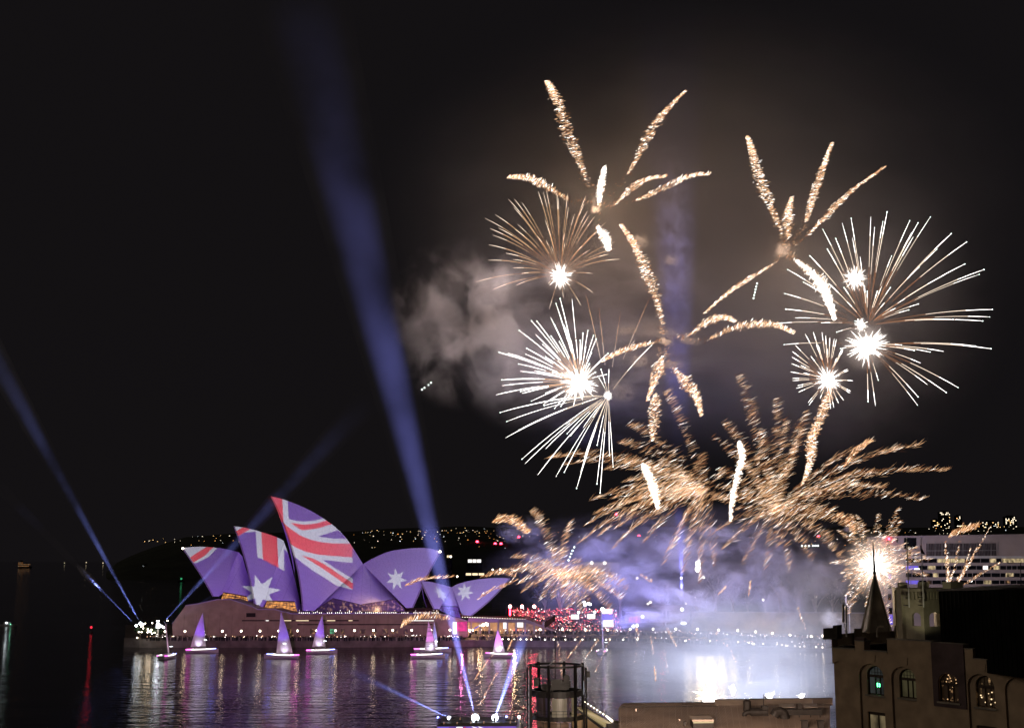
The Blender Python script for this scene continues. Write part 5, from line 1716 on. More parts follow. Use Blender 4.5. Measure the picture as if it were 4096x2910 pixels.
b = MB(); b.tube([TP(1415, 320, 166), TP(1415, 215, 166), TP(1415, 197, 166)], [.52, .5, .22], 12); b.build('drum', M['duct'], d1)
b = MB(); b.tube([TP(x, y, 164.5) for x, y in ((1390, 378, ), (1388, 350), (1410, 332), (1450, 330))], .32, 8); b.tube([TP(1450, 332, 164.5), TP(1625, 332, 164.5)], .52, 10); b.build('elbow_duct', M['duct'], d1)
b = MB(); b.box(TP(1600, 320, 164.6), (.75, .9, 1.3)); b.build('fan_box', M['duct'], d1)
b = MB()
for x in (1460, 1530, 1610): b.tube([TP(x, 360, 164.3), TP(x, 425, 164.3)], .06, 5)
b.box(TP(1500, 415, 164.5), (2.6, 1.4, .8)); b.build('stand', M['duct'], d1)
d2 = thing('curved_duct', 'big curved duct joined to a long black trunk duct on the terminal roof', 'duct', TP(1850, 450, 163))
b = MB(); b.tube([TP(1810, 455, 163), TP(1812, 390, 163), TP(1800, 345, 163), TP(1765, 325, 163), TP(1720, 335, 163), TP(1698, 375, 163)], .62, 12); b.build('bend', M['duct'], d2)
b = MB(); b.box(TP(2005, 330, 163.4), (370 / 2.6276 * mpp(163.4), 1.0, .66)); b.build('trunk_duct', M['duct'], d2)
b = MB(); b.box(TP(1965, 275, 163.6), (.6, .6, .8)); b.build('stack', M['duct'], d2)
b = MB()
for x in (1840, 1960, 2080, 2180): b.tube([TP(x, 350, 163.2), TP(x + 3, 385, 163.2)], .05, 5)
b.build('stand', M['duct'], d2)
wv_ = thing('weather_mast', 'thin mast with a small cup vane on the terminal roof', 'weather mast', TP(1588, 290, 165))
b = MB(); b.tube([TP(1588, 300, 165.5), TP(1588, 146, 165.5)], .045, 5); b.build('mast', M['black'], wv_)
b = MB(); b.tube([TP(1588, 176, 165.5), TP(1606, 176, 165.5)], .03, 4); b.tube([TP(1596, 176, 165.5), TP(1611, 172, 165.5)], [.06, .2], 8); b.build('cup', M['black'], wv_)
rvp = None
for i, (x, y, w_) in enumerate(((2018, 465, .34), (2188, 465, .34), (760, 455, .15), (247, 310, .09), (705, 415, .08))):
    t = thing('roof_vent', ['stub vent on the terminal roof below the long duct', 'stub vent on the terminal roof at its right end', 'small black vent left of the lit dormer', 'small pale cowl near the left end of the terminal roof', 'tiny pale cowl left above the lit dormer'][i], 'roof vent', TP(x, y, 158))
    b = MB(); b.box(TP(x, y, 158), (w_ * 2, w_ * 2, w_ * 2.6)); b.build('body', M['duct'] if i < 3 else M['corr2'], t)
    b = MB(); b.box(TP(x, y, 158) + Vector((0, 0, w_ * 1.5)), (w_ * 2.6, w_ * 2.6, .08)); b.build('cap', M['duct'] if i < 3 else M['corr2'], t)
for x in (738, 773):
    t = thing('whip_aerial', 'thin whip aerial on the ridge of the terminal roof', 'aerial', TP(x, 262, 171), 'whip aerials on the terminal ridge')
    b = MB(); b.tube([TP(x, 264, 171), TP(x, 200, 171)], .035, 4); b.build('whip', M['black'], t)
    b = MB(); b.box(TP(x, 262, 171), (.2, .2, .2)); b.build('foot', M['black'], t)

# ================================================================== ROUND STEEL TOWER
YW, RW = 180.0, 3.72
tx = (2222 - CX) / F * YW
tz = lambda py: EYE - (py - HZ) / F * YW
twr = thing('steel_tower', 'round black steel tower with glazed floors and a flag on top', 'tower', (tx, YW, 0))
cen = Vector((tx, YW, 0))
def ring(b, z, r, h, wd, n=40):
    vs, fs = [], []
    for k in range(n):
        a = 2 * math.pi * k / n
        for rr, zz in ((r, z), (r - wd, z), (r - wd, z + h), (r, z + h)):
            vs.append((cen.x + rr * math.sin(a), cen.y - rr * math.cos(a), zz))
    for k in range(n):
        k2 = (k + 1) % n
        for j in range(4): fs.append((k * 4 + j, k2 * 4 + j, k2 * 4 + (j + 1) % 4, k * 4 + (j + 1) % 4))
    b.add(vs, fs)
TA = [rad(-19 + 60 * k) for k in range(6)]
for py, h, wd in ((2647, .28, .3), (2757, .85, .4), (2843, .55, .4)):
    b = MB(); ring(b, tz(py), RW, h, wd); b.build('ring_beam', M['black'], twr)
for a in TA:
    b = MB()
    q = cen + Vector((math.sin(a) * RW, -math.cos(a) * RW, 0))
    d = Vector((math.sin(a), -math.cos(a), 0))
    for o_ in (0, .0):
        b.box(q + d * .12 + Vector((0, 0, tz(2646) / 2 + .4)), (.34, .34, tz(2646)), a)
    b.build('column', M['black'], twr)
for sx_ in (-1, 1):
    for k in (0, 1):
        b = MB(); b.tube([(tx + sx_ * (RW + .12 + .34 * k), YW - .3, 0), (tx + sx_ * (RW + .12 + .34 * k), YW - .3, tz(2645 if k == 0 else 2650))], .15, 6); b.build('outer_post', M['black'], twr)
b = MB()
for k in range(9):
    z0_ = tz(2890 - k * 26)
    b.tube([(tx - RW - .29, YW - .48, z0_), (tx - RW - .29, YW - .48, z0_ + .72)], .025, 4)
b.tube([(tx + RW + .12, YW - .48, tz(2752)), (tx + RW + .12, YW - .48, tz(2700))], .025, 4)
b.build('led_strips', glow('led_strip', (.9, .92, 1), .8), twr)
# floors
for py in (2752, 2842):
    b = MB()
    vs = [(tx + (RW - .2) * math.sin(2 * math.pi * k / 36), YW - (RW - .2) * math.cos(2 * math.pi * k / 36), tz(py)) for k in range(36)]
    b.prism(vs, (0, 0, .2)); b.build('floor', M['black'], twr)
def arc_panel(name, a0, a1, z0_, z1_, r, m, n=10):
    rows = [[cen + Vector((math.sin(a) * r, -math.cos(a) * r, z)) for a in np.linspace(a0, a1, n)] for z in (z0_, z1_)]
    return grid_mesh(name, rows, m, twr, False)
M['blind'] = lobby_mat('lit_blind', (.8, .66, .42), .16, .1, .5, (.5, .5, .5))
M['curtain'] = lobby_mat('violet_curtain', (.45, .32, .55), .1, .35, .65, (2, 2, .3))
M['tanglow'] = lobby_mat('tan_glow_wall', (.9, .72, .38), .22, .2, .6, (.5, .5, .5))
asx = lambda x: math.asin(max(-1, min(1, (x - 875) / 512 )))
arc_panel('curtain', asx(398), asx(700), tz(2828), tz(2753), RW * .86, M['curtain'])
arc_panel('blind', asx(745), asx(1085), tz(2830), tz(2760), RW * .86, M['blind'])
arc_panel('curtain', asx(1090), asx(1140), tz(2830), tz(2753), RW * .87, M['curtain'])
arc_panel('lit_wall', asx(1190), asx(1330), tz(2828), tz(2751), RW * .86, M['tanglow'])
b = MB()
n_ = 24
for py in (2806, 2818):
    b.tube([cen + Vector((math.sin(a) * RW * .93, -math.cos(a) * RW * .93, tz(py))) for a in np.linspace(asx(395), asx(1330), n_)], .04, 4)
for a in np.linspace(asx(395), asx(1330), 9): b.tube([cen + Vector((math.sin(a) * RW * .93, -math.cos(a) * RW * .93, tz(py))) for py in (2806, 2842)], .03, 4)
b.build('guard_rail', M['black'], twr)
M['bar'] = lobby_mat('bar_room', (1, .5, .28), .12, .35, .7, (1.6, 1.6, 1.6))
arc_panel('dining_room', asx(395), asx(1140), tz(2935), tz(2848), RW * .8, M['bar'])
b = MB()
for a in (asx(550), asx(935)): b.tube([cen + Vector((math.sin(a) * RW * .84, -math.cos(a) * RW * .84, tz(py))) for py in (2935, 2846)], .05, 4)
for py in (2853, 2870): b.tube([cen + Vector((math.sin(a) * RW * .83, -math.cos(a) * RW * .83, tz(py))) for a in np.linspace(asx(395), asx(1140), 16)], .035, 4)
b.build('mullions', M['black'], twr)
b = MB()
for k in range(40):
    a = rs.uniform(asx(490), asx(1130)); py = rs.choice([2884, 2890, 2896, 2900, 2877])
    b.ball(cen + Vector((math.sin(a) * RW * .79, -math.cos(a) * RW * .79, tz(py))), rs.uniform(.04, .12), 6, 4, mi=0 if rs.random() < .7 else 1)
b.build('table_lamps', [glow('copper_lamp', (1, .36, .16), .9), glow('cream_lamp', (1, .8, .6), 1.6)], twr)
# people sitting round the lit tables would be hidden; rooftop machines
mach = MB()
for x, y0, y1, w_, dy in ((860, 478, 640, 205, -.5), (470, 455, 610, 95, -.8), (1240, 330, 560, 70, -.6), (1060, 520, 640, 180, .6), (640, 560, 660, 150, -1.2), (860, 590, 720, 520, .2)):
    za, zb_ = tz(2600 + y0 / 5.08), tz(2600 + y1 / 5.08)
    mach.box((tx + (x - 875) / 5.08 * mpp(YW), YW + dy, (za + zb_) / 2), (w_ / 5.08 * mpp(YW), 1.0, za - zb_))
mach.build('roof_machines', M['black'], twr)
b = MB(); b.tube([cen + Vector((1.36, -.4, tz(2690))), cen + Vector((1.36, -.75, tz(2690)))], [.42, .5], 14); b.build('dish', M['black'], twr)
b = MB(); b.ball(cen + Vector((-2.95, -.9, tz(2697))), .38, 10, 6); b.ball(cen + Vector((-2.9, -.9, tz(2706))), .45, 8, 5); b.build('cowl', M['black'], twr)
b = MB(); b.box(cen + Vector((-RW - .85, -.2, tz(2683))), (.16, .5, 1.1)); b.box(cen + Vector((-RW - .5, -.2, tz(2687))), (.12, .3, 2.0)); b.build('side_antenna', M['black'], twr)
b = MB(); b.box(cen + Vector((RW + .8, -.2, tz(2676))), (.42, .5, .85)); b.build('side_box', M['black'], twr)
b = MB(); b.tube([P(2221, 2780, YW), P(2220, 2452, YW)], [.075, .045], 6); b.build('flag_pole', M['black'], twr)
rows = []
for j in range(7):
    rows.append([P(2219.5 - 41 * k, 2458 + 12 * math.sin(k * 2.2) + 4 * k * k * 4 + j / 6 * (24 + 3 * k), YW + .35 * math.sin(k * 6)) for k in np.linspace(0, 1, 14)])
grid_mesh('flag', rows, mat('flag_cloth', (.045, .02, .03), .9), twr)
b = MB(); b.tube([P(2221, 2637, YW), P(2198, 2655, YW - 2)], .03, 4); b.build('stay_wire', M['steel'], twr)

# lit gangway, its building and the string of bulbs
def W3(x, y, Y): return P(x / 5.08 + 2050, y / 5.08 + 2600, Y)
gw = thing('covered_gangway', 'sloping covered gangway with a ribbed glowing yellow roof right of the tower', 'gangway', W3(1700, 1560, 178))
M['canopy'] = lobby_mat('glowing_canopy', (1, .78, .36), .34, .1, .5, (.6, .6, .6))
b = MB(); b.prism([W3(1300, 1152, 180), W3(1462, 1146, 183), W3(2042, 1478, 183), W3(2042, 1546, 180), W3(1824, 1530, 180)], (0, 0, -.12)); b.build('roof', M['canopy'], gw)
for k in range(17):
    f_ = k / 16
    a = Vector(W3(1310 + 515 * f_, 1152 + 378 * f_, 179.9)); c = Vector(W3(1465 + 577 * f_, 1148 + 332 * f_, 182.9))
    b = MB(); b.tube([a + Vector((0, 0, .05)), c + Vector((0, 0, .05))], .075, 4); b.build('rib', M['timber'], gw)
b = MB(); b.prism([W3(1300, 1160, 179.7), W3(1824, 1536, 179.7), W3(1900, 1580, 179.7), W3(1810, 1600, 179.7), W3(1290, 1205, 179.7)], (0, .2, 0)); b.build('fascia', M['black'], gw)
b = MB(); b.prism([W3(1205, 1275, 179.9), W3(1390, 1270, 179.9), W3(1830, 1600, 179.9), W3(1830, 1800, 179.9), W3(1205, 1800, 179.9)], (0, .4, 0)); b.build('side_wall', M['tan'], gw)
b = MB()
for x in (1205, 1415): b.tube([W3(x, 1290, 179.8), W3(x, 1800, 179.8)], .07, 4)
b.tube([W3(1205, 1405, 179.8), W3(1420, 1400, 179.8)], .06, 4); b.build('mullions', M['black'], gw)
b = MB(); b.tube([W3(1300, 1140, 182), W3(1440, 1120, 183), W3(1960, 1430, 183)], .05, 4); b.build('handrail', M['black'], gw)
lamp('gangway_light', W3(1500, 1420, 176.5), 34, (1, .75, .4), .3, gw)
sg = thing('string_lights', 'string of white bulbs sloping down beside the glowing gangway', 'string lights', W3(2020, 1430, 186))
bulbs = [(1468, 1042), (1532, 1082), (1594, 1122), (1657, 1163), (1720, 1206), (1784, 1248), (1847, 1290), (1910, 1331), (1953, 1370), (1988, 1400), (2020, 1426)]
b = MB(); b.tube([W3(x, y - 8, 186) for x, y in [(1430, 1012)] + bulbs], .025, 4); b.build('wire', M['black'], sg)
for i, (x, y) in enumerate(bulbs):
    b = MB(); b.ball(W3(x, y, 186), .09 if i < 8 else .14, 8, 6); b.build('bulb', M['globe'], sg)
hut = thing('switch_cabinet', 'pale grey cabinet at the foot of the gangway', 'cabinet', W3(2110, 1500, 181))
b = MB(); b.prism([W3(2060, 1425, 181), W3(2170, 1440, 181), W3(2170, 1560, 181), W3(2060, 1560, 181)], (0, .8, 0)); b.build('box', M['concrete'], hut)
b = MB(); b.tube([W3(2145, 1470, 180.9), W3(2150, 1540, 180.9)], .04, 4); b.build('handle', M['black'], hut)
wl_ = thing('lamp_post', 'white lamp post at the right end of the searchlight roof', 'lamp post', P(2076, 2920, 186))
b = MB(); b.tube([P(2074, 2912, 186), P(2076, 2872, 186)], [.28, .08], 8); b.build('post', M['white'], wl_)
b = MB(); b.ball(P(2076, 2865, 186), .17, 10, 7); b.build('lamp', M['cool'], wl_)
# ================================================================== FIREWORKS
FR = random.Random(21)
EM = [M['hot'], M['hot2'], M['gold'], M['amber'], M['rust'], M['mint']]
def trail(parent, c, tip, Y, dy, sag, r0, start=.06, name='trail', mats=(2, 1, 0), bead=None):
    """one star's glowing path from the break to its tip; dy: metres towards or away from the eye at the tip"""
    b = MB()
    n = 9
    pts, rs_ = [], []
    L = math.hypot(tip[0] - c[0], tip[1] - c[1])
    for k in range(n):
        t = start + (1 - start) * k / (n - 1)
        x = c[0] + (tip[0] - c[0]) * t
        y = c[1] + (tip[1] - c[1]) * t - sag * L * 4 * t * (1 - t) * .5
        pts.append(P(x, y, Y + dy * t))
        rs_.append(.43 * r0 * (.3 + .7 * t) * (1 if k < n - 1 else .35))
    m_ = mpp(Y)
    for a, e, i in ((0, 3, mats[0]), (3, 6, mats[1]), (6, 8, mats[2])):
        b.tube(pts[a:e + 1], [q * m_ for q in rs_[a:e + 1]], 4, i, cap=True)
    if bead is not None: b.ball(pts[-1], r0 * .75 * m_, 6, 4, bead)
    return b.build(name, EM, parent)
def burst(label, c, Y, tips, power, core_r, r0=2.2, sag=.1, c2=None, mats=(2, 1, 0), bead=None, col=(1, .78, .66), starts=None, depth=.35, up=1.4, aim=None):
    t = thing('firework_burst', label, 'firework', P(*c, Y), 'fireworks bursting over the harbour')
    if core_r:
        b = MB()
        b.ball(P(*c, Y), core_r * .9 * mpp(Y), 16, 12, 0)
        for k in range(70):     # ragged sparks round the break
            a = FR.uniform(0, 6.28); L = core_r * FR.uniform(.9, 2.4)
            b.spindle(P(*c, Y), P(c[0] + math.cos(a) * L, c[1] + math.sin(a) * L, Y + FR.uniform(-1, 1)), core_r * .05 * mpp(Y), 0)
        b.build('core', EM, t)
    for i, q in enumerate(tips):
        L = math.hypot(q[0] - c[0], q[1] - c[1])
        trail(t, c2(q) if c2 else c, q, Y, FR.uniform(-1, 1) * L * mpp(Y) * depth, sag, r0 * FR.uniform(.7, 1.15), FR.uniform(.05, .3) if starts is None else FR.uniform(*starts), mats=mats, bead=bead if FR.random() < .75 else None)
    if power:
        q = P(*c, Y)
        ls = max(2.0, core_r * mpp(Y) * 1.3)
        lamp('burst_light', q, power * .1, col, ls, t)
        # spot added to brighten the smoke, aimed away from the hall
        if up: lamp('smoke_light', q, power * up, (1, .86, .88), ls, t, 'SPOT', rad(132 if aim is None else 84), q + Vector(aim or (-.1, .6, .9)), .7)
    return t
R1 = lambda L: crop(L, 1.709, 1900, 300)
R2 = lambda L: crop(L, 1.3534, 2800, 500)
R3 = lambda L: crop(L, 1.804, 1850, 1100)
R4 = lambda L: crop(L, 1.911, 2100, 1400)
R5 = lambda L: crop(L, 1.8045, 2800, 1400)
R6 = lambda L: crop(L, 2.286, 1900, 2000)
R8 = lambda L: crop(L, 1.3537, 2400, 500)
YB = 400
burst('upper left golden burst with long fan of straight needles', R1([(582, 1372)])[0], 405,
      R1([(70, 980), (105, 1050), (120, 1093), (95, 1160), (92, 1265), (140, 955), (230, 850), (268, 847), (320, 870), (290, 1020), (275, 1055), (432, 795), (488, 790), (467, 800), (560, 815), (570, 840), (634, 808), (680, 950),
          (757, 828), (768, 930), (780, 960), (818, 968), (895, 1008), (958, 1140), (955, 1187), (987, 1258), (912, 1225), (805, 1357), (807, 1487), (725, 1575), (605, 1525), (508, 1600), (125, 1465), (5, 1415), (280, 1437),
          (210, 1217), (260, 1260), (260, 1318), (315, 1357), (425, 1100), (485, 1130), (520, 1170), (610, 1080), (615, 1145), (735, 1165), (785, 1195), (500, 1425), (690, 1340), (160, 1045), (265, 905), (640, 900), (745, 880), (870, 1040), (480, 990), (500, 1045)]),
      2.2e4, 25, 2.1, .12, mats=(3, 2, 1), col=(1, .74, .56), up=7, aim=(-.8, .45, .35))
cB = R3([(845, 775)])[0]
burst('lower left white burst, dense and blinding at its heart', cB, 395,
      R3([(265, 557), (332, 563), (410, 400), (498, 330), (538, 333), (635, 303), (675, 205), (705, 170), (790, 172), (665, 360), (705, 293), (457, 570), (463, 528), (405, 640), (418, 693), (285, 755), (285, 797), (388, 748), (420, 838),
          (430, 853), (242, 863), (525, 425), (497, 908), (580, 935), (665, 960), (945, 435), (905, 400), (870, 420), (965, 460), (1050, 565), (1040, 715), (980, 800), (930, 840), (800, 945), (820, 470), (745, 380), (735, 365), (525, 640),
          (580, 500), (600, 590), (560, 710), (640, 440), (760, 400), (780, 460), (700, 480), (850, 470), (890, 520), (930, 560), (520, 690), (600, 850), (640, 900), (710, 945), (1000, 620), (960, 700), (915, 640), (650, 700), (690, 620)]),
      2.6e4, 36, 2.8, .05, mats=(2, 0, 0), bead=5, col=(1, .86, .8), up=16, aim=(-.68, .5, .5))
cB2 = R3([(1052, 868)])[0]
burst('white burst streaming down and left, overlapping the blinding one', cB2, 410,
      R3([(272, 990), (320, 1055), (310, 1173), (407, 1117), (430, 1326), (450, 1360), (543, 1440), (673, 1455), (735, 1420), (823, 1537), (850, 1425), (970, 1505), (993, 1570), (1087, 1383), (972, 1225), (880, 1310), (780, 1157), (755, 1143), (600, 1252),
          (865, 925), (1365, 505), (1057, 675), (590, 940), (470, 940), (870, 1100), (745, 1075), (1060, 1300), (945, 1020), (1000, 680), (985, 740)]), 1e4, 10, 2.6, .07, mats=(1, 0, 0), bead=5, col=(1, .86, .8), starts=(.04, .16))
t4 = burst('four thin brown-stemmed needles rising out of the white bursts', cB2, 415, R3([(890, 135), (983, 230), (1141, 262), (1358, 148)]), 0, 0, 2.0, .03, mats=(1, 2, 3), starts=(.3, .36))
cC = R2([(903, 1195)])[0]
cC2 = R2([(905, 1085)])[0]
burst('largest burst on the right, white needles with pale green tips', cC, 400,
      R2([(460, 912), (465, 996), (515, 1043), (402, 1075), (455, 1188), (595, 708), (690, 672), (735, 615), (665, 565), (770, 530), (818, 505), (825, 610), (867, 712), (925, 495), (945, 555), (990, 522), (1013, 470), (1135, 518), (1145, 585), (1155, 605),
          (1180, 530), (1247, 498), (1037, 708), (1283, 672), (1360, 588), (1443, 633), (1185, 770), (1325, 810), (1433, 752), (1537, 782), (1512, 808), (1182, 968), (1583, 998), (1568, 1038), (1530, 1060), (1370, 1052), (1575, 1210), (1490, 1195), (1245, 1228),
          (1320, 1225), (1195, 1288), (1397, 1420), (1333, 1447), (1232, 1405), (1180, 1470), (1177, 1515), (965, 1380), (950, 1520), (910, 1495), (660, 1070), (740, 1120), (985, 870), (960, 900), (1030, 880), (1000, 960), (1110, 940), (800, 960), (780, 880), (700, 860),
          (1060, 990), (1130, 1000), (890, 870), (905, 900), (840, 1060), (760, 1210), (1160, 1220), (1090, 1190), (475, 782), (560, 850)]),
      2.6e4, 40, 2.6, .06, c2=lambda q: cC2 if q[1] < 1330 else cC, mats=(3, 1, 0), bead=5, col=(1, .84, .76), up=3.5)
burst('blinding white shell head hanging above the largest burst', R2([(840, 832)])[0], 402, [(R2([(840, 832)])[0][0] + 62 * math.cos(a), R2([(840, 832)])[0][1] + 62 * math.sin(a)) for a in np.arange(0, 6.28, .6)], 1e4, 24, 1.8, .0, mats=(0, 1, 3), col=(1, .8, .6))
burst('small white star head at the hub of the largest burst', R2([(872, 1083)])[0], 401, [(R2([(872, 1083)])[0][0] + 30 * math.cos(a), R2([(872, 1083)])[0][1] + 30 * math.sin(a)) for a in np.arange(0.2, 6.3, .8)], 0, 13, 1.6, .0)
cE = R2([(693, 1378)])[0]
burst('small round burst of short white needles beside the largest burst', cE, 398,
      R2([(570, 1130), (613, 1120), (515, 1190), (500, 1225), (497, 1255), (495, 1290), (490, 1335), (500, 1370), (500, 1383), (527, 1410), (520, 1425), (533, 1445), (585, 1502), (590, 1515), (650, 1480), (707, 1535), (725, 1530), (750, 1505), (778, 1490), (812, 1450), (815, 1440), (828, 1383),
          (805, 1327), (800, 1320), (775, 1215), (770, 1210), (738, 1160), (727, 1155), (703, 1150), (680, 1140), (660, 1120), (640, 1190), (630, 1185), (545, 1300), (560, 1340), (600, 1250), (690, 1210), (740, 1260)]),
      1.4e4, 27, 2.6, .02, mats=(3, 1, 0), col=(1, .84, .74), up=1.2, starts=(.1, .35))

# ------------------------------------------------------------------ glittering palm arms
def glitter(pts, Y0, Y1, n, width, slen, ang, thick, mix, dens=1.0, taper=(.25, .2), parent=None, name='spark_trail', jit=.35, seed=0):
    """a ragged tail of many short sparks scattered round a curved path; ang: streak tilt in degrees up to the right"""
    r = random.Random(seed * 77 + n)
    C = bez(pts, 40)
    b = MB()
    for k in range(n):
        t = r.random() ** dens
        i = min(38, int(t * 39)); f_ = t * 39 - i
        x = C[i][0] + (C[i + 1][0] - C[i][0]) * f_
        y = C[i][1] + (C[i + 1][1] - C[i][1]) * f_
        dx, dy = C[i + 1][0] - C[i][0], C[i + 1][1] - C[i][1]
        L = math.hypot(dx, dy) or 1
        nx_, ny_ = -dy / L, dx / L
        wv = width * min(1, t / taper[0] if taper[0] else 1) * min(1, (1 - t) / taper[1] if taper[1] else 1) ** .9 + width * .02
        g = r.uniform(-.85, .85) + r.gauss(0, .25)
        x += nx_ * g * wv; y += ny_ * g * wv
        Yv = Y0 + (Y1 - Y0) * t + r.gauss(0, .5) * wv * mpp(Y0)
        a = rad(ang + r.gauss(0, 9))
        l_ = slen * r.uniform(.35, 1.3)
        i_ = r.choices(range(len(mix)), mix)[0]
        b.spindle(P(x, y, Yv), P(x + math.cos(a) * l_, y - math.sin(a) * l_, Yv + r.uniform(-.3, .3)), thick * .8 * r.uniform(.6, 1.4) * mpp(Y0), i_)
    return b.build(name, EM, parent)
BR = (.07, .20, .38, .27, .08)         # brightness mix: hot, warm, gold, amber, rust
def palm(label, c, Y, arms, power=0, col=(1, .66, .42)):
    t = thing('palm_firework', label, 'firework', P(*c, Y), 'fireworks bursting over the harbour')
    for i, a in enumerate(arms):
        pts, wd, n, hot = a[:4]
        dy = FR.uniform(-18, 18)
        mix = BR if not hot else (.42, .38, .16, .04, 0)
        glitter(pts, Y, Y + dy, int(n * 1.7), wd * 1.05, 17, a[4] if len(a) > 4 else 22, 1.0, mix, .72, parent=t, seed=i + int(c[0]), taper=(.35, .55), name='comet_tail')
        if hot: glitter(pts, Y, Y + dy, n // 3, wd * .5, 14, 30, 3.0, (.6, .4, 0), .55, parent=t, seed=i + 9 + int(c[0]), taper=(.5, .1), name='comet_core')
        # thin scatter of dying sparks leading back to the break
        p0 = pts[0]
        glitter([(c[0] * .85 + p0[0] * .15, c[1] * .85 + p0[1] * .15), ((c[0] + p0[0]) / 2, (c[1] + p0[1]) / 2), p0, pts[1]], Y, Y + dy * .3, max(30, n // 7), wd * .8, 13, (a[4] if len(a) > 4 else 22), .75, (0, .05, .3, .4, .25), .6, parent=t, seed=i + 50 + int(c[0]), taper=(.3, .1), name='dying_sparks')
    if power: lamp('burst_light', P(*c, Y), power, col, 3.0, t)
    return t
palm('upper palm of seven broad glittering arms with two tallest tips', R1([(850, 880)])[0], 420, [
    (R1([(745, 715), (690, 560), (620, 400), (560, 200), (505, 90), (472, 42)]), 24, 620, 0, 8), (R1([(1030, 690), (1120, 520), (1200, 370), (1300, 240), (1424, 112)]), 17, 420, 0, 18),
    (R1([(640, 870), (480, 770), (360, 715), (216, 707)]), 15, 330, 0, 62), (R1([(835, 890), (850, 760), (872, 632)]), 14, 240, 1, 25), (R1([(940, 900), (1050, 790), (1160, 720), (1300, 700)]), 13, 300, 0, 40),
    (R1([(1080, 870), (1200, 820), (1380, 730), (1480, 695), (1602, 686)]), 11, 320, 0, 50), (R1([(820, 1040), (880, 1120), (905, 1205)]), 17, 240, 1, 30)], 6e4)
palm('middle palm of six glittering arms at the centre of the sky', R8([(330, 1150)])[0], 425, [
    (R8([(330, 1080), (290, 920), (230, 770), (170, 640), (100, 540)]), 21, 620, 0, 14), (R8([(470, 1145), (560, 1080), (650, 1045), (724, 1070)]), 14, 300, 0, 35), (R8([(580, 1170), (720, 1105), (850, 1085), (960, 1095), (1046, 1135)]), 14, 380, 0, 62),
    (R8([(288, 1185), (190, 1205), (90, 1240), (5, 1288)]), 11, 280, 0, 55), (R8([(330, 1255), (300, 1350), (246, 1500)]), 21, 360, 0, 40), (R8([(385, 1315), (450, 1390), (510, 1470), (540, 1580)]), 21, 420, 0, 30)], 5e3)
palm('right-hand palm of six glittering arms above the largest burst', R2([(455, 680)])[0], 425, [
    (R2([(435, 590), (370, 430), (310, 280), (270, 140), (245, 63)]), 21, 600, 0, 8), (R2([(560, 535), (600, 400), (650, 250), (705, 95)]), 15, 480, 0, 14), (R2([(575, 600), (680, 490), (800, 370), (992, 228)]), 11, 420, 0, 25), (R2([(468, 620), (465, 500), (485, 392)]), 18, 320, 0, 14),
    (R2([(505, 735), (600, 810), (660, 880), (690, 960), (722, 1060)]), 24, 600, 1, 50), (R2([(385, 760), (260, 835), (150, 910), (15, 1022)]), 9, 330, 0, 35)], 5e3)
def comet(label, pts, Y, wd, n, hot=1, ang=20):
    t = thing('rising_comet', label, 'firework', P(*pts[-1], Y), 'fireworks bursting over the harbour')
    glitter(pts, Y, Y + 6, int(n * 1.6), wd, 16, ang, 1.1, (.3, .36, .26, .06, .02) if hot else BR, .8, parent=t, seed=int(pts[0][0]), taper=(.35, .12), name='comet_tail')
    if hot: glitter(pts, Y, Y + 6, n // 2, wd * .5, 14, 60, 3.4, (.7, .3, 0), .5, parent=t, seed=int(pts[0][0]) + 3, taper=(.6, .08), name='comet_core')
comet('thick blinding comet among the orange sparks left of centre', R3([(1400, 1690), (1380, 1600), (1345, 1480), (1292, 1368)]), 405, 15, 420)
comet('slim blinding comet rising beside the right-hand orange sparks', [(2915, 2090), (2922, 2010), (2940, 1920), (2962, 1830), (2950, 1772)], 405, 12, 420)
comet('long curved glitter comet climbing into the small round burst', R5([(725, 975), (785, 800), (790, 650), (860, 480), (935, 255)]), 398, 17, 800, 0, 12)
comet('faded broad orange comet under the middle palm', R4([(960, 700), (975, 520), (985, 340)]), 425, 20, 260, 0, 20)

# ------------------------------------------------------------------ falling golden willows
WM = (.03, .14, .38, .33, .12)
def willow(label, c, Y, tips, power, ang=26, wd=12, per=2.8, mix=WM, col=(1, .55, .3), slen=42, lift=.1):
    t = thing('willow_firework', label, 'firework', P(*c, Y), 'fireworks bursting over the harbour')
    for i, q in enumerate(tips):
        L = math.hypot(q[0] - c[0], q[1] - c[1])
        cx_, cy_ = (c[0] + q[0]) / 2, (c[1] + q[1]) / 2 - lift * L
        a = ang + max(0, (q[1] - c[1]) / 300) * 22
        dy = FR.uniform(-1, 1) * L * mpp(Y) * .4
        glitter([c, ((c[0] + cx_) / 2, (c[1] + cy_) / 2 - lift * L * .3), (cx_, cy_), ((q[0] + cx_) / 2, (q[1] + cy_) / 2 - lift * L * .25), q], Y, Y + dy, max(40, int(L / per)), wd * FR.uniform(.7, 1.5), slen, a, .5, mix, .8, parent=t, seed=i + int(c[1]), taper=(.15, .3))
    if power: lamp('burst_light', P(*c, Y), power, col, 4.0, t)
    return t
w1c = (2801, 1975)
willow('left golden willow raining orange combed sparks', w1c, 415, [(2644, 1567), (2500, 1700), (2460, 1770), (2400, 1880), (2350, 2005), (2365, 2060), (2330, 2105), (2240, 1860), (2170, 1835), (2788, 1822), (2560, 2180), (2440, 2200), (2640, 2265), (2720, 2300), (2790, 2340),
        (2850, 2270), (2560, 1960), (2620, 1850), (2900, 2020), (2870, 1900), (2480, 1930), (2430, 2000), (2500, 2060), (2450, 2120), (2520, 2120), (2600, 2080), (2680, 1900), (2590, 2020), (2520, 2010), (2410, 2060), (2680, 2200), (2380, 2150), (2300, 2180), (2740, 2200), (2470, 1850), (2550, 1900)], 5e3)
w2c = (3088, 2048)
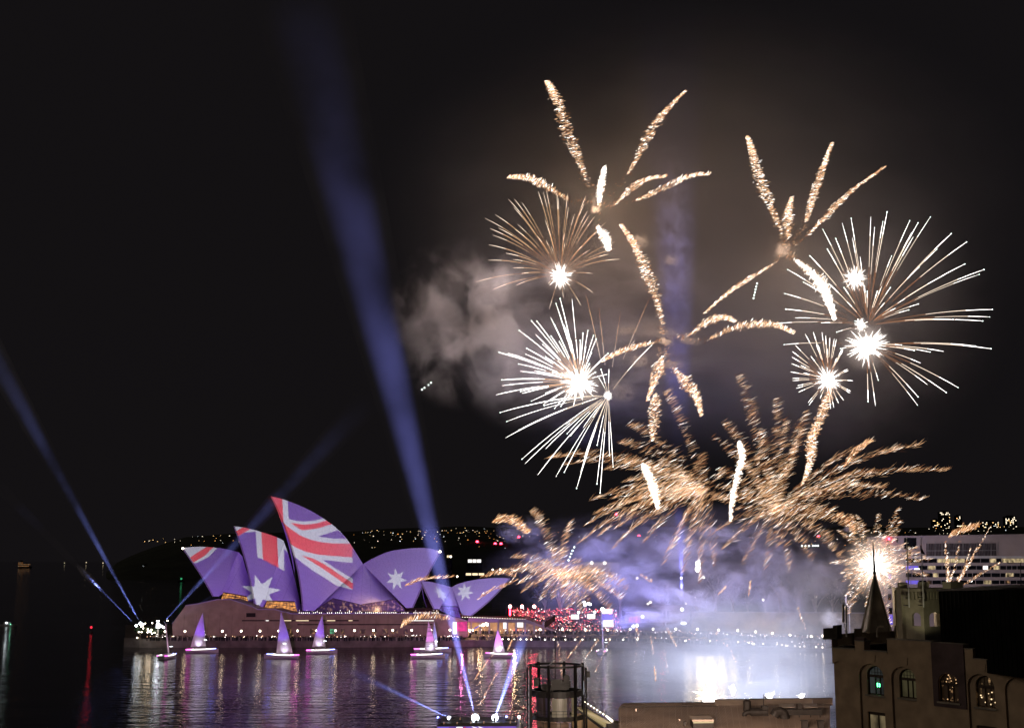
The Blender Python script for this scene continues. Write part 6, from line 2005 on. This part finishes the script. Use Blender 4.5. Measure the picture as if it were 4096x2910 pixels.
willow('right golden willow with long curving arms over the spire', w2c, 410, [(2935, 1500), (2880, 1690), (3090, 1597), (3130, 1680), (3212, 1645), (3195, 1725), (3170, 1780), (3025, 1730), (2840, 1750), (3475, 1770), (3480, 1890), (3535, 1952), (3672, 1782), (3780, 1885), (3675, 2002), (3420, 1942), (3440, 2130), (3390, 2110), (3310, 2160),
        (3240, 2250), (3150, 2300), (3050, 2290), (2960, 2260), (2880, 2200), (2850, 2130), (2830, 2000), (2850, 1950), (2860, 1880), (2950, 1850), (3010, 1820), (2930, 2040), (2900, 1990), (3000, 1930), (2960, 1960), (3180, 2170), (3350, 2230), (3100, 2200), (3060, 1900), (2990, 2100), (3330, 2050), (3260, 2080)], 5e3, lift=.08)
w3c = (2224, 2302)
willow('low golden willow over the small shells and the red steps', w3c, 420, [(2115, 2045), (2270, 2092), (2200, 2200), (2035, 2232), (2030, 2295), (1985, 2300), (2340, 2330), (2480, 2330), (2500, 2362), (2350, 2420), (2480, 2402), (2260, 2450), (2150, 2410), (2080, 2372), (2110, 2290), (2060, 2340), (2160, 2250), (2240, 2200), (2310, 2250), (2400, 2310),
        (2300, 2390), (2400, 2400), (2430, 2440), (2320, 2460), (2200, 2400), (2130, 2340), (2280, 2430), (2370, 2370), (2440, 2370), (2190, 2330), (2260, 2380)], 4e3, ang=34, per=1.7, lift=.12, slen=36)
w4c = (3500, 2262)
willow('blinding crackling burst behind the tip of the spire', w4c, 330, [(w4c[0] + math.cos(a) * L, w4c[1] + math.sin(a) * L * .95) for a, L in [(k * .157 + FR.uniform(-.07, .07), FR.uniform(80, 270)) for k in range(40)]], 2.4e4, ang=18, per=1.9, lift=.03, mix=(.06, .22, .4, .25, .07), col=(1, .8, .62), slen=20)
burst('white heart of the crackling burst on the spire', w4c, 329, [(w4c[0] + math.cos(a) * FR.uniform(60, 150), w4c[1] + math.sin(a) * FR.uniform(40, 110)) for a in np.arange(0, 6.28, .22)], 0, 33, 1.8, 0, mats=(0, 1, 2), starts=(.1, .3))
for i, (lab, pts, wd, n, ang) in enumerate((
        ('orange comb of sparks arching over the shore by the small shells', R6([(150, 205), (240, 175), (340, 200), (420, 260), (470, 310)]), 14, 420, 30),
        ('orange comb of falling sparks above the overlapping yachts', [(1601, 2512), (1632, 2487), (1702, 2470), (1797, 2478)], 7, 260, 68),
        ('thin arching ember trail crossing the right-hand great shell', [(1614, 2345), (1675, 2320), (1737, 2311), (1805, 2308)], 5, 130, 28),
        ('thin ember trail crossing the rim of the small shell', [(1905, 2399), (1951, 2366), (2012, 2342), (2060, 2320)], 6, 110, 34),
        ('ember trail lying along the top of the small shell', [(1912, 2315), (1966, 2297), (2012, 2293), (2060, 2310)], 6, 110, 50),
        ('orange flame-like comb at the top of the right-hand willow', R5([(1220, 660), (1160, 700), (1090, 760), (1030, 850)]), 9, 260, 40),
        ('orange flame-like comb above the white flats', [(3910, 2106), (3870, 2118), (3830, 2130), (3790, 2150)], 9, 220, 50),
        ('curling orange comb beside the white heart of the spire burst', [(3340, 2060), (3375, 2080), (3400, 2110), (3410, 2140)], 10, 150, 40))):
    t = thing('spark_comb', lab, 'firework', P(*pts[0], 400), 'fireworks bursting over the harbour')
    glitter(pts, 400, 402, n, wd, 22, ang, 1.0, (.01, .08, .36, .42, .13), 1, parent=t, seed=200 + i, taper=(.15, .15))
# fountain in front of the flats
fo = thing('spark_fountain', 'fan of thin ember jets rising in front of the white flats', 'firework', P(3815, 2340, 400), 'fireworks bursting over the harbour')
for i, pts in enumerate(([(3790, 2330), (3783, 2250), (3778, 2160)], [(3795, 2330), (3820, 2250), (3850, 2090)], [(3830, 2330), (3862, 2270), (3905, 2190)], [(3835, 2320), (3890, 2230), (3960, 2105)], [(3850, 2340), (3930, 2290), (4000, 2250)], [(3785, 2330), (3790, 2290), (3785, 2220)], [(3825, 2320), (3850, 2290), (3880, 2190)])):
    glitter(pts, 400, 402, 110, 5, 9, 40, 1.0, (.05, .2, .4, .3, .05), 1, parent=fo, seed=300 + i, taper=(.1, .3), name='jet')
lamp('fountain_light', P(3830, 2300, 385), 2.6e4, (1, .74, .66), 2, fo)
# single ember drips falling to the water
drips = [[(2600, 2545), (2612, 2620)], [(2541, 2510), (2550, 2545), (2535, 2653)], [(2663, 2512), (2706, 2592)], [(2654, 2600), (2671, 2695)], [(2617, 2670), (2621, 2725)], [(2890, 2570), (2920, 2600), (2942, 2650)], [(2324, 2563), (2268, 2634)], [(2392, 2559), (2339, 2634)], [(2463, 2510), (2420, 2600), (2377, 2694)],
         [(2230, 2570), (2238, 2640), (2246, 2712)], [(1967, 2623), (1930, 2670), (1900, 2713)], [(1994, 2679), (1950, 2760), (1915, 2822)], [(2046, 2565), (2030, 2600)], [(3188, 2430), (3205, 2480), (3222, 2520)], [(3000, 2325), (2993, 2385)], [(2870, 2380), (2900, 2350)], [(2560, 2300), (2610, 2330)]]
for i, pts in enumerate(drips):
    Y = 345 if pts[-1][1] < 2720 else 300
    t = thing('falling_ember', 'broken trail of orange embers dropping towards the water', 'firework', P(*pts[-1], Y), 'embers falling to the water')
    glitter(pts, Y, Y + 1, 46, 3.2, 10, 65, 1.1, (.02, .15, .5, .3, .03), 1, parent=t, seed=400 + i, taper=(.05, .2))
# strings of pale strobe stars
for lab, pts in (('string of four pale strobe stars in the smoke left of the bursts', [(1688, 1557), (1698, 1550), (1714, 1539), (1724, 1530)]), ('column of six pale strobe stars below the right-hand palm', [(3014, 1192), (3017, 1180), (3020, 1168), (3022, 1157), (3025, 1146), (3028, 1134)]),
                 ('slanting string of strobe stars over the far pale hall', [(2297, 2187), (2290, 2201), (2285, 2213), (2280, 2226), (2274, 2239)]), ('level row of white strobe stars left of the white flats', [(3208, 2182), (3222, 2182), (3236, 2182), (3252, 2181), (3262, 2181), (3272, 2181)])):
    t = thing('strobe_stars', lab, 'firework', P(*pts[0], 430))
    for q in pts:
        b = MB(); b.ball(P(*q, 430), .26, 6, 4); b.build('star', M['mint'], t)
mn = thing('mine_flash', 'short upright white flash hanging above the stage smoke', 'firework', P(2791, 2260, 440), 'fireworks bursting over the harbour')
b = MB()
for k in range(26): b.ball(P(2791 + FR.gauss(0, 4), 2256 + FR.gauss(0, 13), 440 + FR.gauss(0, .6)), FR.uniform(.2, .5), 6, 4)
b.build('flash', M['hot'], mn)
lamp('flash_glitter_light', P(2830, 2256, 405), 4e3, (1, .84, .62), 1.2, mn)
for py_, pw in ((2540, 2400), (2468, 4000), (2362, 4000)):  # unseen spots added above the quay to cast golden glitter on the water
    for dx, k in ((-75, .3), (-30, .8), (12, 1.0), (55, .6), (100, .3)):
        lamp('flash_glitter_light', P(2828 + dx, py_ + abs(dx) * .1, 508), pw * k, (1, .80, .50), 2.0, mn, 'SPOT', rad(60), P(2828, 2690, 390), .9)
# blazing flares on the barge behind the terminal roof
bg_ = thing('firework_barge', 'dark barge with blinding white flares behind the terminal roof', 'barge', G(2980, 2845))
q = G(2980, 2845)
b = MB(); b.box((q.x, q.y, .5), (34, 9, 1.8)); b.build('deck', M['black'], bg_)
b = MB()
for k in range(8): b.box((q.x - 14 + k * 4, q.y + (k % 3 - 1) * 2, 2), (1.4, 1.2, 1.4))
b.build('mortar_racks', M['black'], bg_)
for x, y, r_ in ((2834, 2786, 1.7), (2850, 2798, 1.0), (3080, 2783, .6), (3205, 2783, .55), (2932, 2757, .5)):
    b = MB()
    c = P(x, y, q.y - 1)
    b.ball(c, r_, 12, 8, sq=(1, 1, 1.15 if y > 2760 else 2.6))
    for k in range(18):
        a = FR.uniform(0, 6.28); L = r_ * FR.uniform(1.4, 2.6); e = FR.uniform(-.3, 1)
        b.spindle(c, c + Vector((math.cos(a) * L, math.sin(a) * .4 * L, e * L)), r_ * .12)
    b.build('flare', M['hot'], bg_)
for x, y, pw in ((2840, 2806, 1.5e4), (2700, 2806, .6e4), (2960, 2806, 1.4e4), (3085, 2800, 1.8e4), (3205, 2800, 1.8e4)):
    lamp('flare_light', P(x, y, q.y - 18), pw, (.86, .9, 1), 1.0, bg_)
# ================================================================== SMOKE
def smoke(label, px, py, Y, rx, ry, rz, m, tilt=0.0):
    """unit ball stretched to a cloud: rx, ry in photo pixels, rz metres of depth"""
    b = MB(); b.ball((0, 0, 0), 1.0, 24, 14)
    o = b.build('smoke', m)
    s = mpp(Y)
    o.location = P(px, py, Y)
    o.scale = (rx * s, rz, ry * s)
    o.rotation_euler = (0, tilt, 0)
    return tag(o, label, 'smoke', None, 'stuff')
smoke('pinkish billow of smoke left of the bursts', 1850, 1290, 420, 340, 380, 22, smoke_mat('billow', .17, 2.1, .49, .60, (1, .93, .94), soft=.95, seed=3.1, detail=6, floor=.02))
smoke('broad thin grey violet smoke behind the bursts', 2380, 1330, 445, 700, 520, 45, smoke_mat('drift', .028, 2.6, .44, .64, (.92, .9, 1), (1, 1, 2.0), .9, 7.7, 5, .06))
smoke('thin smoke hanging round the right-hand bursts', 3350, 1250, 445, 720, 700, 45, smoke_mat('veil', .02, 2.0, .35, .7, (1, .93, .9), (1, 1, 1.6), .95, 1.3, 4, .3))
smoke('faint smoke layer high over the harbour', 2850, 900, 470, 1500, 1050, 60, smoke_mat('high_veil', .014, 1.6, .38, .66, (1, .95, .93), (1, 1, 1.4), .95, 4.4, 3, .5))
smoke('lavender haze of smoke left of the blinding burst', 2120, 1500, 425, 300, 260, 18, smoke_mat('lavender_haze', .06, 1.8, .42, .62, (.93, .9, 1), soft=.9, seed=14.2, detail=5, floor=.15))
pa, pc = P(545, 2500, 524), P(180, 2130, 510)
pm = pa.lerp(pc, .53)
pb = MB(); pb.ball((0, 0, 0), 1.0, 20, 12)
po = pb.build('smoke', smoke_mat('beam_puff', 1.3, 2.4, .40, .54, (.9, .92, 1), (3.0, 1, 1), .9, 11.0, 5, .05))
po.location, po.scale = pm, (8.5, 1.7, 1.7)
po.rotation_euler = (pc - pa).to_track_quat('X', 'Z').to_euler()
tag(po, 'bright blue streak of smoke lit inside the low left beam', 'smoke', None, 'stuff')
PUFF = smoke_mat('puff', .3, 1.3, .42, .62, (1, .93, .92), soft=.8, seed=2.2)
for i, (x, y, a, c) in enumerate(((2560, 965, 42, 44), (2685, 1040, 42, 30), (2382, 835, 30, 24), (3132, 998, 46, 42), (2665, 1365, 44, 22), (2555, 1440, 48, 40), (2690, 1455, 60, 26), (2480, 1560, 80, 60), (2505, 1320, 60, 26), (2240, 1490, 60, 40), (2760, 1360, 60, 26), (2795, 1972, 40, 18), (3395, 2115, 30, 18), (3330, 2470, 60, 50))):
    smoke(['pink puff of smoke right of the palm arm', 'comma shaped puff of smoke beside the blue column', 'small puff of smoke under the upper palm', 'round puff of smoke at the hub of the right-hand palm', 'small warm puff at the hub of the middle palm', 'puff of smoke left below the middle palm',
           'flat puff of smoke right below the middle palm', 'wide soft puff of smoke beside the white bursts', 'flat puff of smoke left of the middle palm hub', 'puff of smoke behind the blinding burst', 'flat puff of smoke right of the middle palm hub', 'pale wisp at the hub of the left golden willow',
           'white wisp above the spire burst', 'grey puff of smoke left of the spire'][i], x, y, 430 if i < 13 else 300, a, c, 4.5, PUFF, .2 * math.sin(i * 2.1))
smoke('low violet smoke drifting over the stage and quay', 2750, 2300, 455, 900, 300, 42, smoke_mat('low_drift', .042, 3.4, .45, .60, (.92, .9, 1), (1.6, 1, 1), .85, 5.5, 5, .05))
smoke('blue white smoke boiling off the barge over the water', 2960, 2670, 318, 620, 330, 19, smoke_mat('barge_smoke', .11, 2.3, .40, .62, (.9, .93, 1), soft=.9, seed=9.1, detail=5, floor=.2))
smoke('thin blue smoke spreading left across the water', 2480, 2640, 330, 460, 190, 26, smoke_mat('water_drift', .03, 2.2, .35, .65, (.9, .92, 1), (1, 1, 1.6), .9, 6.1, 4, .3))
smoke('grey smoke between the water and the spire', 3240, 2480, 330, 330, 330, 24, smoke_mat('spire_drift', .02, 2.2, .38, .65, (.95, .94, 1), soft=.9, seed=8.4, detail=4, floor=.25))
smoke('blue lit column of smoke rising behind the middle palm', 2700, 950, 455, 110, 480, 9, smoke_mat('column', .09, 2.2, .46, .60, (.85, .88, 1), (1, 1, 3.2), .8, 12.0, 5, .05), -.03)

LOWP = smoke_mat('low_billow', .3, 1.4, .44, .60, (.9, .9, 1), soft=.85, seed=6.6, detail=5)
for i, (x, y, a, c, Y) in enumerate(((2085, 2120, 110, 70, 450), (2200, 2240, 130, 80, 445), (2390, 2190, 120, 90, 455), (2520, 2290, 150, 70, 440), (2690, 2180, 110, 60, 450), (2720, 2390, 190, 80, 425), (2960, 2330, 150, 110, 440), (3080, 2240, 120, 90, 450), (3130, 2400, 120, 120, 425), (2860, 2130, 90, 40, 455), (3300, 2300, 120, 110, 440), (2590, 2470, 220, 70, 420))):
    smoke(['violet billow of smoke left of the low willow', 'blue billow of smoke over the small shells', 'grey violet billow above the far pale hall', 'violet billow of smoke above the stage roof', 'pale streak of smoke below the left willow', 'long violet billow of smoke over the searchlight trio', 'blue billow of smoke below the right willow', 'dark blue billow high below the right willow',
           'grey billow of smoke above the sandstone wall', 'thin flat wisp of smoke between the two willows', 'grey billow of smoke left of the spire burst', 'low bank of violet smoke lying over the quay'][i], x, y, Y, a, c, 8, LOWP, .3 * math.sin(i * 1.7))
# balls of haze added to put a glowing halo round each break
HALO = smoke_mat('halo', .09, 1.2, .2, .6, (1, .9, .84), soft=1.0, seed=1.0, detail=2, floor=.6)
for lab, (x, y), Y, r_ in (('added glow haze round the upper left burst', R1([(582, 1372)])[0], 405, 85), ('added glow haze round the blinding burst', cB, 395, 130), ('added glow haze round the heart of the largest burst', cC, 400, 130),
                           ('added glow haze round the white shell head', R2([(840, 832)])[0], 402, 75), ('added glow haze round the small round burst', cE, 398, 90), ('added glow haze round the crackling burst on the spire', w4c, 329, 150)):
    smoke(lab, x, y, Y, r_, r_, r_ * mpp(Y), HALO)
# unseen coloured spots added over the water to tint and brighten the low smoke
for x, y, Y, pw, c in ((2480, 2540, 392, 2.8e5, (.34, .32, 1)), (2800, 2540, 385, 3.0e5, (.56, .54, 1)), (3060, 2540, 380, 1.5e5, (.55, .5, 1)), (2300, 2540, 400, 1.8e5, (.34, .34, 1))):
    lamp('smoke_fill', P(x, y, Y), pw, c, 2.0, None, 'SPOT', rad(84), P(x - 40, 2180, 450), .9)
lamp('smoke_fill', P(2900, 2660, 262), 3.2e5, (.70, .73, 1), 2.0, None, 'SPOT', rad(70), P(2880, 2480, 400), .9)
for x, y, Y, pw, c in ((3150, 2640, 268, 1.1e5, (.5, .55, 1)), (2600, 2700, 292, 1.2e4, (.4, .42, 1))):
    lamp('smoke_fill', P(x, y, Y), pw, c, 2.0, None, 'SPOT', rad(100), P(x, 2460, 320), .8)

# ================================================================== SEARCHLIGHTS
def beam_mat(d, apex, L):
    m = bpy.data.materials.new('beam_mist')
    m.cycles.volume_sampling = 'EQUIANGULAR'
    m.use_nodes = True
    nt = m.node_tree; nt.nodes.clear()
    out = N(nt, 'ShaderNodeOutputMaterial')
    pv = N(nt, 'ShaderNodeVolumePrincipled')
    pv.inputs['Color'].default_value = (.9, .93, 1, 1)
    g = N(nt, 'ShaderNodeNewGeometry')
    nz = N(nt, 'ShaderNodeTexNoise'); nz.inputs['Scale'].default_value = .045; nz.inputs['Detail'].default_value = 4
    nt.links.new(g.outputs['Position'], nz.inputs['Vector'])
    mr = N(nt, 'ShaderNodeMapRange'); mr.inputs[1].default_value, mr.inputs[2].default_value = .35, .65
    mr.inputs[3].default_value, mr.inputs[4].default_value = d * .2, d * 1.8
    nt.links.new(nz.outputs[0], mr.inputs[0])
    ds = N(nt, 'ShaderNodeVectorMath', operation='DISTANCE'); ds.inputs[1].default_value = apex
    nt.links.new(g.outputs['Position'], ds.inputs[0])
    fd = N(nt, 'ShaderNodeMapRange', interpolation_type='SMOOTHSTEP')
    fd.inputs[1].default_value, fd.inputs[2].default_value = L * .88, L * .05
    fd.inputs[3].default_value, fd.inputs[4].default_value = 0, 1
    nt.links.new(ds.outputs['Value'], fd.inputs[0])
    mu = N(nt, 'ShaderNodeMath', operation='MULTIPLY')
    nt.links.new(mr.outputs[0], mu.inputs[0]); nt.links.new(fd.outputs[0], mu.inputs[1])
    nt.links.new(mu.outputs[0], pv.inputs['Density'])
    nt.links.new(pv.outputs[0], out.inputs['Volume'])
    return m
def searchlight(label, a, c, half, power, col=(.27, .33, 1), dens=.012, head=.35, lens='cool', grp='searchlights', length=None):
    """a, c: (px, py, Y) of the lamp and of a point along its beam; half: half angle in degrees"""
    A, C_ = P(*a), P(*c)
    d = (C_ - A); L = length or d.length; d.normalize()
    t = thing('searchlight', label, 'searchlight', A, grp)
    b = MB()
    b.tube([A - d * head * 2.2, A - d * head * .4, A], [head * .5, head * .7, head * .75], 10); b.build('housing', M['black'], t)
    b = MB(); b.tube([A + d * .01, A + d * .06], [head * .85, head * .8], 10)
    b.ball(A, head * 1.3, 12, 8)
    b.build('lens', M[lens], t)
    b = MB(); b.tube([A - Vector((0, 0, head * 2.5)) - d * head, A - d * head], head * .25, 6); b.build('yoke', M['black'], t)
    b = MB()
    n = 10
    b.tube([A + d * (.15 + L * (k / n)) for k in range(n + 1)], [head * .9 + math.tan(rad(half) * 1.12) * L * k / n for k in range(n + 1)], 20)
    b.build('light_beam', beam_mat(dens, A, L), t, True)
    lamp('beam_lamp', A + d * (head * 1.85), power, col, head * .35, t, 'SPOT', rad(half * 2), C_, 1.0)
    return t
searchlight('searchlight on the left point, tallest beam leaning far left', (562, 2492, 524), (95, 1640, 500), 2.0, 2.2e6, length=300, head=.5)
searchlight('searchlight on the left point with the low narrow left beam', (545, 2500, 524), (180, 2130, 510), 1.4, 1.6e6, length=140, head=.4)
searchlight('searchlight on the left point with the broad beam leaning right', (640, 2502, 524), (905, 2215, 540), 2.6, 1.4e6, length=170, head=.45)
searchlight('searchlight on the left point grazing the end of the podium', (650, 2505, 524), (850, 2380, 531), 1.5, .25e6, length=38, head=.3)
searchlight('lowest searchlight on the left point grazing the podium', (655, 2508, 523), (890, 2372, 531), 1.2, .2e6, length=38, head=.3)
searchlight('searchlight nearest the middle of the roof, its beam soaring over the hall', (1901, 2869, 185), (1690, 2000, 214), 2.9, 7.2e6, (.3, .31, 1), length=330, head=.42, dens=.0026)
searchlight('searchlight with the beam leaning right toward the red steps', (1980, 2868, 185), (2098, 2535, 225), 2.0, 6e6, length=60, head=.36)
searchlight('searchlight throwing a long low beam left across the water', (1796, 2869, 185), (1420, 2690, 215), 1.3, 3e6, length=48, head=.19)
searchlight('small searchlight at the left end of the roof with a hair-thin beam', (1752, 2867, 185), (1525, 2645, 210), .35, .2e6, length=26, head=.12, lens='bluestrip')
searchlight('small searchlight with a short violet beam right of the two big ones', (2026, 2864, 185), (2008, 2815, 186), .6, .06e6, (.5, .3, 1), length=4, head=.12, lens='bluestrip')
for i, (c, L, h) in enumerate((((2700, 2405, 498), 11, 1.5), ((2735, 2330, 500), 18, 1.6), ((2815, 2428, 499), 14, 1.0))):
    searchlight(['searchlight by the stage with the beam tilted left', 'searchlight by the stage with the upright beam', 'searchlight by the stage with the beam tilted right'][i], (2729 + 5 * i, 2491, 500), c, h, 3e5, (.75, .88, 1), length=L, head=.38)
for i, (a, c) in enumerate((((2545, 2820, 240), (2470, 2650, 262)), ((2602, 2820, 240), (2482, 2672, 262)))):
    searchlight(['searchlight behind the terminal roof, left of the pair', 'searchlight behind the terminal roof, right of the pair'][i], a, c, 1.6, 1.5e5, length=18, head=.35, dens=.006)
searchlight('searchlight under the smoke sending the blue column straight up', (2728, 2436, 462), (2700, 950, 455), 4.2, 3.5e6, (.22, .24, 1), dens=.006, length=1.5, head=.4)

# roof deck that carries the searchlights
dk = thing('light_deck', 'black roof deck with a violet screen front carrying the searchlights', 'lighting deck', P(1905, 2900, 185))
b = MB(); b.prism([P(1762, 2889, 184), P(2066, 2888, 184), P(2066, 2903, 184), P(1745, 2903, 184)], (0, 7, 0)); b.build('roof', M['black'], dk)
b = MB(); b.prism([P(1747, 2904, 184), P(2066, 2902, 184), P(2066, 2990, 184), P(1747, 2990, 184)], (0, .3, 0)); b.build('screen', lobby_mat('violet_screen', (.32, .14, .95), .55, .2, .6, (.6, .6, .6)), dk)
b = MB()
b.prism([P(1749, 2905, 183.9), P(1795, 2905, 183.9), P(1795, 2940, 183.9), P(1749, 2940, 183.9)], (0, .05, 0), 0)
b.prism([P(1826, 2905, 183.9), P(1850, 2905, 183.9), P(1850, 2940, 183.9), P(1826, 2940, 183.9)], (0, .05, 0), 1)
b.prism([P(1855, 2905, 183.9), P(1862, 2905, 183.9), P(1862, 2940, 183.9), P(1855, 2940, 183.9)], (0, .05, 0), 2)
b.prism([P(1886, 2904, 183.9), P(1892, 2904, 183.9), P(1912, 2910, 183.9), P(1904, 2910, 183.9)], (0, .05, 0), 1)
b.prism([P(1911, 2904, 183.9), P(1917, 2904, 183.9), P(1934, 2910, 183.9), P(1926, 2910, 183.9)], (0, .05, 0), 1)
b.build('screen_picture', [M['bluewin'], M['whitewin'], M['redwall']], dk)
for x0, x1 in ((1795, 1850), (1880, 1925), (2022, 2060)):
    b = MB(); b.prism([P(x0, 2876, 186), P(x1, 2875, 186), P(x1, 2889, 186), P(x0, 2889, 186)], (0, 2, 0)); b.build('plinth', M['black'], dk)
for x, y in ((1775, 2890), (1828, 2889), (1840, 2872), (1883, 2888), (1935, 2887), (2041, 2886), (2047, 2871), (2035, 2867)):
    t = thing('deck_floodlight', 'small beige floodlight clamped along the searchlight roof', 'floodlight', P(x, y, 183.7), 'beige floodlights on the roof deck')
    q = P(x, y, 183.6)
    b = MB(); b.prism([q + Vector(v_) for v_ in ((-.07, 0, -.16), (.05, 0, -.18), (.13, 0, .06), (.07, 0, .2), (-.08, 0, .1))], (0, .16, 0)); b.build('head', mat('beige_plastic', (.62, .42, .3), .6, 0, .1) if 'beige' not in M else M['beige'], t)
    b = MB(); b.box(q + Vector((0, .1, -.26)), (.05, .05, .2)); b.build('clamp', M['black'], t)
